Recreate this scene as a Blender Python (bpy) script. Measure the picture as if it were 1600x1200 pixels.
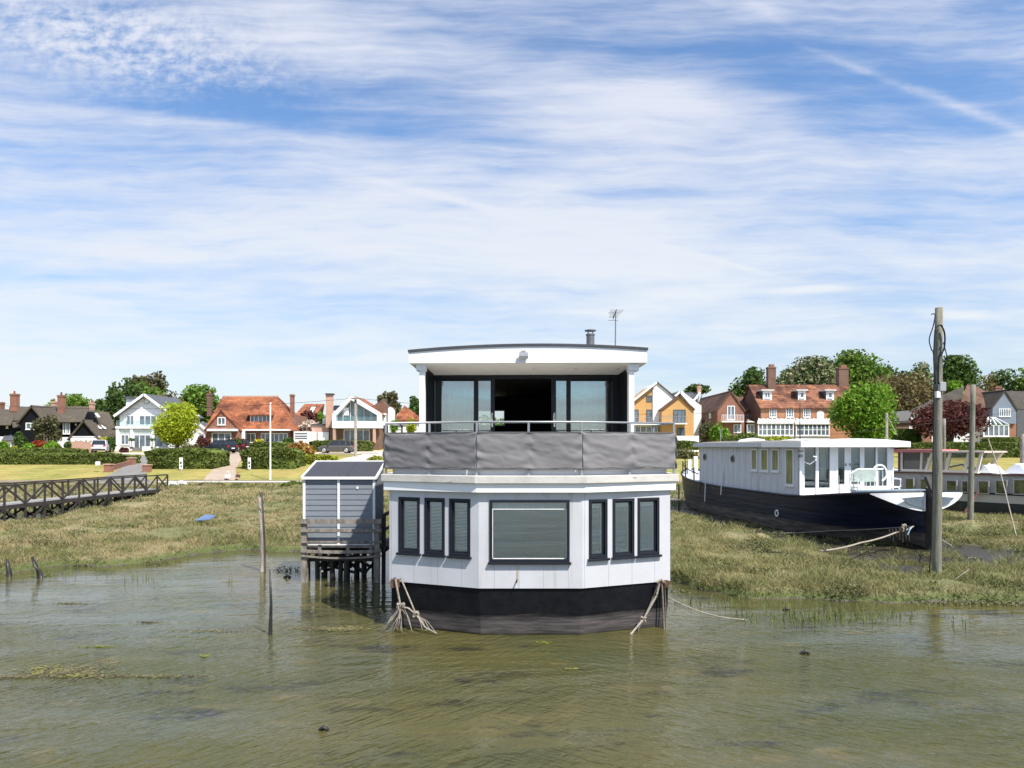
import bpy, bmesh, math, random
import numpy as np
from mathutils import Vector, Matrix
random.seed(7); RNG = np.random.default_rng(11)
S = bpy.context.scene; COL = S.collection
for o in list(bpy.data.objects): bpy.data.objects.remove(o)
R = math.radians
# ---------------- camera (level, lens raised a little: verticals stay vertical) ----------------
F_PX, HZ, HC = 1108.0, 697.0, 3.86        # focal length, horizon row, eye height above the water
cam = bpy.data.objects.new('camera', bpy.data.cameras.new('camera')); COL.objects.link(cam); S.camera = cam
cam.location = (0, 0, HC); cam.rotation_euler = (R(90), 0, 0)
cam.data.sensor_width = 36; cam.data.lens = 36*F_PX/1600; cam.data.shift_y = (HZ-600)/1600
cam.data.clip_start = .1; cam.data.clip_end = 6000
S.view_settings.view_transform = 'Standard'; S.view_settings.look = 'None'
S.view_settings.exposure = EXPOSURE = 0.72; S.view_settings.gamma = 1
S.render.resolution_x, S.render.resolution_y = 1024, 768
S.cycles.max_bounces = 8; S.cycles.transparent_max_bounces = 12; S.cycles.use_denoising = True
# ---------------- sun ----------------
EL, AZ = R(54), R(40)                     # high, behind the camera to the right
SUN = Vector((math.sin(AZ)*math.cos(EL), -math.cos(AZ)*math.cos(EL), math.sin(EL)))
ld = bpy.data.lights.new('sun', 'SUN'); ld.energy = 4.6; ld.angle = R(.6); ld.color = (1, .95, .87)
lo = bpy.data.objects.new('sun', ld); COL.objects.link(lo); lo.rotation_euler = SUN.to_track_quat('Z', 'Y').to_euler(); lo.location = (30, -30, 60)
# ---------------- node helper ----------------
class N:
    def __init__(s, tree): s.t = tree; s.L = tree.links.new
    def node(s, typ, **k):
        n = s.t.nodes.new(typ)
        for a, v in k.items(): setattr(n, a, v)
        return n
    def put(s, sock, v):
        if isinstance(v, (int, float)): sock.default_value = v
        elif isinstance(v, (tuple, list)):
            sock.default_value = tuple(v) if len(v) == len(sock.default_value) else tuple(v)+(1,)
        else: s.L(v, sock)
    def m(s, op, a, b=None, c=None, clamp=False):
        n = s.node('ShaderNodeMath', operation=op, use_clamp=clamp); s.put(n.inputs[0], a)
        if b is not None: s.put(n.inputs[1], b)
        if c is not None: s.put(n.inputs[2], c)
        return n.outputs[0]
    def rng(s, v, a, b, c=0., d=1.):
        n = s.node('ShaderNodeMapRange', interpolation_type='SMOOTHSTEP'); s.put(n.inputs[0], v)
        for i, x in enumerate((a, b, c, d)): s.put(n.inputs[i+1], float(x))
        return n.outputs[0]
    def mix(s, f, a, b, typ='MIX'):
        n = s.node('ShaderNodeMix', data_type='RGBA', blend_type=typ); s.put(n.inputs[0], f); s.put(n.inputs[6], a); s.put(n.inputs[7], b)
        return n.outputs[2]
    def noise(s, vec, scale, detail=4, rough=.55, dist=0., out=0):
        n = s.node('ShaderNodeTexNoise'); s.L(vec, n.inputs['Vector']); n.inputs['Scale'].default_value = scale
        n.inputs['Detail'].default_value = detail; n.inputs['Roughness'].default_value = rough; n.inputs['Distortion'].default_value = dist
        return n.outputs[out]
    def mapv(s, vec, scale=(1, 1, 1), rot=(0, 0, 0), loc=(0, 0, 0)):
        n = s.node('ShaderNodeMapping'); s.L(vec, n.inputs[0]); n.inputs[1].default_value = loc; n.inputs[2].default_value = rot; n.inputs[3].default_value = scale
        return n.outputs[0]
    def comb(s, x, y, z=0.):
        n = s.node('ShaderNodeCombineXYZ'); s.put(n.inputs[0], x); s.put(n.inputs[1], y); s.put(n.inputs[2], z); return n.outputs[0]
    def sep(s, v):
        n = s.node('ShaderNodeSeparateXYZ'); s.L(v, n.inputs[0]); return n.outputs
# ---------------- sky: Nishita seen through sheets of high cloud ----------------
W = bpy.data.worlds.new('World'); S.world = W; W.use_nodes = True
W.node_tree.nodes.clear(); n = N(W.node_tree)
sky = n.node('ShaderNodeTexSky', sky_type='NISHITA', sun_disc=False, sun_elevation=EL, sun_rotation=math.atan2(SUN.x, SUN.y), air_density=1.0, dust_density=.6, ozone_density=2.2)
tc = n.node('ShaderNodeTexCoord').outputs['Generated']
dx, dy, dz = n.sep(tc)
up = n.m('MAXIMUM', dz, 0.0)
den = n.m('ADD', up, .10)
pl = n.comb(n.m('DIVIDE', dx, den), n.m('DIVIDE', dy, den))     # position on a high cloud deck
fy = n.m('MAXIMUM', dy, .15)
U = n.m('DIVIDE', dx, fy); V = n.m('DIVIDE', dz, fy)            # bearing and height of a direction
def blob(px, py, wx, wy, amp, ang=0):
    u0, v0 = (px-800)/F_PX, (HZ-py)/F_PX; c, s_ = math.cos(R(ang)), math.sin(R(ang))
    du = n.m('SUBTRACT', U, u0); dv = n.m('SUBTRACT', V, v0)
    a = n.m('DIVIDE', n.m('ADD', n.m('MULTIPLY', du, c), n.m('MULTIPLY', dv, s_)), wx/F_PX)
    b = n.m('DIVIDE', n.m('SUBTRACT', n.m('MULTIPLY', dv, c), n.m('MULTIPLY', du, s_)), wy/F_PX)
    e = n.m('POWER', 2.718, n.m('MULTIPLY', n.m('ADD', n.m('MULTIPLY', a, a), n.m('MULTIPLY', b, b)), -1.))
    return n.m('MULTIPLY', e, amp)
UV = n.comb(U, V)
warp = n.node('ShaderNodeVectorMath', operation='ADD'); n.L(UV, warp.inputs[0])
wsc = n.node('ShaderNodeVectorMath', operation='SCALE'); n.L(n.noise(UV, 3.0, 3, .6, 0, 1), wsc.inputs[0]); wsc.inputs['Scale'].default_value = .05
n.L(wsc.outputs[0], warp.inputs[1]); WUV = warp.outputs[0]
big = n.noise(n.mapv(WUV, (1.3, 5.5, 1), (0, 0, R(-4)), (3.1, 1.7, 0)), 1.6, 6, .56)
fine = n.noise(n.mapv(WUV, (2.2, 24, 1), (0, 0, R(-7))), 2.2, 7, .62)
fine2 = n.noise(n.mapv(WUV, (6, 30, 1), (0, 0, R(-9))), 2.0, 6, .6)
puff = n.noise(n.mapv(WUV, (22, 30, 1)), 2.2, 4, .6)
cov = n.m('ADD', n.m('MULTIPLY', n.m('SUBTRACT', big, .5), 1.6), n.m('MULTIPLY', n.m('SUBTRACT', fine, .5), .95))
cov = n.m('ADD', cov, n.m('MULTIPLY', n.m('SUBTRACT', fine2, .5), .35))
cov = n.m('ADD', cov, n.rng(V, .0, .64, .64, .36))
for b in ((420, 150, 330, 50, -.34, -3), (130, 130, 150, 40, -.10, 0), (1400, 130, 270, 75, -.42, -6), (1010, 85, 260, 50, -.24, -4), (1500, 40, 200, 40, -.1, 0), (950, 308, 190, 12, -.30, 2),
          (90, 432, 170, 16, -.34, 1), (620, 205, 420, 16, -.20, -5), (1450, 470, 260, 30, -.22, 0), (1300, 570, 400, 40, -.22, 0),
          (150, 30, 230, 60, .40, -14), (480, 40, 160, 45, .36, -12), (1020, 150, 230, 48, .40, -8), (260, 190, 260, 15, .30, -5), (1340, 250, 300, 34, .25, 3), (650, 300, 500, 60, .2, -4), (800, 400, 600, 60, .18, 0), (1270, 452, 70, 7, .5, 4), (1500, 492, 55, 7, .5, -2)):
    cov = n.m('ADD', cov, blob(*b))
def trail(x0, y0, x1, y1, w, amp):
    L_ = math.hypot(x1-x0, y1-y0); return blob((x0+x1)/2, (y0+y1)/2, L_*.52, w, amp, -math.degrees(math.atan2(y1-y0, x1-x0)))
tex = n.m('ADD', n.m('MULTIPLY', puff, 1.1), .35)
tr = n.m('ADD', trail(1250, 70, 1470, 160, 7, .26), trail(1400, 125, 1640, 222, 10, .40))
tr = n.m('ADD', tr, n.m('ADD', trail(600, 285, 960, 375, 6, .42), trail(900, 352, 1190, 425, 4, .42)))
tr = n.m('ADD', tr, trail(1150, -10, 1240, 40, 14, .22))
cov = n.m('ADD', cov, n.m('MULTIPLY', tr, tex))
mott = n.m('MULTIPLY', blob(190, 70, 240, 66, 1., -12), n.m('MULTIPLY', n.m('SUBTRACT', puff, .5), 2.3))
cov = n.m('ADD', cov, mott)
fac = n.rng(cov, -.20, 1.02, 0, .97)
skb = n.mix(1., sky.outputs[0], n.mix(n.rng(V, .02, .40), (1.42, 1.42, 1.50), (1.50, 1.80, 2.06)), 'MULTIPLY')
cloudc = n.mix(n.rng(V, 0, .5), (8.9, 9.5, 9.9), (7.9, 8.3, 9.5))
colr = n.mix(fac, skb, cloudc)
bg = n.node('ShaderNodeBackground'); n.L(colr, bg.inputs[0]); bg.inputs[1].default_value = .060
n.L(bg.outputs[0], n.node('ShaderNodeOutputWorld').inputs[0])
# ---------------- geometry helpers ----------------
class Fr:                                  # a local frame: u along R_, v up, n outward
    def __init__(s, O, Rv=(1, 0, 0), Up=(0, 0, 1)):
        s.O = Vector(O); s.R = Vector(Rv).normalized(); s.U = Vector(Up).normalized(); s.N = s.R.cross(s.U)
    def p(s, u, v, nn=0): return s.O + s.R*u + s.U*v + s.N*nn
W0 = Fr((0, 0, 0))
class MB:
    def __init__(s): s.v = []; s.f = []
    def poly(s, pts, faces):
        b = len(s.v); s.v += [tuple(p) for p in pts]; s.f += [tuple(i+b for i in f) for f in faces]; return s
    def hexa(s, p): return s.poly(p, [(0, 3, 2, 1), (4, 5, 6, 7), (0, 1, 5, 4), (1, 2, 6, 5), (2, 3, 7, 6), (3, 0, 4, 7)])
    def fbox(s, F, u0, u1, v0, v1, n0, n1):
        return s.hexa([F.p(u, v, q) for q in (n0, n1) for (u, v) in ((u0, v0), (u1, v0), (u1, v1), (u0, v1))])
    def box(s, x0, x1, y0, y1, z0, z1):
        return s.hexa([(x, y, z) for z in (z0, z1) for (x, y) in ((x0, y0), (x1, y0), (x1, y1), (x0, y1))])
    def bar(s, a, b, w, h=None, up=(0, 0, 1)):
        a, b = Vector(a), Vector(b); h = h or w; d = (b-a).normalized(); upv = Vector(up)
        if abs(d.dot(upv)) > .99: upv = Vector((0, 1, 0))
        x = d.cross(upv).normalized()*w/2; y = x.cross(d).normalized()*h/2
        return s.hexa([a-x-y, a+x-y, a+x+y, a-x+y, b-x-y, b+x-y, b+x+y, b-x+y])
    def tube(s, pts, r, k=8, cap=True):
        pts = [Vector(p) for p in pts]; rs = r if isinstance(r, (list, tuple)) else [r]*len(pts); b = len(s.v)
        for i, p in enumerate(pts):
            d = (pts[min(i+1, len(pts)-1)]-pts[max(i-1, 0)])
            d = d.normalized() if d.length > 1e-9 else Vector((0, 0, 1))
            a = Vector((0, 0, 1)) if abs(d.z) < .9 else Vector((0, 1, 0))
            x = d.cross(a).normalized(); y = d.cross(x)
            for j in range(k):
                t = 2*math.pi*j/k; s.v.append(tuple(p+(x*math.cos(t)+y*math.sin(t))*rs[i]))
        for i in range(len(pts)-1):
            for j in range(k):
                s.f.append((b+i*k+j, b+i*k+(j+1) % k, b+(i+1)*k+(j+1) % k, b+(i+1)*k+j))
        if cap: s.f.append(tuple(b+j for j in range(k))); s.f.append(tuple(b+(len(pts)-1)*k+j for j in range(k)))
        return s
    def prism(s, F, pts, n0, n1):          # polygon (u,v) extruded along the frame's normal
        k = len(pts); P = [F.p(u, v, n0) for u, v in pts]+[F.p(u, v, n1) for u, v in pts]
        return s.poly(P, [tuple(range(k)), tuple(range(2*k-1, k-1, -1))]+[(i, (i+1) % k, (i+1) % k+k, i+k) for i in range(k)])
    def slab(s, pts, t):                   # a plate: polygon in space thickened downward
        k = len(pts); P = [Vector(p) for p in pts]; nn = (P[1]-P[0]).cross(P[2]-P[0]).normalized()
        if nn.z < 0: nn = -nn
        Q = [p-nn*t for p in P]
        return s.poly(P+Q, [tuple(range(k)), tuple(range(2*k-1, k-1, -1))]+[(i, (i+1) % k, (i+1) % k+k, i+k) for i in range(k)])
    def build2(s, name, mat, other, mat2, parent, local=False):
        k = len(s.f); s.poly(other.v, other.f); o = s.build(name, mat, parent, local); o.data.materials.append(mat2)
        for p in o.data.polygons[k:]: p.material_index = 1
        return o
    def build(s, name, mat, parent=None, local=False, smooth=False, bevel=0, label=None):
        me = bpy.data.meshes.new(name); off = Vector((0, 0, 0))
        if parent is not None and not local:
            r = parent
            while r.parent: r = r.parent
            off = r.location
        me.from_pydata([(v[0]-off.x, v[1]-off.y, v[2]-off.z) for v in s.v], [], s.f)
        return finish(name, me, mat, parent, smooth, bevel, label)
def finish(name, me, mat, parent=None, smooth=False, bevel=0, label=None):
    me.materials.append(mat); me.update()
    o = bpy.data.objects.new(name, me); COL.objects.link(o)
    if parent is not None: o.parent = parent
    if smooth:
        for p in me.polygons: p.use_smooth = True
    if bevel:
        b = o.modifiers.new('Bevel', 'BEVEL'); b.width = bevel; b.segments = 2; b.limit_method = 'ANGLE'
    if label: o['label'] = label
    return o
def thing(name, label, cat, loc=(0, 0, 0), rz=0, group=None):
    o = bpy.data.objects.new(name, None); COL.objects.link(o); o.location = loc; o.rotation_euler = (0, 0, rz); o.empty_display_size = .3
    return tag(o, label, cat, group)
def tag(o, label, cat, group=None):
    o['label'] = label; o['category'] = cat
    if group: o['group'] = group
    return o
def kind(o, k, label=None):
    o['kind'] = k
    if label: o['label'] = label
    return o
def copy_thing(src, loc, rz, label, group=None):
    r = src.copy(); COL.objects.link(r); r.location = loc; r.rotation_euler = (0, 0, rz); r['label'] = label
    if group: r['group'] = group; src['group'] = group
    def rec(a, b):
        for ch in [c for c in bpy.data.objects if c.parent == a]:
            c = ch.copy(); COL.objects.link(c); c.parent = b; rec(ch, c)
    rec(src, r); return r
def mesh_np(name, V_, F_, mat, parent=None, smooth=False):
    """V_ (n,3), F_ (m,k): one mesh straight from arrays"""
    me = bpy.data.meshes.new(name); m_, k = F_.shape
    me.vertices.add(len(V_)); me.vertices.foreach_set('co', V_.astype(np.float32).ravel())
    me.loops.add(m_*k); me.loops.foreach_set('vertex_index', F_.astype(np.int32).ravel())
    me.polygons.add(m_); me.polygons.foreach_set('loop_start', np.arange(0, m_*k, k, dtype=np.int32))
    me.polygons.foreach_set('loop_total', np.full(m_, k, dtype=np.int32))
    if smooth: me.polygons.foreach_set('use_smooth', np.ones(m_, dtype=bool))
    me.update(calc_edges=True); me.materials.append(mat)
    o = bpy.data.objects.new(name, me); COL.objects.link(o)
    if parent is not None: o.parent = parent
    return o
def X_(px, Y): return (px-800)*Y/F_PX
def Z_(py, Y): return HC-(py-HZ)*Y/F_PX
def P_(px, py, Y): return Vector((X_(px, Y), Y, Z_(py, Y)))
# value noise on the plane
_tab = RNG.random((256, 256))
def vn(x, y):
    x = np.asarray(x, float); y = np.asarray(y, float); xi = np.floor(x).astype(int); yi = np.floor(y).astype(int)
    fx = x-xi; fy_ = y-yi; fx = fx*fx*(3-2*fx); fy_ = fy_*fy_*(3-2*fy_)
    g = lambda a, b: _tab[a & 255, b & 255]
    return (g(xi, yi)*(1-fx)+g(xi+1, yi)*fx)*(1-fy_)+(g(xi, yi+1)*(1-fx)+g(xi+1, yi+1)*fx)*fy_
def fbm(x, y, o=4):
    t = 0; a = .5
    for i in range(o): t = t+a*vn(x*2**i+i*17.3, y*2**i+i*9.1); a *= .5
    return t/(1-.5**o)
def sst(x, a, b): t = np.clip((x-a)/(b-a), 0, 1); return t*t*(3-2*t)
# ---------------- materials ----------------
def mat(name, col, rough=.6, var=.15, scale=3., bump=0., bscale=None, metal=0., spec=.5, stretch=(1, 1, 1), col2=None, c2=(.45, .65), c2scale=1.2, c2stretch=(1, 1, 1), island=0., rvar=0., bdist=.02, sheen=0):
    m = bpy.data.materials.new(name); m.use_nodes = True; t = N(m.node_tree); b = m.node_tree.nodes['Principled BSDF']
    tc = t.node('ShaderNodeTexCoord').outputs['Object']; geo = t.node('ShaderNodeNewGeometry')
    v = t.mapv(tc, stretch); nz = t.noise(v, scale, 5, .6)
    lo_ = tuple(c*(1-var) for c in col); hi = tuple(min(c*(1+var), .95) for c in col)
    c = t.mix(t.rng(nz, .28, .72), lo_, hi)
    if col2: c = t.mix(t.rng(t.noise(t.mapv(tc, c2stretch, (0, 0, 0), (7, 3, 5)), c2scale, 5, .6), *c2), c, col2)
    if island:
        f = t.m('ADD', t.m('MULTIPLY', geo.outputs['Random Per Island'], 2*island), 1-island)
        hsv = t.node('ShaderNodeHueSaturation'); t.L(c, hsv.inputs['Color']); t.L(f, hsv.inputs['Value']); c = hsv.outputs[0]
    t.put(b.inputs['Base Color'], c); b.inputs['Roughness'].default_value = rough; b.inputs['Metallic'].default_value = metal
    b.inputs['Specular IOR Level'].default_value = spec
    if rvar: t.L(t.rng(nz, .3, .7, rough-rvar, rough+rvar), b.inputs['Roughness'])
    if bump:
        bn = t.node('ShaderNodeBump'); bn.inputs['Strength'].default_value = bump; bn.inputs['Distance'].default_value = bdist
        t.L(t.noise(v, bscale or scale*4, 5, .6), bn.inputs['Height']); t.L(bn.outputs[0], b.inputs['Normal'])
    return m
def glassmat(name, tint=(.6, .65, .65), refl=.25, rough=.02, spec_col=(.9, .95, .95)):
    m = bpy.data.materials.new(name); m.use_nodes = True; m.node_tree.nodes.clear(); t = N(m.node_tree)
    tr_ = t.node('ShaderNodeBsdfTransparent'); tr_.inputs[0].default_value = tint+(1,)
    g = t.node('ShaderNodeBsdfGlossy'); g.inputs[0].default_value = spec_col+(1,); g.inputs['Roughness'].default_value = rough
    fr = t.node('ShaderNodeFresnel'); fr.inputs[0].default_value = 1.5
    mx = t.node('ShaderNodeMixShader'); t.L(t.m('ADD', fr.outputs[0], refl, clamp=True), mx.inputs[0]); t.L(tr_.outputs[0], mx.inputs[1]); t.L(g.outputs[0], mx.inputs[2])
    t.L(mx.outputs[0], t.node('ShaderNodeOutputMaterial').inputs[0]); return m
def leafmat(name, col, col2=None, island=.35, trans=.3, scale=.35, c2=(.5, .62), c2scale=1.5):
    m = bpy.data.materials.new(name); m.use_nodes = True; t = N(m.node_tree); b = m.node_tree.nodes['Principled BSDF']
    tc = t.node('ShaderNodeTexCoord').outputs['Object']; geo = t.node('ShaderNodeNewGeometry')
    c = t.mix(t.rng(t.noise(tc, scale, 4, .6), .3, .7), tuple(x*.8 for x in col), tuple(x*1.25 for x in col))
    if col2: c = t.mix(t.rng(t.noise(t.mapv(tc, loc=(9, 4, 2)), c2scale, 4, .7), *c2), c, col2)
    f = t.m('ADD', t.m('MULTIPLY', geo.outputs['Random Per Island'], 2*island), 1-island)
    hsv = t.node('ShaderNodeHueSaturation'); t.L(c, hsv.inputs['Color']); t.L(f, hsv.inputs['Value'])
    t.L(t.m('ADD', t.m('MULTIPLY', geo.outputs['Random Per Island'], .04), .48), hsv.inputs['Hue'])
    t.L(hsv.outputs[0], b.inputs['Base Color']); b.inputs['Roughness'].default_value = .65; b.inputs['Specular IOR Level'].default_value = .25
    tl = t.node('ShaderNodeBsdfTranslucent'); t.L(hsv.outputs[0], tl.inputs[0]); mx = t.node('ShaderNodeMixShader'); mx.inputs[0].default_value = trans
    t.L(b.outputs[0], mx.inputs[1]); t.L(tl.outputs[0], mx.inputs[2]); t.L(mx.outputs[0], m.node_tree.nodes['Material Output'].inputs[0]); return m
def brickmat(name, c1, c2, mortar, scale, rough=.8, w=.5, h=.25, ms=.02, off=.5, var=.35, axis=None):
    m = bpy.data.materials.new(name); m.use_nodes = True; t = N(m.node_tree); b = m.node_tree.nodes['Principled BSDF']
    tc = t.node('ShaderNodeTexCoord').outputs['Object']; x, y, z = t.sep(tc)
    vec = t.comb(t.m('ADD', x, t.m('MULTIPLY', y, .93)), t.m('ADD', z, 0.0) if axis is None else (t.m('ADD', z, t.m('MULTIPLY', y, .0))))
    br = t.node('ShaderNodeTexBrick', offset=off); t.L(vec, br.inputs['Vector']); t.put(br.inputs['Color1'], c1); t.put(br.inputs['Color2'], c2); t.put(br.inputs['Mortar'], mortar)
    br.inputs['Scale'].default_value = scale; br.inputs['Mortar Size'].default_value = ms; br.inputs['Brick Width'].default_value = w; br.inputs['Row Height'].default_value = h
    c = t.mix(t.rng(t.noise(tc, .42, 7, .72), .36, .66, 0, 1), br.outputs[0], t.mix(1., br.outputs[0], (1-var, 1-var*1.1, 1-var*1.15), 'MULTIPLY'))
    t.L(c, b.inputs['Base Color']); b.inputs['Roughness'].default_value = rough
    bn = t.node('ShaderNodeBump'); bn.inputs['Strength'].default_value = .4; bn.inputs['Distance'].default_value = .02; t.L(br.outputs['Fac'], bn.inputs['Height']); bn.invert = True; t.L(bn.outputs[0], b.inputs['Normal'])
    return m
M = {}
M['white'] = mat('white_paint', (.72, .73, .75), .5, .04, 2., .15, 14)
M['whiter'] = mat('bright_white_paint', (.80, .80, .80), .45, .03, 2.)
M['wallw'] = mat('pale_boarding_paint', (.50, .505, .53), .5, .05, 1.5, .1, 20, col2=(.37, .37, .345), c2=(.54, .8), c2stretch=(3, 3, .30))
M['bargew'] = mat('weathered_and_shaded_white', (.56, .58, .62), .6, .08, 1.5, .3, 12, col2=(.30, .32, .36), c2=(.56, .74), c2scale=1.1, c2stretch=(1.6, 1.6, .35), stretch=(6, 6, .6))  # weathering streaks; the blue-grey base puts side-wall shade into the colour
M['dark'] = mat('anthracite_frame', (.012, .014, .020), .45, .1, spec=.3)
M['black'] = mat('black_boarding', (.007, .008, .011), .7, .2, 4., stretch=(6, 6, 1), bump=.4, bscale=8, spec=.12)
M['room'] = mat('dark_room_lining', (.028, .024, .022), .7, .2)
M['roofedge'] = mat('roofing_felt_edge', (.045, .05, .06), .7, .15)
M['soffit'] = mat('soffit_board', (.80, .78, .73), .6, .04)
M['cap'] = mat('weathered_deck_edge', (.52, .50, .46), .75, .12, 2., .3, 20, col2=(.30, .27, .22), c2=(.60, .72), c2scale=4., c2stretch=(1, 1, 3))
M['steel'] = mat('galvanised_rail', (.34, .35, .37), .4, .1, metal=.55)
M['steeld'] = mat('dull_steel', (.22, .22, .22), .45, .2, 6, metal=.7)
M['rope'] = mat('old_rope', (.30, .265, .215), .9, .35, 14, .8, 60, stretch=(1, 1, 3))
M['ropeg'] = mat('muddy_rope', (.20, .17, .12), .9, .3, 20, .8, 60)
M['blueline'] = mat('blue_rope', (.25, .42, .52), .8, .2, 20)
M['canvas'] = mat('grey_canvas', (.175, .168, .172), .75, .04, 2.)
M['oldwood'] = mat('weathered_grey_timber', (.22, .195, .165), .85, .35, 2.5, .8, 12, stretch=(4, 4, 1), col2=(.09, .08, .07), c2=(.55, .7), c2scale=3)
M['postwood'] = mat('green_grey_post', (.19, .185, .145), .85, .3, 3., .9, 10, stretch=(6, 6, .6), col2=(.11, .12, .06), c2=(.5, .68), c2scale=1.5)
M['tarwood'] = mat('tarred_timber', (.034, .028, .024), .75, .3, 3., .5, 12)
M['wetwood'] = mat('wet_black_timber', (.022, .02, .016), .45, .4, 3., .6, 10)
M['decking'] = mat('pale_decking', (.58, .56, .53), .8, .15, 3.)
M['shed'] = mat('blue_grey_shed_boards', (.18, .20, .232), .6, .08, 3., .25, 20, stretch=(.6, 1, 8))
M['shedroof'] = mat('charcoal_mineral_felt', (.042, .044, .058), .85, .2, 30, .6, 90)
M['pane'] = glassmat('window_glass', (.80, .84, .84), .17)
M['doorglass'] = glassmat('door_glass', (.78, .82, .80), .22)
M['farglass'] = mat('far_window_glass', (.10, .13, .16), .08, .5, .8, spec=1.)
M['curtain'] = mat('pale_curtain', (.72, .80, .78), .8, .1, 3, stretch=(8, 8, .3))
M['screen'] = mat('grey_roller_blind', (.10, .125, .125), .6, .06, 2)
M['slat'] = mat('blind_slats', (.80, .80, .78), .6, .08)
M['navy'] = mat('navy_hull_planks', (.006, .009, .022), .38, .3, 2., .35, 5, stretch=(.25, .25, 6), rvar=.08, spec=.25)
M['tile_o'] = brickmat('orange_clay_tiles', (.44, .15, .06), (.29, .095, .04), (.20, .07, .03), 1., .85, .42, .24, .03, var=.72)
M['tile_b'] = brickmat('brown_clay_tiles', (.20, .10, .055), (.13, .065, .04), (.07, .04, .03), 1., .85, .30, .16, .02, var=.5)
M['tile_k'] = brickmat('dark_mossy_tiles', (.095, .08, .06), (.065, .055, .045), (.035, .03, .025), 1., .9, .30, .16, .02, var=.4)
M['slate'] = mat('grey_slate', (.085, .09, .10), .6, .2, 3.)
M['brick'] = brickmat('red_brick', (.34, .125, .075), (.26, .095, .06), (.30, .22, .17), 1., .85, .22, .075, .01, var=.3)
M['brickp'] = brickmat('pale_pink_brick', (.58, .34, .25), (.50, .28, .20), (.50, .38, .30), 1., .85, .22, .075, .01, var=.15)
M['brickd'] = brickmat('brown_and_shade_brick', (.22, .11, .07), (.16, .08, .05), (.20, .15, .12), 1., .85, .22, .075, .01, var=.3)  # brown brick, also laid on brick sides that only lie in shade
M['bricko'] = brickmat('orange_brick', (.46, .20, .09), (.38, .15, .07), (.36, .26, .18), 1., .85, .22, .075, .01, var=.2)
M['larch'] = brickmat('honey_timber_cladding', (.62, .36, .13), (.56, .31, .11), (.38, .22, .09), 1., .7, 3.2, .16, .012, var=.12)
M['greyclad'] = brickmat('blue_grey_cladding', (.20, .24, .31), (.18, .22, .29), (.11, .13, .17), 1., .7, 4., .2, .014, var=.1)
M['asphalt'] = mat('grey_asphalt', (.19, .18, .17), .9, .15, 1.)
M['tan'] = mat('tan_gravel', (.36, .28, .215), .95, .15, 1.2)
M['paving'] = mat('pale_pink_paving', (.56, .46, .39), .9, .08, 1.2)
M['blossom'] = leafmat('blossom', (.62, .50, .42), (.12, .13, .06), .25, .2, 1., (.5, .6), 1.2)
# ---------------- terrain ----------------
_sh = [(-200, 27), (-60, 24), (-19, 21.4), (-15.2, 21.3), (-14.6, 22.9), (-13.2, 22.5), (-11.9, 23.7), (-11, 25.6), (-9.1, 26.4), (-7.4, 25.6), (-6.0, 28), (-4.5, 32), (2.5, 32), (4.0, 24), (4.75, 20.2), (5.1, 18.9), (6.0, 17.75), (7.4, 17.9), (8.5, 17.6), (10.9, 17.3), (12.4, 17.2), (14.5, 17.7), (16, 19), (30, 21), (200, 25)]
_bk = [(57, .72), (60, .9), (70, 1.75), (80, 2.35), (98, 2.95), (112, 3.6), (200, 4.3), (900, 6)]
CB = Vector((14.3, 30.3)); BA = R(8.5)     # the blue barge: bulkhead centre and heading
bdir = np.array((-math.sin(BA), math.cos(BA))); bper = np.array((math.cos(BA), math.sin(BA)))
def height(x, y, rough=True):
    x = np.asarray(x, float); y = np.asarray(y, float)
    ys = np.interp(x, [a for a, b in _sh], [b for a, b in _sh])+(fbm(x*.9, y*.12+4, 3)-.5)*1.3
    d = y-ys
    h = -.55+ .30*sst(d, -6, -.6) + .50*sst(d, -.12, .28) + .18*sst(d, .5, 8) + .22*sst(y, 30, 56)
    if rough: h = h+(fbm(x*.55, y*.55, 5)-.5)*.50*sst(d, -.3, 1.5)*(1-sst(y, 56, 59))
    # creeks
    a = (x-CB.x)*bper[0]+(y-CB.y)*bper[1]; b = (x-CB.x)*bdir[0]+(y-CB.y)*bdir[1]
    ex = np.where(a < 0, -a-4.4, a-2.4); e = np.maximum(ex, np.maximum(b-17.5, -b-8.8))+(fbm(x*.8+5, y*.8, 3)-.5)*2.2
    ch_ = 1-sst(e, .1, 1.3); h = h*(1-ch_)+ch_*(.05+.16*fbm(x*1.1, y*1.1, 4))
    for (cx, cy, rx, ry, dp) in ((17.0, 20.1, 3.2, .55, .6), (-16.6, 24.7, 1.6, .8, .6), (24, 29.5, 7, 2.2, .5), (-9, 33, 9, .5, .22), (-14, 40, 10, .6, .2), (-5, 43, 10, .5, .2), (12.8, 23.3, 1.6, .9, .4)):
        q = np.hypot((x-cx)/rx, (y-cy)/ry)+(fbm(x*1.1, y*1.1, 3)-.5)*.9; h = h-dp*(1-sst(q, .5, 1.3))
    ax_, ay_, bx_, by_ = -26.5, 52.5, -26.3, 29.5
    tt_ = np.clip((52.-y)/22., 0, 1); xc = -25.8+tt_*.4; q = np.abs(x-xc+.4)/(1.6+2*tt_)+(fbm(x*.9+3, y*.9, 3)-.5)*.7; h = h-.62*(1-sst(q, .7, 1.3))*sst(53-y, 0, 4)*sst(y, 26, 30)
    bank = np.interp(y, [p[0] for p in _bk], [p[1] for p in _bk])
    bank = bank+9*sst(x, 25, 80)*sst(y, 118, 190)+1.5*sst(-x, 20, 60)*sst(y, 115, 190)
    s = sst(y, 55, 59); return h*(1-s)+bank*s
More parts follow.
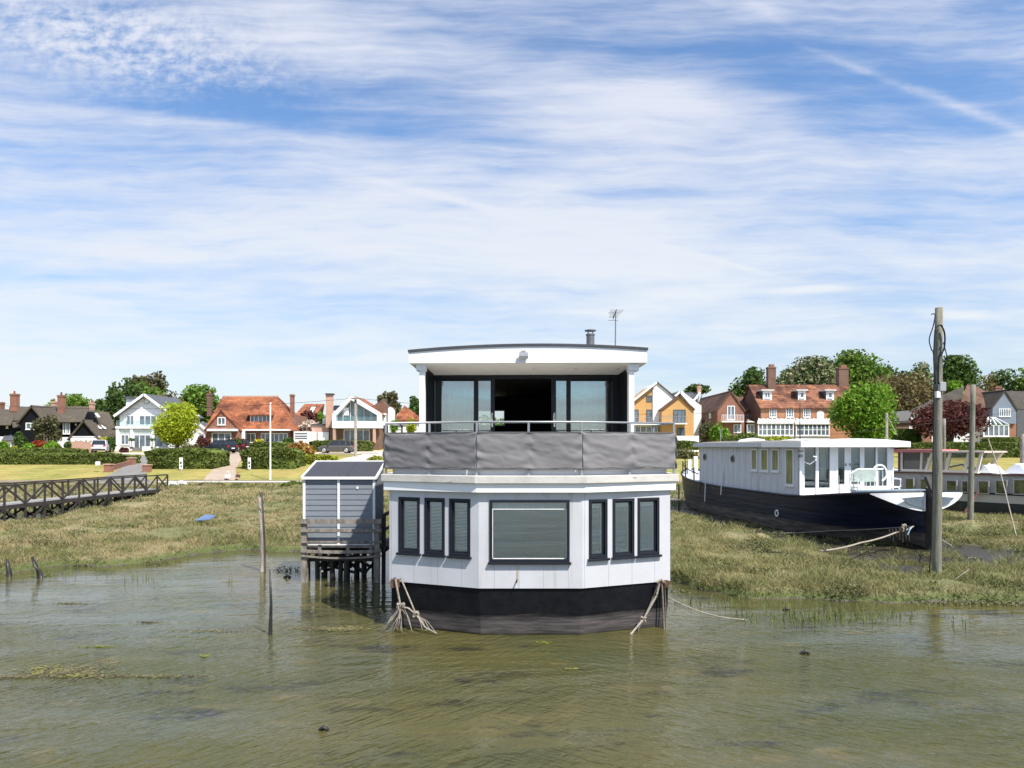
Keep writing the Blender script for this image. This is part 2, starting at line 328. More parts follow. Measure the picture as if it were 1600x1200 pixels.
def chan(x, y):
    a = (x-CB.x)*bper[0]+(y-CB.y)*bper[1]; b = (x-CB.x)*bdir[0]+(y-CB.y)*bdir[1]
    e = np.maximum(np.where(a < 0, -a-4.4, a-2.4), np.maximum(b-17.5, -b-8.8))+(fbm(x*.8+5, y*.8, 3)-.5)*2.6; return 1-sst(e, .0, .8)
def hz(x, y): return float(height(x, y))
def ground_at(px, py, y0=16., y1=400.):
    ys = np.concatenate([np.arange(y0, 120, .05), np.arange(120, y1, .5)]); xs = (px-800)*ys/F_PX
    h = height(xs, ys, rough=False); pr = HZ+(HC-h)*F_PX/ys
    i = np.where(pr <= py)[0]; i = i[0] if len(i) else len(ys)-1
    return Vector((xs[i], ys[i], hz(xs[i], ys[i])))
def axis_pts(lo, hi, step, ends, grow=1.16):
    a = list(np.arange(lo, hi, step)); d = step; v = hi
    while v < ends[1]: a.append(v); d *= grow; v += d
    a.append(ends[1]); d = step; v = lo
    while v > ends[0]: d *= grow; v -= d; a.insert(0, v)
    return np.array(a)
gx = axis_pts(-26, 30, .22, (-2500, 2500)); gy = axis_pts(15, 60, .22, (-400, 3500), 1.05)
GX, GY = np.meshgrid(gx, gy); GZ = height(GX, GY)
def grid_obj(name, j0, j1, m):
    nx = len(gx); V_ = np.stack([GX[j0:j1+1], GY[j0:j1+1], GZ[j0:j1+1]], -1).reshape(-1, 3); r = j1-j0
    ii, jj = np.meshgrid(np.arange(nx-1), np.arange(r)); a = (jj*nx+ii).ravel(); F_ = np.stack([a, a+1, a+1+nx, a+nx], 1)
    o = mesh_np(name, V_, F_, m, smooth=True); at = o.data.attributes.new('mud', 'FLOAT', 'POINT'); at.data.foreach_set('value', chan(V_[:, 0], V_[:, 1]).astype(np.float32)); return o
def groundmat():
    m = bpy.data.materials.new('marsh_mud_and_turf'); m.use_nodes = True; t = N(m.node_tree); b = m.node_tree.nodes['Principled BSDF']
    geo = t.node('ShaderNodeNewGeometry'); P = geo.outputs['Position']; x, y, z = t.sep(P)
    veg = t.mix(t.rng(t.noise(P, .35, 6, .65), .38, .62), (.15, .155, .065), (.25, .21, .11))
    veg = t.mix(t.rng(t.noise(P, 5., 5, .7), .45, .8, 0, .7), veg, (.08, .075, .035))
    veg = t.mix(t.rng(z, .30, .08, 0, .9), veg, (.075, .10, .025))
    mud = t.mix(t.rng(t.noise(P, 3., 6, .7), .3, .7), (.055, .046, .032), (.10, .085, .06))
    k = t.rng(t.m('ADD', z, t.m('MULTIPLY', t.m('SUBTRACT', t.noise(P, 2., 4, .6), .5), .3)), -.01, .06)
    am = t.node('ShaderNodeAttribute', attribute_name='mud').outputs['Fac']; mud = t.mix(am, mud, (.042, .036, .024)); k = t.m('MULTIPLY', k, t.m('SUBTRACT', 1., am))
    t.L(t.mix(k, mud, veg), b.inputs['Base Color']); t.L(t.rng(k, 0, 1, .35, .95), b.inputs['Roughness'])
    bn = t.node('ShaderNodeBump'); bn.inputs['Strength'].default_value = .8; bn.inputs['Distance'].default_value = .08; t.L(t.noise(P, 9, 6, .7), bn.inputs['Height']); t.L(bn.outputs[0], b.inputs['Normal'])
    return m
def lawnmat():
    m = bpy.data.materials.new('mown_dry_lawn'); m.use_nodes = True; t = N(m.node_tree); b = m.node_tree.nodes['Principled BSDF']
    geo = t.node('ShaderNodeNewGeometry'); P = geo.outputs['Position']; x, y, z = t.sep(P)
    c = t.mix(t.rng(t.noise(t.mapv(P, (.5, 1.6, 1)), .35, 6, .7), .40, .62), (.33, .26, .085), (.17, .20, .045))
    c = t.mix(t.rng(t.noise(P, 1.4, 5, .7), .35, .7, 0, .6), c, (.38, .31, .12))
    st = t.rng(t.m('SINE', t.m('ADD', t.m('MULTIPLY', x, 1.3), t.m('MULTIPLY', t.noise(P, .3), 2.))), -.6, .6, .93, 1.05)
    h = t.node('ShaderNodeHueSaturation'); t.L(c, h.inputs['Color']); t.L(st, h.inputs['Value']); t.L(h.outputs[0], b.inputs['Base Color'])
    b.inputs['Roughness'].default_value = .95; b.inputs['Specular IOR Level'].default_value = .1
    bn = t.node('ShaderNodeBump'); bn.inputs['Strength'].default_value = .7; bn.inputs['Distance'].default_value = .1; t.L(t.noise(P, 4, 6, .7), bn.inputs['Height']); t.L(bn.outputs[0], b.inputs['Normal'])
    return m
jb = int(np.searchsorted(gy, 57.5))
kind(grid_obj('ground', 0, jb, groundmat()), 'structure', 'brown mud and turf of the salt marsh')
kind(grid_obj('lawn', jb, len(gy)-1, lawnmat()), 'structure', 'dry mown grass bank in front of the houses')
# ---------------- water ----------------
def watermat():
    m = bpy.data.materials.new('murky_tidal_water'); m.use_nodes = True; t = N(m.node_tree); b = m.node_tree.nodes['Principled BSDF']
    P = t.node('ShaderNodeNewGeometry').outputs['Position']; x, y, z = t.sep(P)
    c = t.mix(t.rng(t.noise(P, .22, 5, .6), .35, .65), (.080, .072, .025), (.056, .060, .024))
    c = t.mix(t.rng(t.noise(t.mapv(P, (1, 2.2, 1), loc=(4, 7, 0)), .7, 5, .65), .56, .72), c, (.110, .088, .034))
    weed = t.rng(t.noise(t.mapv(P, (.55, 1.3, 1), loc=(1, 2, 0)), .8, 6, .72), .54, .66, 0, .85)
    c = t.mix(weed, c, (.022, .021, .014))
    t.L(c, b.inputs['Base Color']); b.inputs['Roughness'].default_value = .04; b.inputs['IOR'].default_value = 1.43
    def rip(ang, sx, sy, sc, det, dist=.3, loc=0): return t.noise(t.mapv(t.mapv(P, rot=(0, 0, R(-ang))), (sx, sy, 1), loc=(loc, loc, 0)), sc, det, .5, dist)
    side = t.rng(t.m('ADD', x, t.m('MULTIPLY', t.noise(P, .2, 2), 4.)), -.5, 5., 0, 1)
    w1 = t.m('ADD', t.m('MULTIPLY', rip(48, 1.5, 7.5, 1., 2), t.m('SUBTRACT', 1., side)), t.m('MULTIPLY', rip(-32, 1.9, 9., 1., 2, .3, 5), side))
    w2 = t.m('ADD', t.m('MULTIPLY', rip(35, 5, 17, 1., 3, .4, 3), t.m('SUBTRACT', 1., side)), t.m('MULTIPLY', rip(-24, 6, 19, 1., 3, .4, 8), side))
    w3 = rip(8, .5, 2.2, 1., 3, .3, 2)
    calm = t.m('MULTIPLY', t.rng(t.noise(t.mapv(P, (.5, 1.3, 1)), .35, 3, .5), .35, .65, .25, 1.), t.rng(y, 10., 18., 1., .16))
    hgt = t.m('ADD', t.m('MULTIPLY', t.m('ADD', t.m('MULTIPLY', w1, 1.), t.m('MULTIPLY', w2, .42)), calm), t.m('MULTIPLY', w3, t.rng(y, 12., 22., .55, .22)))
    bn = t.node('ShaderNodeBump'); bn.inputs['Strength'].default_value = 1.; bn.inputs['Distance'].default_value = .085; t.L(hgt, bn.inputs['Height']); t.L(bn.outputs[0], b.inputs['Normal'])
    return m
wv = np.array([(-2500, -400, 0), (2500, -400, 0), (2500, 57, 0), (-2500, 57, 0)], float)
kind(mesh_np('water', wv, np.array([[0, 1, 2, 3]]), watermat()), 'structure', 'shallow murky olive tidal water')
# ---------------- drives and paths ----------------
def strip(name, pts, m, label, lift=.05, nseg=14):
    """pts: list of (left px, right px, py) - edges of a drive read on the ground"""
    L_, Rr = [], []
    for i in range(len(pts)-1):
        for k in range(nseg):
            t = k/nseg; a = [pts[i][j]*(1-t)+pts[i+1][j]*t for j in range(3)]; L_.append((a[0], a[2])); Rr.append((a[1], a[2]))
    L_.append((pts[-1][0], pts[-1][2])); Rr.append((pts[-1][1], pts[-1][2])); V_ = []; k = 9
    for l, r in zip(L_, Rr):
        for q in range(k):
            g = ground_at(l[0]+(r[0]-l[0])*q/(k-1), l[1], 50); V_.append((g.x, g.y, g.z+lift))
    F_ = [(i*k+q, i*k+q+1, (i+1)*k+q+1, (i+1)*k+q) for i in range(len(L_)-1) for q in range(k-1)]
    kind(mesh_np(name, np.array(V_), np.array(F_), m, smooth=True), 'structure', label)
strip('road', [(120, 240, 757), (150, 232, 750), (172, 228, 742), (192, 234, 730), (207, 238, 719), (216, 236, 713)], M['asphalt'], 'grey asphalt drive climbing between brick gate walls')
strip('driveway', [(316, 374, 754), (322, 370, 745), (332, 368, 735), (343, 374, 724), (350, 380, 715), (347, 380, 709), (330, 384, 706)], M['tan'], 'curving tan gravel drive to the orange roofed house')
strip('driveway', [(520, 602, 723), (540, 640, 716), (566, 650, 711), (555, 650, 706), (545, 650, 704.5)], M['paving'], 'pale paved drive beside the dark grey car', nseg=6)
strip('forecourt', [(484, 590, 710), (484, 590, 707.2)], M['paving'], 'pale strip of paving under the dark grey car', nseg=4)
strip('forecourt', [(140, 228, 711), (150, 228, 707.6)], M['paving'], 'pale strip of paving by the white car', nseg=4)
def pathz(name, y0, y1, x0, x1, m, label):
    xs = np.linspace(x0, x1, 160); V_ = np.array([(x, y, float(height(x, y))+.05) for y in np.linspace(y0, y1, 6) for x in xs])
    F_ = np.array([(j*160+i, j*160+i+1, (j+1)*160+i+1, (j+1)*160+i) for j in range(5) for i in range(159)])
    kind(mesh_np(name, V_, F_, m, smooth=True), 'structure', label)
pathz('path', 58.6, 60.4, -60, 60, mat('trodden_path', (.21, .17, .105), .95), 'narrow sandy path along the top of the sea bank')
# ---------------- marsh vegetation ----------------
def blades(name, X, Y, Z, Hh, Wd, m, lean=.5, label=None, kindv='stuff'):
    k = len(X); a = RNG.random(k)*2*np.pi; la = RNG.random(k)*2*np.pi; ln = RNG.random(k)*lean*Hh
    base = np.stack([X, Y, Z-.03], 1); dx_ = np.stack([np.cos(a), np.sin(a), np.zeros(k)], 1)*Wd[:, None]/2
    tip = base+np.stack([np.cos(la)*ln, np.sin(la)*ln, Hh], 1)
    mid = base*.45+tip*.55; mid[:, 2] += Hh*.12
    V_ = np.stack([base-dx_, base+dx_, mid+dx_*.8, tip, mid-dx_*.8], 1).reshape(-1, 3)
    i = np.arange(k)*5; F1 = np.stack([i, i+1, i+2, i+4], 1); F2 = np.stack([i+4, i+2, i+3, i+3], 1)
    me = bpy.data.meshes.new(name); me.vertices.add(len(V_)); me.vertices.foreach_set('co', V_.astype(np.float32).ravel())
    lp = np.concatenate([F1, F2[:, :3]], 1).ravel(); me.loops.add(len(lp)); me.loops.foreach_set('vertex_index', lp.astype(np.int32))
    st = np.stack([np.arange(k)*7, np.arange(k)*7+4], 1).ravel(); tt = np.tile([4, 3], k)
    me.polygons.add(2*k); me.polygons.foreach_set('loop_start', st.astype(np.int32)); me.polygons.foreach_set('loop_total', tt.astype(np.int32))
    me.update(calc_edges=True); me.materials.append(m); o = bpy.data.objects.new(name, me); COL.objects.link(o)
    return kind(o, kindv, label)
def vegmat():
    m = bpy.data.materials.new('marsh_grass'); m.use_nodes = True; t = N(m.node_tree); b = m.node_tree.nodes['Principled BSDF']
    geo = t.node('ShaderNodeNewGeometry'); P = geo.outputs['Position']; x, y, z = t.sep(P); ri = geo.outputs['Random Per Island']
    straw, grn, red = (.36, .30, .155), (.18, .185, .07), (.30, .21, .12)
    f = t.noise(P, .35, 5, .65); f2 = t.noise(t.mapv(P, loc=(31, 7, 0)), 1.3, 5, .65)
    c = t.mix(t.rng(t.m('ADD', f, t.m('MULTIPLY', t.m('SUBTRACT', f2, .5), .9)), .40, .60), grn, straw)
    c = t.mix(t.rng(t.m('ADD', x, t.m('MULTIPLY', f, 6.)), 3., 12., 0, .6), c, (.185, .205, .075))
    c = t.mix(t.rng(t.noise(t.mapv(P, loc=(3, 17, 0)), .8, 4, .6), .58, .7, 0, .5), c, red)
    c = t.mix(t.rng(z, .26, .06, 0, .9), c, (.10, .155, .03))
    c = t.mix(t.rng(ri, 0, 1, 0, 1), t.mix(.15, c, (.06, .07, .02)), t.mix(.2, c, (.48, .41, .23)))
    t.L(c, b.inputs['Base Color']); b.inputs['Roughness'].default_value = .8; b.inputs['Specular IOR Level'].default_value = .2
    tl = t.node('ShaderNodeBsdfTranslucent'); t.L(c, tl.inputs[0]); mx = t.node('ShaderNodeMixShader'); mx.inputs[0].default_value = .25
    t.L(b.outputs[0], mx.inputs[1]); t.L(tl.outputs[0], mx.inputs[2]); t.L(mx.outputs[0], m.node_tree.nodes['Material Output'].inputs[0]); return m
GM = vegmat()
def scatter(y0, y1, dens, hmin, hmax, w, name, label):
    k = int((y1-y0)*dens*1.9*(y0+y1)/2); Y = RNG.random(k)**.9*(y1-y0)+y0; X = (RNG.random(k)*2-1)*.94*Y
    Z = height(X, Y); cl = fbm(X*1.3, Y*1.3, 4); big_ = fbm(X*.35+9, Y*.35, 3)
    inb = (np.abs(X-.4) < 3.1) & (Y < 32)
    keep = (Z > .015) & ((chan(X, Y) < .4) | ((fbm(X*1.6, Y*1.6, 2) > .62) & (RNG.random(k) < .5))) & ~inb & (RNG.random(k) < np.maximum(sst(cl, .10, .45)*.6+.4, Z < .3))
    X, Y, Z, cl, big_ = X[keep], Y[keep], Z[keep], cl[keep], big_[keep]
    Hh = (hmin+(hmax-hmin)*RNG.random(len(X))**1.6)*(.6+.8*sst(cl, .3, .7))*(.7+.6*sst(big_, .35, .65))*(1.+.7*np.exp(-((Z-.16)/.12)**2))
    blades(name, X, Y, Z, Hh, w*(.6+.8*RNG.random(len(X))), GM, 1.7, label)
scatter(16.5, 27, 900, .05, .17, .014, 'marsh_grass', 'straw and green marsh grass along the water edge')
scatter(27, 40, 420, .06, .18, .023, 'marsh_grass', 'straw coloured marsh grass across the middle of the marsh')
scatter(40, 58, 140, .07, .20, .04, 'marsh_grass', 'pale marsh grass up to the foot of the lawn')
# reeds standing in the shallows
def reeds():
    X, Y = [], []
    for (px, py, wx, wy, k) in ((1250, 968, 90, 12, 260), (1340, 962, 80, 10, 200), (1440, 968, 110, 16, 60), (1080, 945, 60, 10, 60), (60, 893, 30, 10, 50), (225, 905, 40, 6, 24), (560-10, 905, 8, 3, 5), (360, 910, 8, 2, 7), (1180, 945, 90, 8, 120), (120, 893, 60, 12, 70)):
        for _ in range(k):
            a = random.gauss(px, wx/2); b = random.gauss(py, wy/2); Yq = F_PX*HC/(b-HZ); X.append(X_(a, Yq)); Y.append(Yq)
    X = np.array(X); Y = np.array(Y); k = len(X); blades('reeds', X, Y, np.full(k, -.02), .08+.26*RNG.random(k)**2, np.full(k, .018), GM, .5, 'thin reed stems standing in the shallow water')
reeds()
# ---------------- foliage builders ----------------
LM = dict(
 green=leafmat('mid_green_leaves', (.12, .20, .028)), dark=leafmat('dark_green_leaves', (.075, .125, .028)), lime=leafmat('lime_leaves', (.34, .40, .025), None, .3, .35),
 olive=leafmat('olive_brown_leaves', (.12, .115, .055)), brown=leafmat('brown_twigs', (.15, .12, .05)), copper=leafmat('copper_leaves', (.10, .032, .028)),
 maple=leafmat('bright_maple_leaves', (.15, .27, .025)), hedge=leafmat('clipped_hedge_leaves', (.125, .16, .035)), hedgey=leafmat('yellow_green_hedge', (.27, .30, .03)),
 rust=leafmat('rusty_bush_leaves', (.30, .17, .05)), red=leafmat('red_bush_leaves', (.33, .07, .03)), cream=leafmat('flowering_chestnut', (.42, .40, .24), (.045, .085, .015), .3, .2, .5, (.40, .55), .9),
 yellow=leafmat('yellow_bush', (.55, .48, .04)), pale=leafmat('grey_green_scrub', (.16, .15, .065)))
M['bark'] = mat('bark', (.09, .07, .05), .9, .3, 2., .6)
def leaves(C, n_, rad, size, flat=1.):
    """n_ leaf clumps spread through lobes; C = list of (centre, radii)"""
    out = []; w = np.array([r[0]*r[1]*r[2] for c, r in C])**.8; w = w/w.sum()
    for (c, r), q in zip(C, w):
        k = max(8, int(n_*q)); d = RNG.normal(size=(k, 3)); d /= np.linalg.norm(d, axis=1)[:, None]
        rr = 1-RNG.random(k)**1.7*.75; wob = .80+.4*vn(d[:, 0]*2.2+c[0]*3.1+50, d[:, 1]*2.2+d[:, 2]*2.6+c[2]*2.3+50)
        out.append(np.array(c)+d*np.array(r)*(rr*wob)[:, None])
    P = np.concatenate(out); k = len(P); a = RNG.normal(size=(k, 3)); a /= np.linalg.norm(a, axis=1)[:, None]
    b = RNG.normal(size=(k, 3)); b -= a*(a*b).sum(1)[:, None]; b /= np.linalg.norm(b, axis=1)[:, None]; s_ = size*(.5+RNG.random(k))
    a = a*s_[:, None]; b = b*(s_*.7)[:, None]
    V_ = np.stack([P-a, P-b*.9+a*.1, P+a, P+b+a*.1], 1).reshape(-1, 3); return V_, np.arange(4*k).reshape(k, 4)
def tree(px0, px1, ytop, ybase, Y, m, label, name='broadleaf_tree', n_=2600, size=.28, lobes=9, trunk=.25, group=None, cat='tree', seed=None, shape='round'):
    rs = np.random.default_rng(int(px0*13+ytop*7) if seed is None else seed)
    x0, x1 = X_(px0, Y), X_(px1, Y); zt, zb = Z_(ytop, Y), Z_(ybase, Y); cx = (x0+x1)/2; w = (x1-x0)/2; gz = hz(cx, Y)
    hgt_ = zt-zb; t = thing(name, label, cat, (cx, Y, gz), 0, group); cz0 = zb+hgt_*trunk; ch = zt-cz0; L_ = []
    for i in range(lobes):
        if shape == 'dome':
            a = rs.random()*2*math.pi; q = math.sqrt(rs.random())*.62; c = (math.cos(a)*w*q, math.sin(a)*w*q*.8, cz0+ch*(.40+.34*rs.random()*(1-q*.8)+.16*(1-q))-gz); r = (w*.40, w*.40, ch*.32)
        elif shape == 'cone':
            f = (i+.5)/lobes; q = (1-f)*.9+.12; a = rs.random()*6.28; c = (math.cos(a)*w*q*.25, math.sin(a)*w*q*.25, cz0+ch*f*.95-gz); r = (w*q*.8, w*q*.8, ch/lobes*1.1)
        elif shape == 'ball':
            d = rs.normal(size=3); d /= np.linalg.norm(d); c = (d[0]*w*.52, d[1]*w*.52, cz0+ch*(.5+d[2]*.27)-gz); r = (w*.48, w*.48, ch*.25)
        else:
            a = rs.random()*2*math.pi; f = rs.random(); q = math.sqrt(max(.05, 1-(2*f-1)**2))*.55
            c = (math.cos(a)*w*q*1.05, math.sin(a)*w*q*.9, cz0+ch*(.22+.58*f)-gz); s_ = .30+.2*rs.random(); r = (w*s_, w*s_, ch*s_*.62)
        L_.append((c, r))
    V_, F_ = leaves(L_, n_, 1, size)
    V_[:, 2] = np.minimum(V_[:, 2], zt-gz+.3)
    lf = mesh_np('crown', V_, F_, m, t)
    tb = MB(); tw = max(.12, w*.07); tb.tube([(0, 0, -.3), (tw*.3, 0, (cz0-gz)*.6), (0, 0, cz0-gz+ch*.3)], [tw*1.2, tw, tw*.6], 7)
    for i in range(5):
        c = L_[i % len(L_)][0]; tb.tube([(0, 0, max(.2, (cz0-gz)*.7)), (c[0]*.5, c[1]*.5, c[2]*.6+(cz0-gz)*.25), c], [tw*.55, tw*.4, tw*.15], 5)
    tb.build('trunk', M['bark'], t, local=True, smooth=True); return t
def bush(px0, px1, ytop, ybase, Y, m, label, name='bush', n_=700, size=.16, group=None, lobes=4, depth=None, cat='bush'):
    x0, x1 = X_(px0, Y), X_(px1, Y); zt, zb = Z_(ytop, Y), Z_(ybase, Y); w = (x1-x0)/2; h = zt-zb; rs = np.random.default_rng(int(px0*7+ytop)); L_ = []
    d = depth or min(w, 1.5)
    for i in range(lobes):
        f = (i+.5)/lobes*2-1; hh = h*(.75+.3*rs.random())*(1-.25*f*f); L_.append(((f*w*.72, (rs.random()-.5)*d*.5, hh*.45), (w*.75/lobes+.28*w, d*.7, hh*.52)))
    V_, F_ = leaves(L_, n_, 1, size); o = mesh_np(name, V_, F_, m); o.location = ((x0+x1)/2, Y, zb); return tag(o, label, cat, group)
def hedge(px0, px1, ytop, ybot, Y, depth, m, label, n_=2500, size=.11, round_=.25, name='hedge', group=None):
    """clipped hedge: solid heart under a skin of leaf clumps"""
    x0, x1 = X_(px0, Y), X_(px1, Y); zt, zb = Z_(ytop, Y), Z_(ybot, Y)-.3; L_ = x1-x0; h = zt-zb
    A = np.array([L_*h, L_*h, L_*depth, depth*h, depth*h]); pick = RNG.choice(5, n_, p=A/A.sum()); a = RNG.random(n_); b = RNG.random(n_); P = np.zeros((n_, 3))
    P[:, 0] = np.select([pick == 0, pick == 1, pick == 2, pick == 3], [a*L_, a*L_, a*L_, 0], L_); P[:, 1] = np.select([pick == 0, pick == 1, pick == 2], [0, depth, b*depth], a*depth)
    P[:, 2] = np.select([pick == 2], [h], b*h)
    c = np.array([L_/2, depth/2, h/2]); bulge = (fbm(P[:, 0]*.8+P[:, 1], P[:, 2]*1.1+3, 3)-.45)*round_
    q = (P-c)/c; P = c+q*(c+bulge[:, None]); e = np.abs(q[:, 0])**8*np.abs(q[:, 2].clip(0))**8; P[:, 2] -= e*round_*1.5
    a = RNG.normal(size=(n_, 3)); a /= np.linalg.norm(a, axis=1)[:, None]; b = RNG.normal(size=(n_, 3)); b -= a*(a*b).sum(1)[:, None]; b /= np.linalg.norm(b, axis=1)[:, None]
    s_ = size*(.5+RNG.random(n_)); a *= s_[:, None]; b *= s_[:, None]*.8
    V_ = np.stack([P-a, P-b, P+a, P+b], 1).reshape(-1, 3); F_ = np.arange(4*n_).reshape(n_, 4)
    i_ = .06; bx = np.array([(x, y, z) for z in (0, h-i_) for (x, y) in ((i_, i_), (L_-i_, i_), (L_-i_, depth-i_), (i_, depth-i_))], float)
    bf = np.array([(0, 3, 2, 1), (4, 5, 6, 7), (0, 1, 5, 4), (1, 2, 6, 5), (2, 3, 7, 6), (3, 0, 4, 7)])+len(V_)
    o = mesh_np(name, np.concatenate([V_, bx]), np.concatenate([F_, bf]), m); o.location = (x0, Y, zb); return tag(o, label, 'hedge', group)

def shrubs():
    sp = []; rs = np.random.default_rng(5); k = 0
    while len(sp) < 420 and k < 20000:
        k += 1; y = 17+rs.random()**1.6*30; x = (rs.random()*2-1)*.76*y; z = float(height(x, y))
        if z < .05 or z > .75 or (abs(x-.4) < 3.4 and y < 33) or float(fbm(x*.5+40, y*.5, 3)) < .50-(.12 if z < .25 else 0): continue
        r = .12+rs.random()**2*.34; sp.append(((x, y, z+r*.12), (r*1.3, r, r*.42)))
    for px, py, r, q in ((8, 884, .55, 2.2), (35, 880, .5, 1.6), (128, 884, .35, 1.5), (72, 900, .2, 1.2), (98, 896, .14, 1), (455, 892, .3, 1.8), (240, 882, .3, 1.6), (1065, 926, .2, 1.5), (1500, 944, .35, 3), (1560, 945, .3, 3)):
        Y = F_PX*HC/(py-HZ); sp.append(((X_(px, Y), Y, .03), (r*q, r, r*.42)))
    V_, F_ = leaves(sp, 40000, 1, .030); kind(mesh_np('marsh_shrubs', V_, F_, leafmat('sea_purslane', (.125, .125, .055), (.10, .13, .03), .3, .15, .8)), 'stuff', 'low olive green cushions of salt marsh shrub')
shrubs()
# ---------------- the houseboat ----------------
D0, D1 = 14.4, 15.2                        # bow facet and side corners
hb = thing('houseboat', 'white boarded houseboat on a black hull with grey canvas round its upper deck', 'houseboat', (.38, 19, 0))
CL, CR = -.676, 1.43; SL, SR = -2.63, 3.39; BK = 31.
def ring(o=0.): return [(SL-o, BK), (SL-o, D1-o*.3), (CL-o*.4, D0-o), (CR+o*.4, D0-o), (SR+o, D1-o*.3), (SR+o, BK)]
def band(o0, o1, z0, z1, mb=None):         # a closed band following the plan of the bow
    mb = mb or MB(); a, b = ring(o0), ring(o1); k = len(a)
    P = [(x, y, z0) for x, y in a]+[(x, y, z0) for x, y in b]+[(x, y, z1) for x, y in a]+[(x, y, z1) for x, y in b]
    F_ = []
    for i in range(k-1): F_ += [(i, i+1, k+i+1, k+i), (2*k+i, 3*k+i, 3*k+i+1, 2*k+i+1), (i, 2*k+i, 2*k+i+1, i+1), (k+i, k+i+1, 3*k+i+1, 3*k+i)]
    F_ += [(0, k, 3*k, 2*k), (k-1, 3*k-1, 4*k-1, 2*k-1)]
    return mb.poly(P, F_)
def plate(o, z0, z1):
    p = ring(o); return MB().prism(Fr((0, 0, 0), (1, 0, 0), (0, 1, 0)), p, z0, z1)
def hullmat():
    m = bpy.data.materials.new('black_hull_weathered'); m.use_nodes = True; t = N(m.node_tree); b = m.node_tree.nodes['Principled BSDF']
    P = t.node('ShaderNodeNewGeometry').outputs['Position']; x, y, z = t.sep(P)
    f = t.m('ADD', z, t.m('MULTIPLY', t.m('SUBTRACT', t.noise(t.mapv(P, (1, 1, 9)), .8, 6, .7), .5), .30))
    wear = t.rng(f, .28, .44, 1, 0)
    grey = t.mix(t.rng(t.noise(t.mapv(P, (.8, .8, 14)), 1.6, 5, .7), .35, .65), (.105, .092, .088), (.040, .037, .038))
    c = t.mix(wear, t.mix(t.rng(t.noise(P, 5, 4), .3, .7), (.005, .005, .007), (.009, .009, .011)), grey)
    c = t.mix(t.rng(f, .10, -.02, 0, 1), c, (.020, .020, .012))
    t.L(c, b.inputs['Base Color']); t.L(t.rng(wear, 0, 1, .42, .85), b.inputs['Roughness']); b.inputs['Specular IOR Level'].default_value = .15
    bn = t.node('ShaderNodeBump'); bn.inputs['Strength'].default_value = .3; bn.inputs['Distance'].default_value = .02; t.L(t.noise(t.mapv(P, (1, 1, 3)), 7, 5, .65), bn.inputs['Height']); t.L(bn.outputs[0], b.inputs['Normal'])
    return m
M['hull'] = hullmat()
mb = MB(); zs = [(-.7, -.22), (.0, -.10), (.45, -.05), (.985, -.04)]; rr = [ring(o) for z, o in zs]; k = 6
P = [(x, y, zs[i][0]) for i, r in enumerate(rr) for x, y in r]
mb.poly(P, [(i*k+j, i*k+j+1, (i+1)*k+j+1, (i+1)*k+j) for i in range(3) for j in range(k-1)]+[(i*k+k-1, i*k, (i+1)*k, (i+1)*k+k-1) for i in range(3)]+[tuple(range(k)), tuple(3*k+j for j in range(k))])
mb.build('hull', M['hull'], hb)
# walls as boards round the window openings
FC = Fr((CL, D0, 0)); FL = Fr((SL, D1, 0), (CL-SL, D0-D1, 0)); FR = Fr((CR, D0, 0), (SR-CR, D1-D0, 0)); LL = math.hypot(CL-SL, D0-D1); LR = math.hypot(SR-CR, D1-D0)
ZB, ZT = .97, 2.95
def facet(F, L, holes, nm='wall'):
    m_ = MB(); u = 0
    for (a, b, c, d) in holes:
        m_.fbox(F, u, a, ZB, ZT, -.12, 0); m_.fbox(F, a, b, ZB, c, -.12, 0); m_.fbox(F, a, b, d, ZT, -.12, 0); u = b
    m_.fbox(F, u, L, ZB, ZT, -.12, 0); return m_
zz = lambda py, Y: Z_(py, Y)
hC = [(X_(765, D0)-CL, X_(890, D0)-CL, zz(878, D0), zz(781, D0))]
def ufacet(px, F, a, b): # px -> distance along an angled facet
    k_ = (px-800)/F_PX; dx_, dy_ = b[0]-a[0], b[1]-a[1]; t = (k_*a[1]-a[0])/(dx_-k_*dy_); return t*math.hypot(dx_, dy_)
uL = lambda px: ufacet(px, FL, (SL, D1), (CL, D0)); uR = lambda px: ufacet(px, FR, (CR, D0), (SR, D1))
zl0, zl1 = 1.60, 2.78
hL = [(uL(623), uL(656), zl0, zl1), (uL(663.5), uL(695), zl0, zl1), (uL(702), uL(735), zl0, zl1)]
hR = [(uR(920), uR(949), zl0-.04, zl1-.01), (uR(957), uR(991), zl0-.04, zl1-.01), (uR(996), uR(1030), zl0-.04, zl1-.01)]
wl = MB()
for F, L, h in ((FL, LL, hL), (FC, CR-CL, hC), (FR, LR, hR)):
    q = facet(F, L, h); wl.poly(q.v, q.f)
wl.box(SL, SL+.12, D1+.05, BK, ZB, ZT).box(SR-.12, SR, D1+.05, BK, ZB, ZT).box(SL, SR, BK-.15, BK, ZB, ZT)

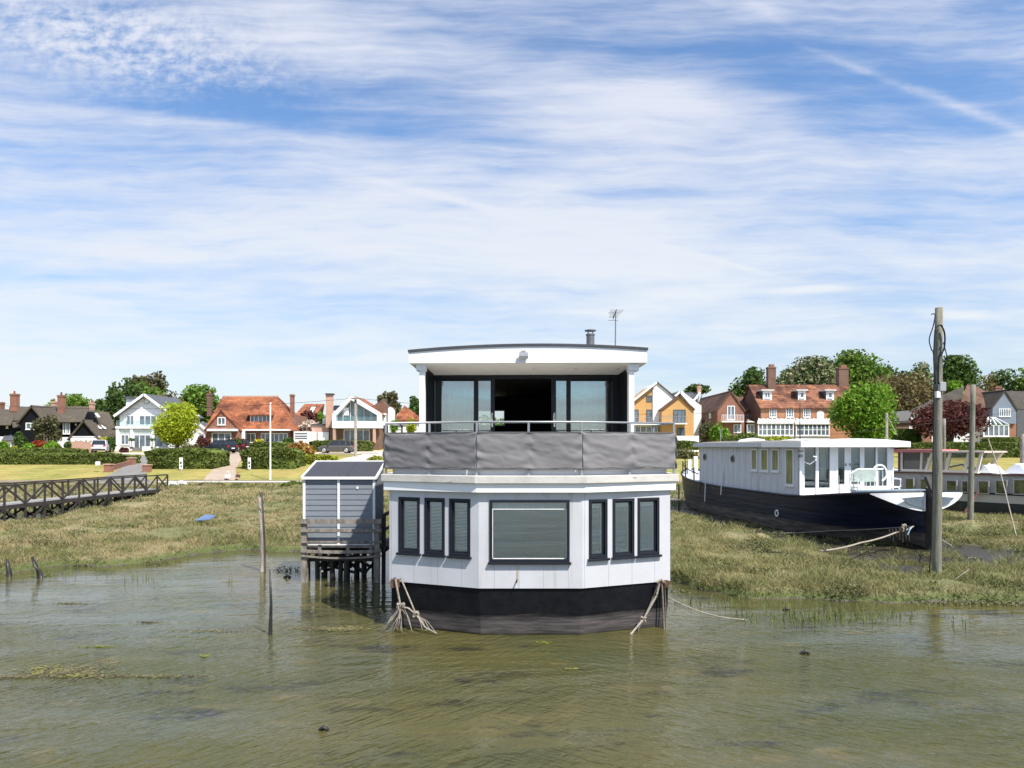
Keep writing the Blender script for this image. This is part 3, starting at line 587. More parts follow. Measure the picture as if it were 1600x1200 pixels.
cs = MB()
for F, L, st, h in ((FL, LL, .56, hL), (FC, CR-CL, .5, hC), (FR, LR, .56, hR)):
    u = .05 if F is not FC else .32
    while u < L:
        cov_ = [q for q in h if q[0]-.03 < u < q[1]+.03]
        cs.fbox(F, u-.004, u+.004, ZB, (1.52 if (cov_ or F is not FC or True) and (h[0][0]-.06 < u < h[-1][1]+.06) else ZT), 0, .0025)
        if h[0][0]-.06 < u < h[-1][1]+.06: cs.fbox(F, u-.004, u+.004, zl1+.06, ZT, 0, .0025)
        u += st
wl.build2('wall', M['wallw'], cs, mat('joint_line', (.34, .35, .38), .7), hb)
def hwin(F, o, big=False, rev=.05):
    a, b, c, d = o; fw = .055 if big else .06; f_ = MB()
    for s_ in ((a, b, d-fw, d), (a, b, c, c+fw), (a, a+fw, c+fw, d-fw), (b-fw, b, c+fw, d-fw)): f_.fbox(F, *s_, -.09, .03 if big else .015)
    f_.fbox(F, a-.03, b+.03, c-.045, c-.002, -.02, .075)
    if not big:
        for s_ in ((a+fw, b-fw, d-fw-.03, d-fw), (a+fw, b-fw, c+fw, c+fw+.03), (a+fw, a+fw+.03, c+fw+.03, d-fw-.03), (b-fw-.03, b-fw, c+fw+.03, d-fw-.03)): f_.fbox(F, *s_, -.07, -.03)
        fw += .03
    w = f_.build('window', M['dark'], hb, bevel=.004)
    MB().fbox(F, a+fw-.01, b-fw+.01, c+fw-.01, d-fw+.01, -.062, -.052).build('pane', M['pane'], w)
    if big:
        MB().fbox(F, a+fw, b-fw, c+fw, d-.20, -.16, -.145).build('roller_blind', M['screen'], w)
        z = MB(); z.fbox(F, a+fw, b-fw, d-.20, d-.185, -.05, -.04); z.fbox(F, a+fw, a+fw+.012, c+fw, d-.2, -.05, -.04).fbox(F, b-fw-.012, b-fw, c+fw, d-.2, -.05, -.04).fbox(F, a+fw, b-fw, c+fw, c+fw+.015, -.05, -.04)
        z.build('blind_guide', M['slat'], w); MB().fbox(F, a+fw, b-fw, d-.19, d-.06, -.15, -.10).build('blind_box', M['curtain'], w)
    else:
        z = MB(); v = c+fw+.01
        if F is FL:
            while v < d-fw: z.fbox(F, a+fw+.01, b-fw-.01, v, v+.016, -.135, -.12); v += .030
            z.build('venetian_blind', M['slat'], w)
        else:
            for s_ in ((a+fw, b-fw, d-fw-.09, d-fw-.01), (b-fw-.015, b-fw, c+fw, d-fw), (a+fw, b-fw, c+fw, c+fw+.015), (a+fw, a+fw+.008, c+fw, d-fw)): z.fbox(F, *s_, -.11, -.10)
            z.build('blind_frame', M['slat'], w)
for o in hL: hwin(FL, o)
for o in hR: hwin(FR, o)
hwin(FC, hC[0], True)
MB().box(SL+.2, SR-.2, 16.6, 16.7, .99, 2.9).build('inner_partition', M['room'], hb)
sp = MB(); sp.tube([(X_(808, D0), D0+.02, 1.15), (X_(807, D0), D0-.10, 1.11)], .016, 8); sp.build('drain_spout', M['wetwood'], hb)
st = MB(); u0 = X_(808, D0)-CL; st.fbox(FC, u0-.012, u0+.018, 1.15, 1.32, 0, .003); st.build('rust_stain', mat('rust_stain', (.42, .27, .14), .8), hb)
# deck edge
band(-.3, .115, 2.925, 3.105).build('fascia_band', M['whiter'], hb)
band(-.6, .175, 3.107, 3.262).build('deck_edge', M['cap'], hb, bevel=.012)
plate(-.5, 3.06, 3.225).build('deck', M['decking'], hb)
def inner(F, L, off, z0, z1, n0, n1): return MB().fbox(F, off, L-off, z0, z1, n0, n1)
up_ = MB()
for F, L in ((FL, LL), (FC, CR-CL), (FR, LR)): up_.fbox(F, .02, L-.02, 3.265, 3.40, -.16, -.10)
up_.build('upstand', M['white'], hb)
# rail and canvas
rl = MB(); rp = [(X_(603, 15.2), 17.5), (X_(603, 15.2), 15.2), (X_(745, D0+.02), D0+.02), (X_(909, D0+.02), D0+.02), (X_(1053, 15.2), 15.2), (X_(1053, 15.2), 17.5)]
zr = 4.35
rl.tube([(x, y, zr) for x, y in rp[:2]]+[], .021, 8).tube([(x, y, zr) for x, y in rp[1:5]], .021, 8).tube([(x, y, zr) for x, y in rp[4:]], .021, 8)
rl.build('handrail', M['steel'], hb, smooth=True)
lr = MB(); lr.tube([(x, y, 3.44) for x, y in rp], .014, 6); lr.tube([(x, y, 4.13) for x, y in rp], .012, 6); lr.build('lower_rail', M['steel'], hb)
def along(px, i):
    a, b = rp[i], rp[i+1]; k_ = (px-800)/F_PX; t = (k_*a[1]-a[0])/((b[0]-a[0])-k_*(b[1]-a[1])); return (a[0]+(b[0]-a[0])*t, a[1]+(b[1]-a[1])*t)
for q in (rp[1], along(671, 1), rp[2], along(826, 2), rp[3], along(984, 3), rp[4], (rp[0][0], 17.4), (rp[5][0], 17.4)):
    m_ = MB(); m_.box(q[0]-.022, q[0]+.022, q[1]-.022, q[1]+.022, 3.26, zr-.015).box(q[0]-.05, q[0]+.05, q[1]-.05, q[1]+.05, 3.262, 3.272); m_.build('rail_post', M['steel'], hb)
def canvas(a, b, seams, name='canvas_screen'):
    nu, nv = 150, 26; z0, z1 = 3.385, 4.145; V_ = []; L = math.hypot(b[0]-a[0], b[1]-a[1]); nx_, ny_ = -(b[1]-a[1])/L*-1, -(b[0]-a[0])/L
    s_ = RNG.random(8)*6
    for j in range(nv+1):
        for i in range(nu+1):
            u = i/nu; v = j/nv; edge = min([abs(u-e) for e in seams]); tension = math.exp(-(edge/.07)**2)
            wv_ = .012*math.sin(4*u*L+s_[0]+1.5*v)*math.sin(math.pi*v)**.7+.030*(fbm(u*L*.9+s_[1]-v*.7, v*2.2+s_[2]+(u*L)*.5, 3)-.5)*math.sin(math.pi*v)**.35+.030*(abs(fbm(u*L*1.6+s_[6], v*4.5+s_[7]+u*L*.9, 3)-.5)*2)**.75*math.sin(math.pi*v)**.4
            wv_ += .022*tension*.7*math.sin(v*17+s_[4]*3+edge*20)*(1-edge/.15 if edge < .15 else 0)
            sag = .016*abs(math.sin(math.pi*u*6))*(1 if j == nv else 0)*-1+(.02*math.sin(7*u*L+s_[5]) if j == 0 else 0)+.022*(-abs(math.sin(math.pi*u*(len(seams)-1))))*(v-.4)
            V_.append((a[0]+(b[0]-a[0])*u+nx_*(.05+float(wv_)), a[1]+(b[1]-a[1])*u+ny_*(.05+float(wv_)), z0+(z1-z0)*v+sag))
    F_ = [(j*(nu+1)+i, j*(nu+1)+i+1, (j+1)*(nu+1)+i+1, (j+1)*(nu+1)+i) for j in range(nv) for i in range(nu)]
    V_ = np.array(V_)-np.array(hb.location); o = mesh_np(name, V_, np.array(F_), M['canvas'], hb, smooth=True)
    s = o.modifiers.new('Solidify', 'SOLIDIFY'); s.thickness = .004; return o
canvas(rp[1], rp[2], [0, .48, 1]); canvas(rp[2], rp[3], [0, .5, 1]); canvas(rp[3], rp[4], [0, .52, 1])
canvas((rp[1][0], 17.4), rp[1], [0, 1]); canvas(rp[4], (rp[4][0], 17.4), [0, 1])
hm = MB()
for a, b in ((rp[1], rp[2]), (rp[2], rp[3]), (rp[3], rp[4])):
    L = math.hypot(b[0]-a[0], b[1]-a[1]); F = Fr((a[0], a[1], 0), (b[0]-a[0], b[1]-a[1], 0)); hm.fbox(F, .02, L-.02, 3.37, 3.395, .04, .055).fbox(F, .02, L-.02, 4.125, 4.150, .04, .058)
hm.build('canvas_hem', mat('dark_hem', (.10, .10, .11), .8), hb)
# upper cabin
YF, YD, YB = 16.35, 18.3, 27.0
xl, xr = X_(664, YF), X_(986, YF)
ZF = 3.24; ZC = 5.69
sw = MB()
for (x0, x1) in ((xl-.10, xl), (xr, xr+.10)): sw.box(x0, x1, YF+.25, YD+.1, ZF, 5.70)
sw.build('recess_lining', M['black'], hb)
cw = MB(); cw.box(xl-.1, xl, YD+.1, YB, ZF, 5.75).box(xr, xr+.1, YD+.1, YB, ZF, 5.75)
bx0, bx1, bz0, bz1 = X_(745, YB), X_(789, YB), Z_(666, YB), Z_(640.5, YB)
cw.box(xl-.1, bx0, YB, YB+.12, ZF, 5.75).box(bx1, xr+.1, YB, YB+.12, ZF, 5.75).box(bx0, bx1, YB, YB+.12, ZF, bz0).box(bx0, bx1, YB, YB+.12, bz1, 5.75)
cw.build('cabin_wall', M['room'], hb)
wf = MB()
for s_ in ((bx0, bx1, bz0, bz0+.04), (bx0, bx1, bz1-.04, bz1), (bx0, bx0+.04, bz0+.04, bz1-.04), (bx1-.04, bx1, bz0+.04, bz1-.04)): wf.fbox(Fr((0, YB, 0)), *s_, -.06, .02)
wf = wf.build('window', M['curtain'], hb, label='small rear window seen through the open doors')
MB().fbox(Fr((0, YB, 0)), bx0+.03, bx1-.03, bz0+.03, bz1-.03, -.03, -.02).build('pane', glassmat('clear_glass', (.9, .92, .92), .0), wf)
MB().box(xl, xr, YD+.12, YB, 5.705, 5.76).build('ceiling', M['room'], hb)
# a few pieces of furniture in the dark room
MB().box(-.9, -.1, 22, 23.2, ZF, ZF+.45).box(-.9, -.1, 23.2, 23.4, ZF, ZF+.85).build('armchair', M['room'], hb)
lt = MB(); lt.tube([(X_(793, 21), 21, 5.70), (X_(793, 21), 21, 5.25)], .01, 6); lt.tube([(X_(793, 21), 21, 5.25), (X_(793, 21), 21, 5.08)], [.05, .16], 10); lt.build('pendant_lamp', M['black'], hb)
# roof
def zroof(x): # camber
    c = (xl+xr)/2; h = (xr-xl)/2+.5; return .13*(1-((x-c)/h)**2)
rx0, rx1 = X_(637.5, YF-.15), X_(1012.5, YF-.15); ry0, ry1 = YF-.15, YB+.5
n_r = 16; xs = [rx0+(rx1-rx0)*i/n_r for i in range(n_r+1)]
lift = lambda x: .05*(x-rx0)/(rx1-rx0)
fa = MB(); F = Fr((0, ry0, 0)); fa.prism(F, [(rx0+.02, 5.755)]+[(rx1-.02, 5.77)]+[(x, 5.985+zroof(x)+lift(x)) for x in reversed([rx0+.02]+xs[1:-1]+[rx1-.02])], -.035, 0); fa.build('fascia', M['whiter'], hb)
ft = MB(); ft.prism(F, [(x, 5.99+zroof(x)+lift(x)) for x in xs]+[(x, 6.045+zroof(x)+lift(x)) for x in reversed(xs)], -(ry1-ry0), .03); ft.build('roof', M['roofedge'], hb)
sb = MB(); sb.box(rx0+.02, rx0+.055, ry0+.04, ry1, 5.76, 5.98).box(rx1-.055, rx1-.02, ry0+.04, ry1, 5.76, 5.98); sb.build('side_fascia', M['white'], hb)
MB().slab([(rx0+.06, ry0+.04, 5.765), (rx1-.06, ry0+.04, 5.78), (rx1-.06, YD, 5.725), (rx0+.06, YD, 5.71)], .02).build('soffit', M['soffit'], hb)
sl_ = MB()
for i in range(5): sl_.tube([(xl+.5+i*1.02, 17.2, 5.745), (xl+.5+i*1.02, 17.2, 5.725)], .04, 10)
sl_.build('downlight', M['steel'], hb)
for (px0, px1, cap) in ((655, 663.5, (650.5, 665)), (982.5, 991, (982, 998))):
    m_ = MB(); m_.box(X_(px0, YF), X_(px1, YF), YF, YF+.22, ZF, 5.60); pl_ = m_.build('pillar', M['whiter'], hb, bevel=.006)
    MB().box(X_(cap[0], YF), X_(cap[1], YF), YF-.04, YF+.3, 5.60, 5.75).build('bracket', M['white'], pl_)
# sliding doors
FD = Fr((0, YD, 0)); xd = lambda px: X_(px, YD)
fr_ = MB(); zt = 5.69
fr_.fbox(FD, xl, xr, 5.60, zt, -.16, .0).fbox(FD, xl, xr, ZF, ZF+.06, -.16, 0).fbox(FD, xl, xd(679), ZF+.06, 5.6, -.16, 0).fbox(FD, xd(957.5), xr, ZF+.06, 5.6, -.16, 0)
fr_.build('door_frame', M['dark'], hb)
def door(p0, p1, g0, g1, n0, handle=None):
    d_ = MB(); a, b, c, d = xd(p0), xd(p1), xd(g0), xd(g1)
    d_.fbox(FD, a, c, ZF+.06, 5.6, n0, n0+.05).fbox(FD, d, b, ZF+.06, 5.6, n0, n0+.05).fbox(FD, c, d, 5.545, 5.6, n0, n0+.05).fbox(FD, c, d, ZF+.06, ZF+.16, n0, n0+.05)
    d_ = d_.build('sliding_door', M['dark'], hb, bevel=.004); MB().fbox(FD, c-.01, d+.01, ZF+.15, 5.56, n0+.02, n0+.03).build('pane', M['doorglass'], d_)
    if handle:
        h_ = MB(); x = xd(handle); q = n0+.05; h_.fbox(FD, x-.02, x+.02, Z_(667, YD), Z_(645, YD), q, q+.015); h_.fbox(FD, x-.015, x+.015, Z_(655, YD), Z_(647, YD), q+.015, q+.07).fbox(FD, x-.035, x+.02, Z_(660, YD), Z_(648, YD), q+.05, q+.07); h_.build('handle', M['whiter'], d_, bevel=.004)
door(673, 747, 679, 740, -.14); door(741, 773, 747.5, 766.5, -.07, 769); door(885, 963, 892, 956.5, -.14); door(861.5, 892, 869, 885, -.07, 866.5)
for (a, b) in ((698, 738), (893, 936)):
    V_ = [(xd(a)+(xd(b)-xd(a))*i/60, YD+.30+.035*math.sin(i*1.3), z) for z in (ZF+.05, 5.65) for i in range(61)]; o = mesh_np('curtain', np.array(V_)-np.array(hb.location), np.array([(i, i+1, i+62, i+61) for i in range(60)]), M['curtain'], hb, smooth=True)
    s = o.modifiers.new('Solidify', 'SOLIDIFY'); s.thickness = .006
# floodlight, flue, aerial
fl = MB(); x, z = X_(818, ry0), Z_(553, ry0); fl.box(x-.05, x+.05, ry0-.08, ry0, z-.08, z+.07); fl.poly([(x-.10, ry0-.2, z-.07), (x+.10, ry0-.2, z-.07), (x+.10, ry0-.07, z+.03), (x-.10, ry0-.07, z+.03), (x-.10, ry0-.14, z-.13), (x+.10, ry0-.14, z-.13), (x+.10, ry0-.03, z-.05), (x-.10, ry0-.03, z-.05)], [(0, 1, 2, 3), (4, 5, 6, 7), (0, 1, 5, 4), (1, 2, 6, 5), (2, 3, 7, 6), (3, 0, 4, 7)])
fl.build('floodlight', M['steel'], hb)
YQ = 20.; x = X_(922.5, YQ); fq = MB(); fq.tube([(x, YQ, 6.0), (x, YQ, 6.2), (x, YQ, Z_(524, YQ))], .115, 16); fq.tube([(x, YQ, Z_(524, YQ)), (x, YQ, Z_(522, YQ))], .13, 16)
fq = fq.build('flue', M['steeld'], hb, smooth=False); cq = MB()
for a in range(4): cq.bar((x+.09*math.cos(a*1.57+.5), YQ+.09*math.sin(a*1.57+.5), Z_(523, YQ)), (x+.09*math.cos(a*1.57+.5), YQ+.09*math.sin(a*1.57+.5), Z_(517, YQ)), .015)
cq.tube([(x, YQ, Z_(517.3, YQ)), (x, YQ, Z_(516, YQ)), (x, YQ, Z_(514.3, YQ))], [.165, .165, .03], 16); cq.build('cowl', M['steeld'], fq)
YA = 22.; x = X_(961, YA); aq = MB(); aq.tube([(x, YA, 6.1), (x+.02, YA, Z_(486, YA))], .018, 6); z = Z_(491, YA)
aq.bar((x-.02, YA-.45, z+.06), (x+.02, YA+.5, z-.02), .022)
for i in range(7): y_ = YA-.42+i*.14; w_ = .21-.012*i; aq.bar((x-w_, y_, z+.05-.012*i), (x+w_, y_, z+.05-.012*i), .010)
aq.bar((x-.16, YA+.4, z+.12), (x+.16, YA+.4, z+.12), .012).bar((x-.16, YA+.4, z-.12), (x+.16, YA+.4, z-.12), .012).bar((x, YA+.4, z+.12), (x, YA+.4, z-.12), .015)
aq.build('aerial', M['steeld'], hb)
# mooring bits
M['rust'] = mat('rusty_iron', (.10, .045, .03), .8, .4, 10); MB().box(SL+.06, SL+.24, D1-.20, D1-.02, .86, 1.03).build('mooring_cleat', M['rust'], hb); MB().box(SR-.26, SR-.06, D1-.16, D1, .86, 1.0).build('mooring_cleat', M['rust'], hb)
def rope(name, pts, r, m, label, sag=0, n_=14, group=None, strands=None, twist=0):
    P = []
    for a, b in zip(pts[:-1], pts[1:]):
        a, b = Vector(a), Vector(b)
        for i in range(n_): t = i/n_; p = a.lerp(b, t); p.z -= sag*4*t*(1-t); P.append(p)
    P.append(Vector(pts[-1])); mb = MB(); mb.tube(P, r, 6)
    if strands:
        for s_ in strands: mb.tube(s_[0], s_[1], 5)
    return tag(mb.build(name, m, smooth=True), label, 'rope', group)
def knot(c, r, k=14):
    out = []; c = Vector(c)
    for j in range(3):
        q = [RNG.random()*6 for _ in range(3)]; out.append(([c+Vector((math.cos(i/k*6.28+q[0])*r, math.sin(i/k*9+q[1])*r*.7, math.sin(i/k*6.28*1.5+q[2])*r)) for i in range(k)], r*.32))
    return out
yw = D1-.22
def pw(px, py, Y): return P_(px, py, Y)
k1 = pw(626, 948, yw-.05); k2 = pw(650, 960, yw-.18)
frays = []
for i in range(15):
    a = k1+Vector((RNG.normal()*.03, 0, 0)); e = pw(595+i*3.2+RNG.normal()*4, 983+RNG.random()*6, yw-.25-RNG.random()*.25); e.z = max(e.z, -.02); m_ = a.lerp(e, .5)+Vector((RNG.normal()*.05, 0, .03)); frays.append(([a, m_, e], .0065))
rope('mooring_rope', [pw(617, 902, yw), k1], .023, M['rope'], 'thick mooring rope fraying into strands at the left corner of the houseboat hull', strands=knot(k1, .07)+frays)
fr2 = [([k2, k2+Vector((.10+.05*i, -.1, -.12)), pw(660+7*i, 984+i*1.5, yw-.4)], .008) for i in range(4)]
rope('mooring_rope', [pw(626, 903, yw), pw(640, 936, yw-.08), k2, pw(664, 980, yw-.35), pw(682, 990, yw-.5)], .018, M['rope'], 'knotted mooring rope slanting down from the left corner of the houseboat hull', strands=knot(k2, .055)+fr2+[([k1, k1.lerp(k2, .5)+Vector((0, 0, .05)), k2], .022)])
k3 = pw(1005, 968, yw-.15)
rope('mooring_rope', [pw(1031, 908, yw), pw(1026, 930, yw-.03), k3, pw(985, 992, yw-.4), pw(975, 999, yw-.5)], .024, M['rope'], 'pale knotted mooring rope slanting down at the right corner of the houseboat hull', strands=knot(k3, .05)+[([pw(1028, 912, yw), pw(1018, 940, yw-.04), k3], .02), ([k3, pw(998, 982, yw-.2), pw(997, 992, yw-.2)], .012)])
rope('mooring_rope', [pw(1034, 908, yw), pw(1036, 945, yw+.02), pw(1038, 990, yw)], .020, M['ropeg'], 'muddy rope hanging straight down the right corner of the houseboat hull', strands=[([pw(1027, 910, yw), pw(1033, 906, yw-.04), pw(1039, 912, yw)], .03), ([pw(1038, 912, yw+.05), pw(1040, 945, yw+.05), pw(1039, 988, yw+.05)], .014)])
rope('mooring_rope', [pw(1038, 930, 15.4), (5.15, 15.7, .02), (5.9, 16.1, -.02)], .014, M['rope'], 'thin line running from the houseboat into the water on its right', sag=.12)
# ---------------- jetty, platform and shed ----------------
YS = 20.3
sh = thing('shed', 'blue-grey boarded shed with white trim standing over the water on a timber platform', 'shed', (X_(530, YS), YS, 1.06))
x0, x1 = X_(475, YS), X_(585.5, YS); zb, zt0, zt1 = 1.06, Z_(745, YS), Z_(722, 21.7); y0, y1 = YS+.02, YS+1.4
FSd = Fr((x1, 0, 0), (0, 1, 0)); w = MB(); w.prism(FSd, [(y0, zb), (y1, zb), (y1, zt1-.04), (y0, zt0-.03)], -(x1-x0), 0); w.build('wall', M['shed'], sh)
bd = MB(); z = zb+.02
while z < zt0-.05:
    for a, b in ((x0+.04, X_(527, YS)), (X_(531.5, YS), x1-.04)):
        bd.poly([(a, y0-.002, z), (b, y0-.002, z), (b, y0-.020, z), (a, y0-.020, z), (a, y0-.002, z+.148), (b, y0-.002, z+.148), (b, y0-.006, z+.148), (a, y0-.006, z+.148)], [(0, 1, 2, 3), (4, 5, 6, 7), (0, 1, 5, 4), (1, 2, 6, 5), (2, 3, 7, 6), (3, 0, 4, 7)])
    z += .156
bd.build('boarding', M['shed'], sh)
tr_ = MB()
for px in (475.5, 529.3, 584.5): x = X_(px, YS); tr_.box(x-.035, x+.035, y0-.045, y0-.021, zb, zt0-.06)
tr_.box(x0, x1, y0-.05, y0-.021, zb-.06, zb); tr_.build('corner_post', M['white'], sh)
dz_ = (zt1-zt0)/(y1-y0); roofz = lambda y: zt0+dz_*(y-y0)
rf = MB(); rf.slab([(x0-.03, y0-.05, roofz(y0-.05)), (x1+.03, y0-.05, roofz(y0-.05)), (x1+.03, y1+.05, roofz(y1+.05)), (x0-.03, y1+.05, roofz(y1+.05))], .03); rf = rf.build('roof', M['shedroof'], sh)
be = MB(); e = .055
for a, b in (((x0-.05, y0-.08), (x1+.05, y0-.08)), ((x1+.05, y0-.08), (x1+.05, y1+.08)), ((x0-.05, y0-.08), (x0-.05, y1+.08)), ((x0-.05, y1+.08), (x1+.05, y1+.08))):
    be.bar((a[0], a[1], roofz(a[1])-.01), (b[0], b[1], roofz(b[1])-.01), .05, .075)
be.build('barge_board', M['whiter'], rf); x = X_(540, YS); MB().slab([(x-.004, y0, roofz(y0)+.012), (x+.004, y0, roofz(y0)+.012), (x+.004, y1, roofz(y1)+.012), (x-.004, y1, roofz(y1)+.012)], .012).build('felt_seam', M['roofedge'], rf)
MB().box(X_(557, YS), X_(560, YS), y0-.035, y0-.018, Z_(764, YS), Z_(760, YS)).build('vent', M['white'], sh)
pf = thing('timber_platform', 'weathered timber platform on posts carrying the blue-grey shed', 'platform', (X_(530, YS), YS, 0))
yp = YS-.22
for px, w_, lean in ((475, .155, -.02), (589.5, .155, .01)):
    x = X_(px, yp); MB().hexa([(x-w_/2+lean*-2, yp-.07, -.6), (x+w_/2-lean*2, yp-.07, -.6), (x+w_/2-lean*2, yp+.08, -.6), (x-w_/2-lean*2, yp+.08, -.6), (x-w_/2, yp-.07, Z_(812, yp)), (x+w_/2, yp-.07, Z_(812, yp)), (x+w_/2, yp+.08, Z_(812, yp)), (x-w_/2, yp+.08, Z_(812, yp))]).build('post', M['oldwood'], pf)
def rail_(py0, py1, a=472, b=597, sagp=0, yo=-.09, th=.04, nm='rail', m_='oldwood'):
    mb = MB(); n_ = 8
    for i in range(n_):
        t0, t1 = i/n_, (i+1)/n_; f = lambda t: -sagp*4*t*(1-t)*yp/F_PX; xa, xb = X_(a+(b-a)*t0, yp), X_(a+(b-a)*t1, yp)
        mb.hexa([(xa, yp+yo-th, Z_(py1, yp)+f(t0)), (xb, yp+yo-th, Z_(py1, yp)+f(t1)), (xb, yp+yo, Z_(py1, yp)+f(t1)), (xa, yp+yo, Z_(py1, yp)+f(t0)), (xa, yp+yo-th, Z_(py0, yp)+f(t0)), (xb, yp+yo-th, Z_(py0, yp)+f(t1)), (xb, yp+yo, Z_(py0, yp)+f(t1)), (xa, yp+yo, Z_(py0, yp)+f(t0))])
    return mb.build(nm, M[m_], pf)
rail_(810.5, 817.5); rail_(826, 830.5); rail_(844.5, 847.5, th=.03); rail_(857.5, 862, sagp=2); rail_(866, 868.5, sagp=4, nm='joist', m_='oldwood'); rail_(871, 880, a=477, b=588, sagp=-1, yo=.3, nm='joist', m_='tarwood')
for px in (500, 544, 580): MB().box(X_(px-2.6, yp), X_(px+2.6, yp), yp-.05, yp+.02, Z_(868, yp), Z_(851, yp)).build('spacer', M['oldwood'], pf)
MB().box(X_(473, yp), X_(592, yp), yp+.05, yp+1.9, .80, .86).build('floor', M['tarwood'], pf); MB().box(X_(473, yp), X_(592, yp), yp-.02, yp+1.8, .98, 1.03).build('floor', M['oldwood'], pf)
for i in range(9):
    px = 480+i*12.5+random.random()*4; y_ = yp+.3+random.random()*1.5; x = X_(px, yp)*y_/yp; MB().tube([(x+random.gauss(0, .05), y_, -.6), (x, y_, .82)], .045+.05*random.random(), 8).build('pile', M['wetwood'], pf)
for i in range(13):
    xa = X_(482+random.random()*90, yp); xb = X_(486+random.random()*100, yp); y_ = yp+.25+random.random()*1.5; MB().bar((xa, y_, .05+.3*random.random()), (xb, y_+.3, .25+.5*random.random()), .05+.04*random.random()).build('brace', M['wetwood'], pf)
# walkway between platform and houseboat, running back to the bank
wk = thing('jetty_walkway', 'dark timber walkway between the shed and the houseboat wall', 'jetty', (-3.3, 24, 0))
wx0, wx1 = -3.74, -2.92
d_ = MB(); y_ = 20.3
while y_ < 33: d_.box(wx0, wx1, y_, y_+.12, .96, 1.0); y_ += .14
d_.build('deck_boards', M['tarwood'], wk); MB().box(wx0+.04, wx0+.12, 20.3, 33, .82, .955).box(wx1-.12, wx1-.04, 20.3, 33, .82, .955).build('bearer', M['wetwood'], wk)
for i, y_ in enumerate(np.arange(20.5, 33, 1.7)):
    for x in (wx0+.02, wx1-.04): MB().tube([(x, y_, -.6), (x+.02, y_, 1.9 if x < -3.3 else 1.0)], .06, 8).build('post', M['tarwood'], wk)
MB().box(wx0-.01, wx0+.04, 20.4, 33, 1.80, 1.90).box(wx0-.01, wx0+.04, 20.4, 33, 1.38, 1.45).build('handrail', M['tarwood'], wk)
for i in range(6): MB().bar((wx0+random.random()*.5, 20.6+i*.6, .0), (wx1-random.random()*.3, 20.9+i*.7, .8), .06).build('brace', M['wetwood'], wk)
# side jetty on the right of the houseboat
jr = thing('jetty_walkway', 'low dark plank walkway beside the right wall of the houseboat', 'jetty', (4.5, 34, 0))
d_ = MB(); x = 4.2
while x < 9.2: d_.box(x, x+.16, 39.0, 40.1, .88, .93); x += .19
d_.build('deck_boards', M['oldwood'], jr)
for x in np.arange(4.4, 9.3, 1.2): MB().tube([(x, 39.1, -.2), (x, 39.1, 1.75)], .05, 7).build('post', M['tarwood'], jr)
MB().box(4.3, 9.2, 39.05, 39.1, 1.66, 1.73).build('handrail', M['tarwood'], jr)
# ---------------- posts ----------------
def post(px, y_top, y_base, zb, r0, r1, m, name, label, lean_px=0, cat='post', cap=None, k=14, rough=.0):
    Y = F_PX*(HC-zb)/(y_base-HZ); x0 = X_(px+lean_px, Y); xt = X_(px, Y); zt = Z_(y_top, Y); t = thing(name, label, cat, (x0, Y, zb))
    P = [(x0+(xt-x0)*i/8+rough*random.gauss(0, 1), Y+rough*random.gauss(0, 1), zb-.7+(zt-zb+.7)*i/8) for i in range(9)]
    MB().tube(P, [r1+(r0-r1)*i/8 for i in range(9)], k).build('pole', m, t, smooth=True); return t, Y
t, YP = post(1467, 481, 900, hz(X_(1463, 19.2), 19.2)*.5+.12, .098, .120, M['postwood'], 'mooring_post', 'tallest weathered timber post with looped black cable, nearest on the right bank', -3.5, rough=.004)
xt = X_(1467, YP); xb = X_(1464, YP); rp_ = .13
MB().box(X_(1461.5, YP), X_(1471, YP), YP-rp_-.09, YP-rp_+.02, Z_(612, YP), Z_(598, YP)).build('junction_box', mat('grey_plastic', (.30, .31, .32), .5), t, bevel=.01)
b_ = MB(); b_.box(X_(1457, YP), X_(1463, YP), YP-.2, YP-.1, Z_(622, YP), Z_(612, YP)).box(X_(1459, YP), X_(1465, YP), YP-.14, YP-.06, Z_(617, YP), Z_(614, YP)); b_.build('bracket', M['whiter'], t)
cb = MB(); yy = YP-.17
def cpt(*L): return [pw(a, b, yy) for a, b in L]
def smooth(P, n_=6):
    out = []; Q = [P[0]]+P+[P[-1]]
    for i in range(1, len(Q)-2):
        for j in range(n_):
            t = j/n_; out.append(.5*((2*Q[i])+(-Q[i-1]+Q[i+1])*t+(2*Q[i-1]-5*Q[i]+4*Q[i+1]-Q[i+2])*t*t+(-Q[i-1]+3*Q[i]-3*Q[i+1]+Q[i+2])*t**3))
    out.append(P[-1]); return out
cb.tube(smooth(cpt((1455, 491), (1461, 492), (1458, 510), (1452, 530), (1455, 545), (1459, 560), (1459, 640), (1457, 760), (1455, 850), (1452, 895))), .016, 6)
cb.tube(smooth(cpt((1462, 512), (1470, 508), (1476, 522), (1475, 545), (1467, 562), (1466, 600))), .024, 6)
cb.tube(smooth(cpt((1474, 535), (1478, 550), (1481, 563))), .014, 5); cb.tube(smooth(cpt((1461, 515), (1459, 560), (1462, 600))), .018, 5)
cb.build('cable', M['dark'], t, smooth=True)
wc = MB(); wc.tube(smooth([pw(1470, 610, yy+.02), pw(1466, 660, yy), pw(1472, 720, yy), pw(1466, 790, yy), pw(1470, 890, yy)]), .006, 4); wc.build('thin_line', M['rope'], t)
t2, Y2 = post(1520.5, 601, 817, .35, .10, .135, M['postwood'], 'mooring_post', 'leaning timber post with mossy top in front of the cream barge', -5, rough=.004)
post(1475, 654, 780, .5, .10, .12, M['oldwood'], 'timber_stake', 'short thin grey stake just right of the tallest post', 0)
post(1598, 678, 800, .4, .12, .13, M['oldwood'], 'timber_stake', 'grey stake at the right edge in front of the long hedge', 0)
t3 = thing('timber_post', 'pair of weathered stakes lashed together standing in the water left of the shed', 'post', (X_(409, 21.8), 21.8, 0))
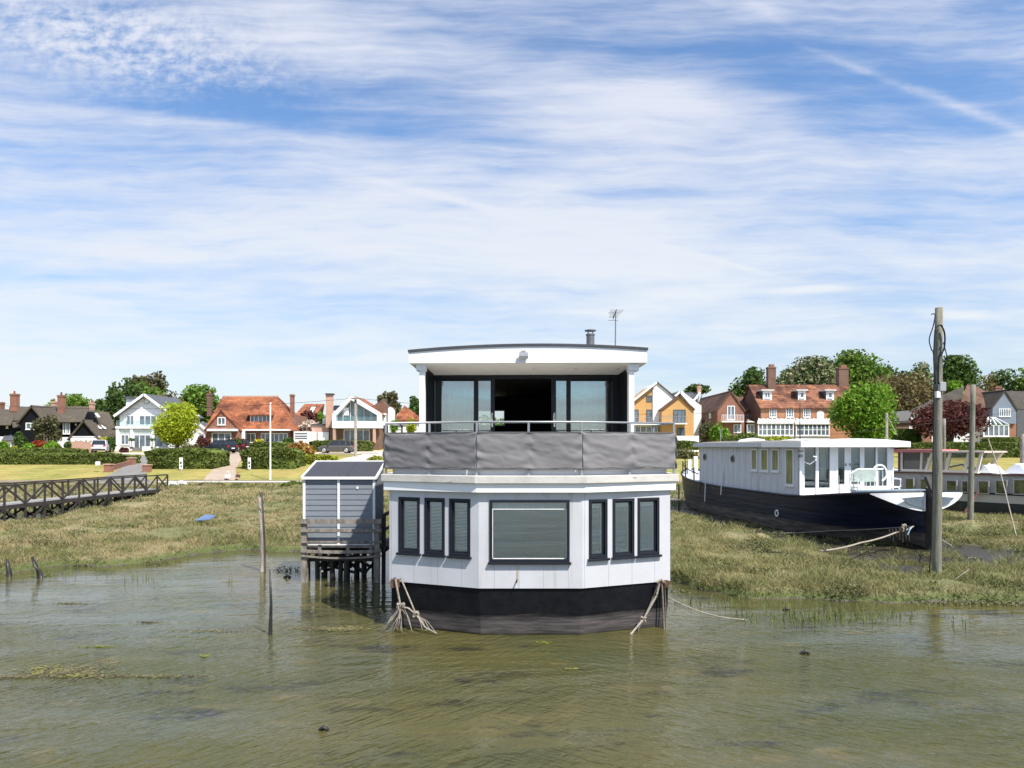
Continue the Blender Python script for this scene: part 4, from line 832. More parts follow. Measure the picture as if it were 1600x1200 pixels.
MB().tube([(X_(409.5, 21.8), 21.8, -.6), (X_(409, 21.8), 21.8, .9), (X_(405.5, 21.8), 21.8, Z_(777, 21.8))], [.060, .055, .045], 9).build('stake', M['oldwood'], t3, smooth=True)
MB().tube([(X_(412.5, 21.8), 21.85, -.6), (X_(411, 21.8), 21.85, 1.1), (X_(407, 21.8), 21.85, Z_(771, 21.8))], [.05, .05, .045], 9).build('stake', M['tarwood'], t3, smooth=True)
kb = MB(); kb.tube([(X_(405, 21.8)+.09*math.cos(a), 21.83+.09*math.sin(a), Z_(824, 21.8)+.01*a) for a in np.arange(0, 14, .5)], .012, 5); kb.tube([P_(409, 798, 21.74), P_(403, 790, 21.74), P_(401, 800, 21.74)], .012, 5); kb.build('lashing', M['ropeg'], t3)
t4 = thing('timber_stake', 'thin crooked stick poking out of the water in the left foreground', 'stake', (X_(423, 14.5), 14.5, 0))
MB().tube([(X_(422, 14.5), 14.5, -.6), (X_(422.5, 14.5), 14.5, .1), (X_(423.5, 14.5), 14.5, Z_(942, 14.5)), (X_(421.5, 14.5), 14.5, Z_(890, 14.5))], [.045, .04, .028, .016], 7).build('stick', M['wetwood'], t4, smooth=True)
for (px, py, ax, h_, lb) in ((12, 893, -.12, .5, 'stubby leaning wooden stump at the left edge of the water'), (63, 896, -.35, .62, 'broken pale stump leaning left in the shallows beside a grass clump')):
    Y = F_PX*HC/(py+8-HZ); x = X_(px+4, Y); q = MB(); q.tube([(x, Y, -.4), (x+ax*.3, Y, h_*.3), (x+ax*.6, Y, h_*.6), (x+ax, Y+.05, h_)], [.085, .075, .06, .03], 8); tag(q.build('wooden_stump', M['wetwood'], smooth=True), lb, 'stump')
def dlump(px, py, s_, lb, name='driftwood', m='wetwood', cat='driftwood'):
    Y = F_PX*HC/(py-HZ); x = X_(px, Y); q = MB(); q.tube([(x-s_*1.6, Y+.05, -.05), (x-s_*.5, Y, s_*.25), (x+s_*.2, Y-.03, s_*.9), (x+s_*.9, Y, s_*.2), (x+s_*1.5, Y, -.05)], [s_*.2, s_*.5, s_*.35, s_*.45, s_*.1], 7)
    q.tube([(x, Y, 0), (x+s_*.1, Y, s_*1.5)], [s_*.25, s_*.06], 5); return tag(q.build(name, M[m], smooth=True), lb, cat)
dlump(1257, 1022, .075, 'small black snag of wood breaking the water in the right foreground')
dlump(505, 1141, .06, 'dark lump of weed breaking the surface in the near left foreground', 'weed_lump', cat='weed')
dlump(448, 903, .09, 'dark lump of wood in the shallows just left of the shed posts')
dlump(1228, 954, .07, 'flat dark stick lying in the shallows off the right bank')
def floatweed(px, py, wx, wy, k, lb, m, sz=.05):
    V_ = []; F_ = []
    for i in range(k):
        a, b = random.gauss(0, wx*.42), random.gauss(0, wy*.42); Y = F_PX*HC/(py+b-HZ); x = X_(px+a, Y); c = random.random()*6.28; s_ = sz*(.4+random.random())
        z = .008+random.random()*.012; n0 = len(V_)
        for j in range(4): V_.append((x+math.cos(c+j*1.57)*s_*(1.6 if j % 2 == 0 else .4), Y+math.sin(c+j*1.57)*s_*(1.6 if j % 2 == 0 else .4), z+(random.random()-.5)*.012))
        F_.append((n0, n0+1, n0+2, n0+3))
    kind(mesh_np('seaweed', np.array(V_), np.array(F_), m), 'stuff', lb)
WD = leafmat('rotting_weed', (.13, .115, .06), (.20, .19, .06), .3, .1, 2.); WG = leafmat('bright_weed', (.16, .19, .03), None, .3, .1)
floatweed(105, 1051, 75, 11, 800, 'mound of yellowish weed floating in the left foreground', WD, .035); floatweed(190, 1057, 150, 3, 420, 'line of dark weed trailing right of the floating mound', WD, .03); floatweed(30, 1058, 50, 3, 200, 'thin trail of weed at the left edge', WD, .03)
floatweed(155, 1011, 35, 1.5, 60, 'pale green weed slick in the left foreground', WG, .03); floatweed(320, 1026, 10, 2, 24, 'small bright green weed patch', WG, .03); floatweed(330, 986, 80, 3, 120, 'loose weed drifting left of the thin stick', WD, .03); floatweed(520, 983, 70, 4, 380, 'dry twigs and weed drifting towards the houseboat ropes', WD, .04); floatweed(235, 972, 30, 1.5, 60, 'dark weed drifting beyond the slick', WD, .03); floatweed(850, 1005, 10, 1.5, 30, 'green scraps of weed under the bow', WG, .03); floatweed(110, 943, 30, 1.5, 80, 'weed in the shallows on the left', WD, .03); floatweed(890, 1046, 22, 1, 40, 'floating strand of weed in front of the bow', WD, .03)
# ---------------- the blue barge (built in its own frame: +y to the bow) ----------------
bg_ = thing('houseboat_barge', 'navy blue hulled barge with a weathered white cabin and glazed stern lounge', 'houseboat', (CB.x, CB.y, 0), BA)
def gw(y):  # gunwale half beam, waterline half beam, gunwale height
    t = max(0, (y-9)/8.); top = 2.32*(1-t**2.4)**.75 if t < 1 else .03
    wl_ = 2.2*(1-max(0, (y-7)/9.6)**2)**.8 if y < 16.5 else .02
    if y < 0: q = -y/4.7; top = (2.32+.12*q)*(1-q**7)**.5 if q < 1 else .04; wl_ = max(.03, 2.2*(1-min(1, (-y+.6)/4.2)**1.3))
    z = 1.72+.10*max(0, -y)+.62*max(0, (y-6)/11)**2
    return max(top, .04), max(min(wl_, top), .03), z
ysb = [-4.7, -4.69, -4.65, -4.55, -4.4, -4.15, -3.8, -3.2, -2.5, -1.6, -.6, 1, 3, 5, 7, 9, 10.5, 12, 13.2, 14.4, 15.3, 16.1, 16.6, 16.9, 17]
LV = [0., .22, .45, .68, .86, 1.]
def hullpt(y, s, f):
    a, b, z = gw(y); zb = -.5+(.5 if y < -3.5 else 0); q = f**.62 if y > -1 else f**(.62+.55*min(3, -y-1)); return (s*(b+(a-b)*q), y-(.0 if y > -4 else 0), zb+(z-zb)*f)
hb2 = MB(); idx = {}
for s_ in (-1, 1):
    for i, y in enumerate(ysb):
        for j, f in enumerate(LV): idx[s_, i, j] = len(hb2.v); hb2.v.append(hullpt(y, s_, f))
for s_ in (-1, 1):
    for i in range(len(ysb)-1):
        for j in range(len(LV)-1): hb2.f.append((idx[s_, i, j], idx[s_, i+1, j], idx[s_, i+1, j+1], idx[s_, i, j+1]))
for i in (0, len(ysb)-1):
    for j in range(len(LV)-1): hb2.f.append((idx[-1, i, j], idx[1, i, j], idx[1, i, j+1], idx[-1, i, j+1]))
def navymat():
    m = bpy.data.materials.new('navy_planked_hull'); m.use_nodes = True; t = N(m.node_tree); b = m.node_tree.nodes['Principled BSDF']
    P = t.node('ShaderNodeNewGeometry').outputs['Position']; x, y, z = t.sep(P)
    f = t.m('ADD', z, t.m('MULTIPLY', t.m('SUBTRACT', t.noise(t.mapv(P, (.6, .6, 6)), .8, 5, .7), .5), .3))
    g = t.mix(t.rng(t.noise(t.mapv(P, (1, 1, 8)), 1.2, 5), .35, .65), (.12, .105, .095), (.05, .045, .04))
    c = t.mix(t.rng(f, .62, .75), g, t.mix(t.rng(t.noise(t.mapv(P, (.4, .4, 5)), 1.5, 5), .3, .7), (.006, .009, .022), (.012, .019, .045)))
    c = t.mix(t.rng(f, .18, .26), (.018, .016, .010), c)
    t.L(c, b.inputs['Base Color']); b.inputs['Roughness'].default_value = .45; b.inputs['Specular IOR Level'].default_value = .3
    bn = t.node('ShaderNodeBump'); bn.inputs['Strength'].default_value = .5; bn.inputs['Distance'].default_value = .03
    t.L(t.m('ADD', t.m('MULTIPLY', t.m('ABSOLUTE', t.m('SINE', t.m('MULTIPLY', z, 11.))), .35), t.m('MULTIPLY', t.noise(t.mapv(P, (.5, .5, 4)), 2., 4), 1.5)), bn.inputs['Height']); t.L(bn.outputs[0], b.inputs['Normal'])
    return m
M['navyhull'] = navymat(); hb2.build('hull', M['navyhull'], bg_, local=True, smooth=True)
dk = MB(); L_ = [hullpt(y, -1, 1) for y in ysb]+[hullpt(y, 1, 1) for y in reversed(ysb)]; kk = len(ysb)
dk.poly([(p[0]*.97, p[1], p[2]-.05) for p in L_], [(i, i+1, 2*kk-2-i, 2*kk-1-i) for i in range(kk-1)]); dk.build('deck', mat('pale_grey_deck', (.40, .42, .44), .7, .15), bg_, local=True)
for s_ in (-1, 1):
    q = MB(); q.tube([(hullpt(y, s_, 1)[0], y, hullpt(y, s_, 1)[2]) for y in ysb], .055, 6); q.build('rubbing_strake', M['dark'], bg_, local=True, smooth=True)
# white counter panels with a window each side of the stern post
for s_ in (-1, 1):
    q = MB(); rows = []
    for i in range(15):
        x = s_*(.10+1.78*i/14); y = -4.72*(1-(min(abs(x), 2.3)/2.44)**2)**(1/7.)-.03; z = gw(y+.1)[2]; d = .66*(1-((abs(x)-.1)/1.80)**1.7)+.015; rows.append(((x, y, z+.0), (x, y, z-d)))
    for (a, b), (c, d) in zip(rows[:-1], rows[1:]):
        o_ = Vector((0, -.035, 0)); q.poly([Vector(a)+o_, Vector(b)+o_, Vector(d)+o_, Vector(c)+o_, Vector(a), Vector(b), Vector(d), Vector(c)], [(0, 1, 2, 3), (4, 5, 6, 7), (0, 1, 5, 4), (1, 2, 6, 5), (2, 3, 7, 6), (3, 0, 4, 7)])
    cp = q.build('stern_panel', M['whiter'], bg_, local=True); w_ = MB()
    zt_ = 2.12; P4 = [(s_*.20, zt_-.07), (s_*1.05, zt_-.13), (s_*.85, zt_-.30), (s_*.20, zt_-.54)]; P4 = P4 if s_ > 0 else P4[::-1]
    w_.prism(Fr((0, -4.775, 0)), P4, 0, .03); w_.build('stern_window', M['farglass'], cp, local=True)
rd = MB(); rd.hexa([(-.07, -5.35, .25), (.07, -5.35, .25), (.05, -4.7, .15), (-.05, -4.7, .15), (-.07, -5.0, 2.25), (.07, -5.0, 2.25), (.06, -4.72, 2.35), (-.06, -4.72, 2.35)]); rd.bar((0, -5.0, 2.2), (0, -4.7, 2.75), .14); rd.build('rudder', M['tarwood'], bg_, local=True, bevel=.01)
# cabin
zc0, zc1 = 1.66, 3.98; CLN = 10.3; hwd = 2.18
cbn = MB(); cbn.box(-hwd, -hwd+.1, 0, CLN, zc0, zc1).box(hwd-.1, hwd, 0, CLN, zc0, zc1).box(-hwd, hwd, CLN-.1, CLN, zc0, zc1); MB().box(-hwd+.1, hwd-.1, 3.4, 3.5, zc0, zc1).build('inner_partition', M['room'], bg_, local=True)

bj = MB(); y = .5
while y < CLN: bj.box(-hwd-.006, -hwd, y-.008, y+.008, zc0, zc1); y += .62
cbn.build2('cabin_wall', M['bargew'], bj, mat('joint_grey', (.36, .38, .43), .7), bg_, local=True)
FB = Fr((-hwd, 0, 0), (0, -1, 0)); FB = Fr((-hwd, 0, 0), (0, -1, 0))
def tpx(px): u = (px-800)/F_PX; return (12.12-u*29.97)/(.148+.989*u)
def bz(py, t): return Z_(py, 29.97+.989*t)
for i, (a, b, c, d) in enumerate(((1174, 1183.5, 701, 735), (1189, 1200.5, 701, 736), (1206, 1217.5, 701, 736.5), (1227.5, 1240.5, 701, 758))):
    t0, t1 = tpx(a), tpx(b); z1, z0 = bz(c, t0), bz(d, t0); F = FB; u0, u1 = -t0, -t1; f_ = MB(); w_ = .07
    for s_ in ((u0, u1, z0, z0+w_), (u0, u1, z1-w_, z1), (u0, u0+w_, z0+w_, z1-w_), (u1-w_, u1, z0+w_, z1-w_)): f_.fbox(F, *s_, 0, .05)
    f_.fbox(F, u0-.04, u1+.04, z0-.05, z0-.002, 0, .09); f_ = f_.build('window', M['white'], bg_, local=True); MB().fbox(F, u0+w_, u1-w_, z0+w_, z1-w_, .005, .02).build('pane', mat('green_glass', (.20, .22, .11), .15, .5, 3, stretch=(1, 6, .5)), f_, local=True)
for px, py in ((1101, 714), (1144.5, 717)):
    t0 = tpx(px); z0 = bz(py, t0); q = MB(); q.tube([FB.p(-t0, z0, 0), FB.p(-t0, z0, .05)], .19, 16); q = q.build('porthole', M['steeld'], bg_, local=True); MB().tube([FB.p(-t0, z0, .05), FB.p(-t0, z0, .055)], .14, 16).build('pane', M['dark'], q, local=True)
# glazed aft bulkhead facing the stern
FA = Fr((-hwd, 0, 0)); wB = 2*hwd; pa = lambda px: (px-1247)/(1408-1247)*wB; ZG = lambda py: Z_(py, 30.2)
ag = MB(); n0, n1 = -.08, .04; z0, z1 = zc0, zc1
ag.fbox(FA, 0, wB, z0, ZG(762), n0, n1).fbox(FA, 0, wB, ZG(695), z1, n0, n1)
for a, b in ((1247, 1255), (1274, 1279), (1298, 1308), (1377, 1380) , (1326, 1330), (1353, 1357), (1397, 1408)): ag.fbox(FA, pa(a), pa(b), ZG(762), ZG(695), n0, n1)
ag.build('bulkhead_frame', M['whiter'], bg_, local=True)
for a, b in ((1255, 1274), (1279, 1298), (1357, 1377), (1380, 1397)): MB().fbox(FA, pa(a), pa(b), ZG(762), ZG(695), -.03, -.01).build('pane', M['bgl'] if 'bgl' in M else M.setdefault('bgl', glassmat('barge_glass', (.7, .75, .75), .07)), bg_, local=True)
for a, b in ((1308, 1326.5), (1330, 1353)):
    q = MB(); A, B = pa(a), pa(b); q.fbox(FA, A, A+.10, ZG(764), ZG(696), .0, .05).fbox(FA, B-.10, B, ZG(764), ZG(696), 0, .05).fbox(FA, A+.1, B-.1, ZG(699), ZG(696), 0, .05).fbox(FA, A+.1, B-.1, ZG(764), ZG(757), 0, .05)
    q = q.build('door', M['whiter'], bg_, local=True); MB().fbox(FA, A+.1, B-.1, ZG(757), ZG(699), .015, .025).build('pane', M['bgl'], q, local=True)
    x = B-.05 if a < 1320 else A+.05; MB().fbox(FA, x-.02, x+.02, ZG(728), ZG(724), .05, .10).build('handle', M['steel'], q, local=True)
for a, b in ((1288, 1298), (1340, 1352), (1384, 1396)):
    V_ = [(FA.p(pa(a)+(pa(b)-pa(a))*i/24, z, -.25-.03*math.sin(i*1.4))) for z in (ZG(760), ZG(696)) for i in range(25)]
    o = mesh_np('curtain', np.array([tuple(v) for v in V_]), np.array([(i, i+1, i+26, i+25) for i in range(24)]), M['curtain'], bg_, smooth=True); s = o.modifiers.new('Solidify', 'SOLIDIFY'); s.thickness = .006
MB().box(-hwd+.3, -hwd+1.4, 1., 1.6, zc0, zc0+.9).box(-hwd+1.9, -hwd+2.6, 1.2, 2., zc0, zc0+.7).build('sofa', M['slat'], bg_, local=True)
# roof with a white fascia aft and a lantern light
rfb = MB(); kx = 8
def rz_(x): return zc1+.17-.13*(x/2.5)**2
P = [(-2.45+4.9*i/kx, y, rz_(-2.45+4.9*i/kx)) for y in (-.62, CLN+.2) for i in range(kx+1)]; P2 = [(x, y, z-.05) for x, y, z in P]; n_ = kx+1
rfb.poly(P+P2, [(i, i+1, i+1+n_, i+n_) for i in range(kx)]+[(2*n_+i, 2*n_+i+1, 3*n_+i+1, 3*n_+i) for i in range(kx)]+[(i, i+1, 2*n_+i+1, 2*n_+i) for i in range(kx)]+[(n_+i, n_+i+1, 3*n_+i+1, 3*n_+i) for i in range(kx)]+[(0, n_, 3*n_, 2*n_), (kx, n_+kx, 3*n_+kx, 2*n_+kx)])
rfb = rfb.build('roof', mat('lichened_felt', (.17, .16, .14), .9, .3, 4.), bg_, local=True)
q = MB(); q.box(-2.50, -2.42, -.62, CLN+.2, zc1-.16, zc1+.035).box(2.42, 2.50, -.62, CLN+.2, zc1-.16, zc1+.035); q.build('side_fascia', M['bargew'], rfb, local=True)  # grey-white beside the bright aft fascia: its shade is painted in
q = MB(); q.prism(Fr((0, -.62, 0)), [(-2.5, zc1-.16), (2.5, zc1-.16)]+[(2.5-5*i/8, rz_(2.5-5*i/8)+.03) for i in range(9)], 0, .05); q.prism(Fr((-2.5, 0, 0), (0, -1, 0)), [(-2.6, zc1-.17), (.62, zc1-.17), (.62, zc1+.05), (-2.6, zc1+.05)], 0, .02); q.build('fascia', M['whiter'], rfb, local=True)
q = MB(); q.tube([(-.9, 6.6, zc1+.1), (-.9, 6.6, zc1+.22), (-.9, 6.6, zc1+.30)], [.75, .6, .1], 16); q.build('roof_light', M['white'], rfb, local=True, smooth=True); q = MB(); q.tube([(-1.1, 1.9, zc1+.13), (-1.1, 1.9, zc1+.16), (-1.1, 1.9, zc1+.2)], [.75, .7, .1], 16); q.build('roof_light', M['white'], rfb, local=True, smooth=True)
MB().tube([(-2.0, 8, zc1), (-2.0, 8, zc1+.8)], .02, 6).build('aerial_pole', M['steel'], rfb, local=True)
# lamp, hose, rails, bollards, small things
FBq = FB; q = MB(); q.tube([FA.p(-.05, ZG(706), .15), FA.p(-.05, ZG(704), .15)], .13, 12); q.tube([FA.p(-.02, ZG(712), .03), FA.p(-.02, ZG(712), .2)], .07, 8); q.build('lamp', M['steeld'], bg_, local=True)
q = MB(); q.tube([FA.p(.0, ZG(712), .1), FA.p(.05, ZG(716), .15), FA.p(.15, ZG(722), .2), FA.p(.3, ZG(725), .3), FA.p(.45, ZG(720), .4), FA.p(.48, ZG(715), .45)], .022, 6); q.tube([FA.p(.36, ZG(713), .45), FA.p(.50, ZG(714), .45), FA.p(.48, ZG(719), .45)], .04, 6); q.build('shower_hose', M['white'], bg_, local=True)
MB().tube([FA.p(wB-.1, ZG(697), .1), FA.p(wB-.1, ZG(697), .16)], .12, 12).build('lamp', M['steel'], bg_, local=True)
for y in (-1.3, -2.9, -3.6):
    p = hullpt(y, -1, 1); MB().tube([(p[0]+.1, y, p[2]-.05), (p[0]+.1, y, p[2]+.72)], .018, 6).build('stanchion', M['steel'], bg_, local=True)
rb = MB(); rb.tube([(hullpt(y, -1, 1)[0]*.9, y, 2.25+.55*((y-10.6)/6)) for y in (10.8, 12.5, 14, 15.3, 16.4, 16.9)], .03, 6); rb.build('bow_rail', M['tarwood'], bg_, local=True)
for y in (11.4, 13.4, 15.3, 16.5): p = hullpt(y, -1, 1); MB().tube([(p[0]*.92, y, p[2]-.2), (p[0]*.92, y, p[2]+.75)], .04, 6).build('stanchion', M['tarwood'], bg_, local=True)
q = MB(); q.box(-.35, -.1, 15.4, 15.6, 2.0, 3.2).box(-.9, -.7, 15.0, 15.2, 2.0, 3.0); q.build('bow_bitts', M['white'], bg_, local=True)
lf = MB(); p = Vector(hullpt(1.55, -1, .62)); lf.tube([p+Vector((-.05, .13*math.cos(a), .13*math.sin(a))) for a in np.linspace(0, 6.28, 17)], .035, 6); lf.build('hawse_ring', M['whiter'], bg_, local=True)
for y, l_ in ((9.0, .95), (9.6, .5), (7.0, .4)): p = Vector(hullpt(y, -1, 1)); MB().tube([p+Vector((-.08, 0, .1)), p+Vector((-.12, .0, -l_))], .03, 6).build('fender_line', M['white'] if y != 9.6 else M['tarwood'], bg_, local=True)
# bench on the aft deck
bn_ = thing('garden_bench', 'white arched garden bench on the aft deck of the navy barge', 'bench', tuple(CB+Vector((bper[0]*.55-bdir[0]*1.1, bper[1]*.55-bdir[1]*1.1)))+(1.78,), BA)
q = MB(); q.box(-.95, .95, -.25, .25, .36, .42); q.build('seat', M['whiter'], bn_, local=True)
q = MB(); q.tube([(-.95, .25, .4), (-.95, .27, .95), (-.6, .27, 1.12), (.55, .27, 1.12)], .035, 6); q.tube([(.25+.32*math.cos(a)+.15, .28, .95+.34*math.sin(a)) for a in np.linspace(-1.2, 4.34, 18)], .04, 6); q.tube([(.95, .25, .4), (.95, .27, .9)], .035, 6)
for i in range(9): q.tube([(-.8+i*.19, .26, .42), (-.8+i*.19, .26, 1.05)], .014, 4)
q.build('backrest', M['whiter'], bn_, local=True); MB().box(-.9, .2, .245, .262, .6, 1.08).build('back_panel', mat('sage_panel', (.30, .36, .33), .6), bn_, local=True)
for s_ in (-1, 1): MB().tube([(s_*.95, -.25, .40), (s_*.95, -.27, .72), (s_*.95, .25, .74)], .035, 6).build('armrest', M['whiter'], bn_, local=True)
for s_ in (-1, 1):
    for y in (-.22, .22): MB().box(s_*.92-.03, s_*.92+.03, y-.03, y+.03, 0, .36).build('leg', M['whiter'], bn_, local=True)
pl_ = thing('deck_planter', 'low blue-grey deck box under the white bench', 'box', tuple(CB+Vector((bper[0]*.65-bdir[0]*1.75, bper[1]*.65-bdir[1]*1.75)))+(1.80,), BA)
q = MB(); q.box(-1.5, 1.5, -.16, .16, 0, .26); q.build('body', mat('blue_grey_box', (.17, .22, .27), .6), pl_, local=True); MB().box(-1.55, 1.55, -.2, .2, .262, .30).build('lid', mat('blue_grey_lid', (.22, .27, .31), .6), pl_, local=True)
# ropes of the barge
bow = lambda x, y, z: tuple(bg_.matrix_world @ Vector((x, y, z))) if False else (CB.x+bper[0]*x+bdir[0]*y, CB.y+bper[1]*x+bdir[1]*y, z)
sq = bow(-.35, -4.5, .95)
fr3 = []
for i in range(7): a = P_(1390+i*5, 828-i*1.0, 24.9); fr3.append(([a, a+Vector((.02, 0, -.25-.3*random.random()))], .022))
rope('mooring_rope', [sq, P_(1400, 832, 24.9), P_(1345, 848, 23.5), P_(1282, 861, 21.8)], .030, M['rope'], 'frayed pale mooring rope from the barge stern down to the marsh in front of it', sag=.04, strands=fr3+knot(P_(1412, 824, 25), .10))
rope('mooring_rope', [sq, P_(1300, 829, 28), P_(1178, 834, 30)], .018, M['rope'], 'thin taut line running along the side of the navy hull', sag=.03)
rope('mooring_rope', [P_(1424, 824, 24.95), P_(1421, 828, 24.9), P_(1418, 836, 24.9)], .03, M['blueline'], 'short blue tangle of rope at the barge stern')
rope('mooring_rope', [bow(.2, -5.0, 1.2), P_(1470, 843, 23), P_(1487, 853, 22)], .022, M['rope'], 'pale line from the barge rudder down to the grass right of the tallest post')
rope('mooring_rope', [bow(0, 17, 1.3), P_(1050, 812, 44), P_(1040, 826, 40)], .03, M['ropeg'], 'dark line from the barge bow towards the houseboat', sag=.1)
rope('mooring_rope', [P_(1544, 686, 31), P_(1565, 745, 29), P_(1588, 838, 26)], .022, M['rope'], 'pale line slanting down to the marsh at the right edge')
# ---------------- the cream barge ----------------
A_, B_ = Vector((X_(1395, 38.4), 38.4, 0)), Vector((X_(1700, 32), 32, 0)); dv = (B_-A_).normalized(); yawc = math.atan2(dv.y, dv.x)
cr = thing('canal_barge', 'cream topped dark hulled barge with a pink roofed wheelhouse, behind the posts on the right', 'houseboat', (A_.x, A_.y, 0), yawc)
LC = 18.
def lc(px, F=None): # pixel -> distance along the near side
    k_ = (px-800)/F_PX; return (k_*A_.y-A_.x)/(dv.x-k_*dv.y)
def zz_(py, px): s = lc(px); return Z_(py, A_.y+dv.y*s)
hl = MB(); stn = [(-6, .15, .3), (-5, 1.0, .2), (-3, 1.8, .1), (0, 2.1, 0), (10, 2.1, 0), (14, 1.9, .15), (17, 1.1, .4), (18.5, .1, .6)]; yc = 2.1
def ring_(z0, z1, o0, o1, m, nm, par=cr):
    mb = MB(); 
    for s_ in (-1, 1):
        for (x, w, s1), (x2, w2, s2) in zip(stn[:-1], stn[1:]): 
            mb.poly([(x, yc+s_*(w+o0), z0+(s1 if z0 > .5 else 0)), (x2, yc+s_*(w2+o0), z0+(s2 if z0 > .5 else 0)), (x2, yc+s_*(w2+o1), z1+s2), (x, yc+s_*(w+o1), z1+s1)], [(0, 1, 2, 3)])
    return mb.build(nm, m, par, local=True, smooth=True)
ring_(-.5, 1.08, -.25, 0, mat('dark_teal_hull', (.018, .028, .034), .45, .25, 2., .3, 6, stretch=(.4, 1, 3), col2=(.05, .045, .04), c2=(.55, .75)), 'hull')
ring_(1.08, 1.48, .0, .02, mat('cream_paint', (.46, .44, .40), .5, .05), 'upper_strake'); ring_(1.47, 1.56, .04, .04, M['dark'], 'rubbing_strake')
ring_(1.56, 2.42, -.02, -.12, mat('greige_paint', (.42, .40, .36), .55, .05), 'cabin_side'); ring_(2.42, 2.50, .0, .0, mat('rust_red_rail', (.16, .06, .05), .6), 'grab_rail')
mb = MB(); mb.poly([(x, yc-w, 2.46+s1) for x, w, s1 in stn]+[(x, yc+w, 2.46+s1) for x, w, s1 in reversed(stn)], [(i, i+1, 14-i, 15-i) for i in range(7)]); mb.build('cabin_top', M['white'], cr, local=True)
FCb = Fr((0, -.075, 0))
for px0, px1, py0, py1 in ((1417, 1428, 748, 766), (1440, 1449, 749, 766), (1481, 1495, 751, 768), (1505, 1513, 752, 768), (1531, 1545, 752, 770), (1558, 1573, 751, 770.5), (1586, 1604, 750, 771), (1622, 1640, 749, 772)):
    a, b = lc(px0), lc(px1); z0, z1 = zz_(py1, px0), zz_(py0, px0); q = MB(); w_ = .045
    for s_ in ((a-w_, b+w_, z0-w_, z0), (a-w_, b+w_, z1, z1+w_), (a-w_, a, z0, z1), (b, b+w_, z0, z1)): q.fbox(FCb, *s_, -.02, .07)
    q = q.build('window', mat('greige_frame', (.40, .38, .34), .5) if 'gf' not in M else M['gf'], cr, local=True); M['gf'] = q.data.materials[0]
    MB().fbox(FCb, a, b, z0, z1, .0, .04).build('pane', M.setdefault('pgl', mat('amber_glass', (.13, .13, .05), .12, .6, 1.5)), q, local=True)
wh0, wh1 = lc(1405), lc(1508); wt1 = lc(1532); zw0, zw1 = 2.5, zz_(707, 1440); y0_, y1_ = .35, 3.6
q = MB()
for x, xt_ in ((wh0, wh0), (wh0+.95, wh0+1.0)): q.bar((x, y0_, zw0), (xt_, y0_, zw1), .10)
for px, pt in ((1442, 1453), (1474, 1481), (1503, 1510), (1522, 1530)):
    for yy_ in (y0_,): q.bar((lc(px), yy_, zw0), (lc(pt), yy_, zw1), .13)
q.bar((lc(1522), y0_, zw0+.02), (lc(1503), y1_, zw0+.02), .10).bar((lc(1503), y1_, zw0), (lc(1530), y1_, zw1), .13).bar((wh0, y0_, zw0+.06), (lc(1524), y0_, zw0+.06), .12)
q.build('wheelhouse_frame', mat('cream_frames', (.66, .58, .46), .5, .05), cr, local=True)
q = MB(); q.poly([(wh0, y0_+.02, zw0), (lc(1503), y0_+.02, zw0), (lc(1510), y0_+.02, zw1), (wh0, y0_+.02, zw1)], [(0, 1, 2, 3)]).poly([(wh0, y1_, zw0), (lc(1503), y1_, zw0), (lc(1530), y1_, zw1), (wh0, y1_, zw1)], [(0, 1, 2, 3)]).poly([(lc(1522), y0_, zw0), (lc(1503), y1_, zw0), (lc(1530), y1_, zw1), (lc(1530), y0_, zw1)], [(0, 1, 2, 3)])
q.build('wheelhouse_glass', glassmat('wheelhouse_glass', (.72, .72, .62), .06), cr, local=True)
MB().box(wh0-.2, wh0+.1, y0_, y1_, zw0, zw1).build('wheelhouse_wall', mat('maroon_paint', (.10, .05, .055), .5), cr, local=True)
q = MB(); q.box(wh0-.35, lc(1456), y0_-.2, y1_+.2, zw1, zw1+.16); q.build('wheelhouse_roof', mat('faded_pink_roof', (.52, .17, .16), .6, .1), cr, local=True)
q = MB(); q.box(lc(1456), lc(1536), y0_-.2, y1_+.2, zw1+.0, zw1+.08); q.build('wheelhouse_canopy', mat('cream_canopy', (.55, .44, .38), .6, .1), cr, local=True)
for (a, b, h_) in ((lc(1500), lc(1540), .36), (lc(1556), lc(1595), .42)):
    q = MB(); q.prism(Fr((a, 1., 0)), [(0, 2.5), (b-a, 2.5), ((b-a)*.72, 2.5+h_), ((b-a)*.5, 2.5+h_*1.15), ((b-a)*.2, 2.5+h_*.5)], -2.0, 0); q.build('skylight', M['whiter'], cr, local=True)
MB().tube([(lc(1530), -.2, zz_(770, 1530)+.05), (lc(1524), -.3, 1.2), (lc(1513), -.45, .6), (lc(1507), -.5, .2)], .06, 6).build('fender_hose', mat('dull_red_hose', (.22, .10, .09), .7), cr, local=True)
MB().tube([(lc(1515), 1, 2.5), (lc(1490), 1.2, 2.9), (lc(1470), 1.2, 2.75)], .05, 6).build('boat_hook', M['postwood'], cr, local=True)
for px, h_ in ((1438, .8), (1441, .8), (1503, .8), (1578, .8), (1585, .7)):
    MB().tube([(lc(px), .1, 1.6), (lc(px), .1, 1.75+h_)], .02, 5).build('stanchion', M['steel'], cr, local=True)
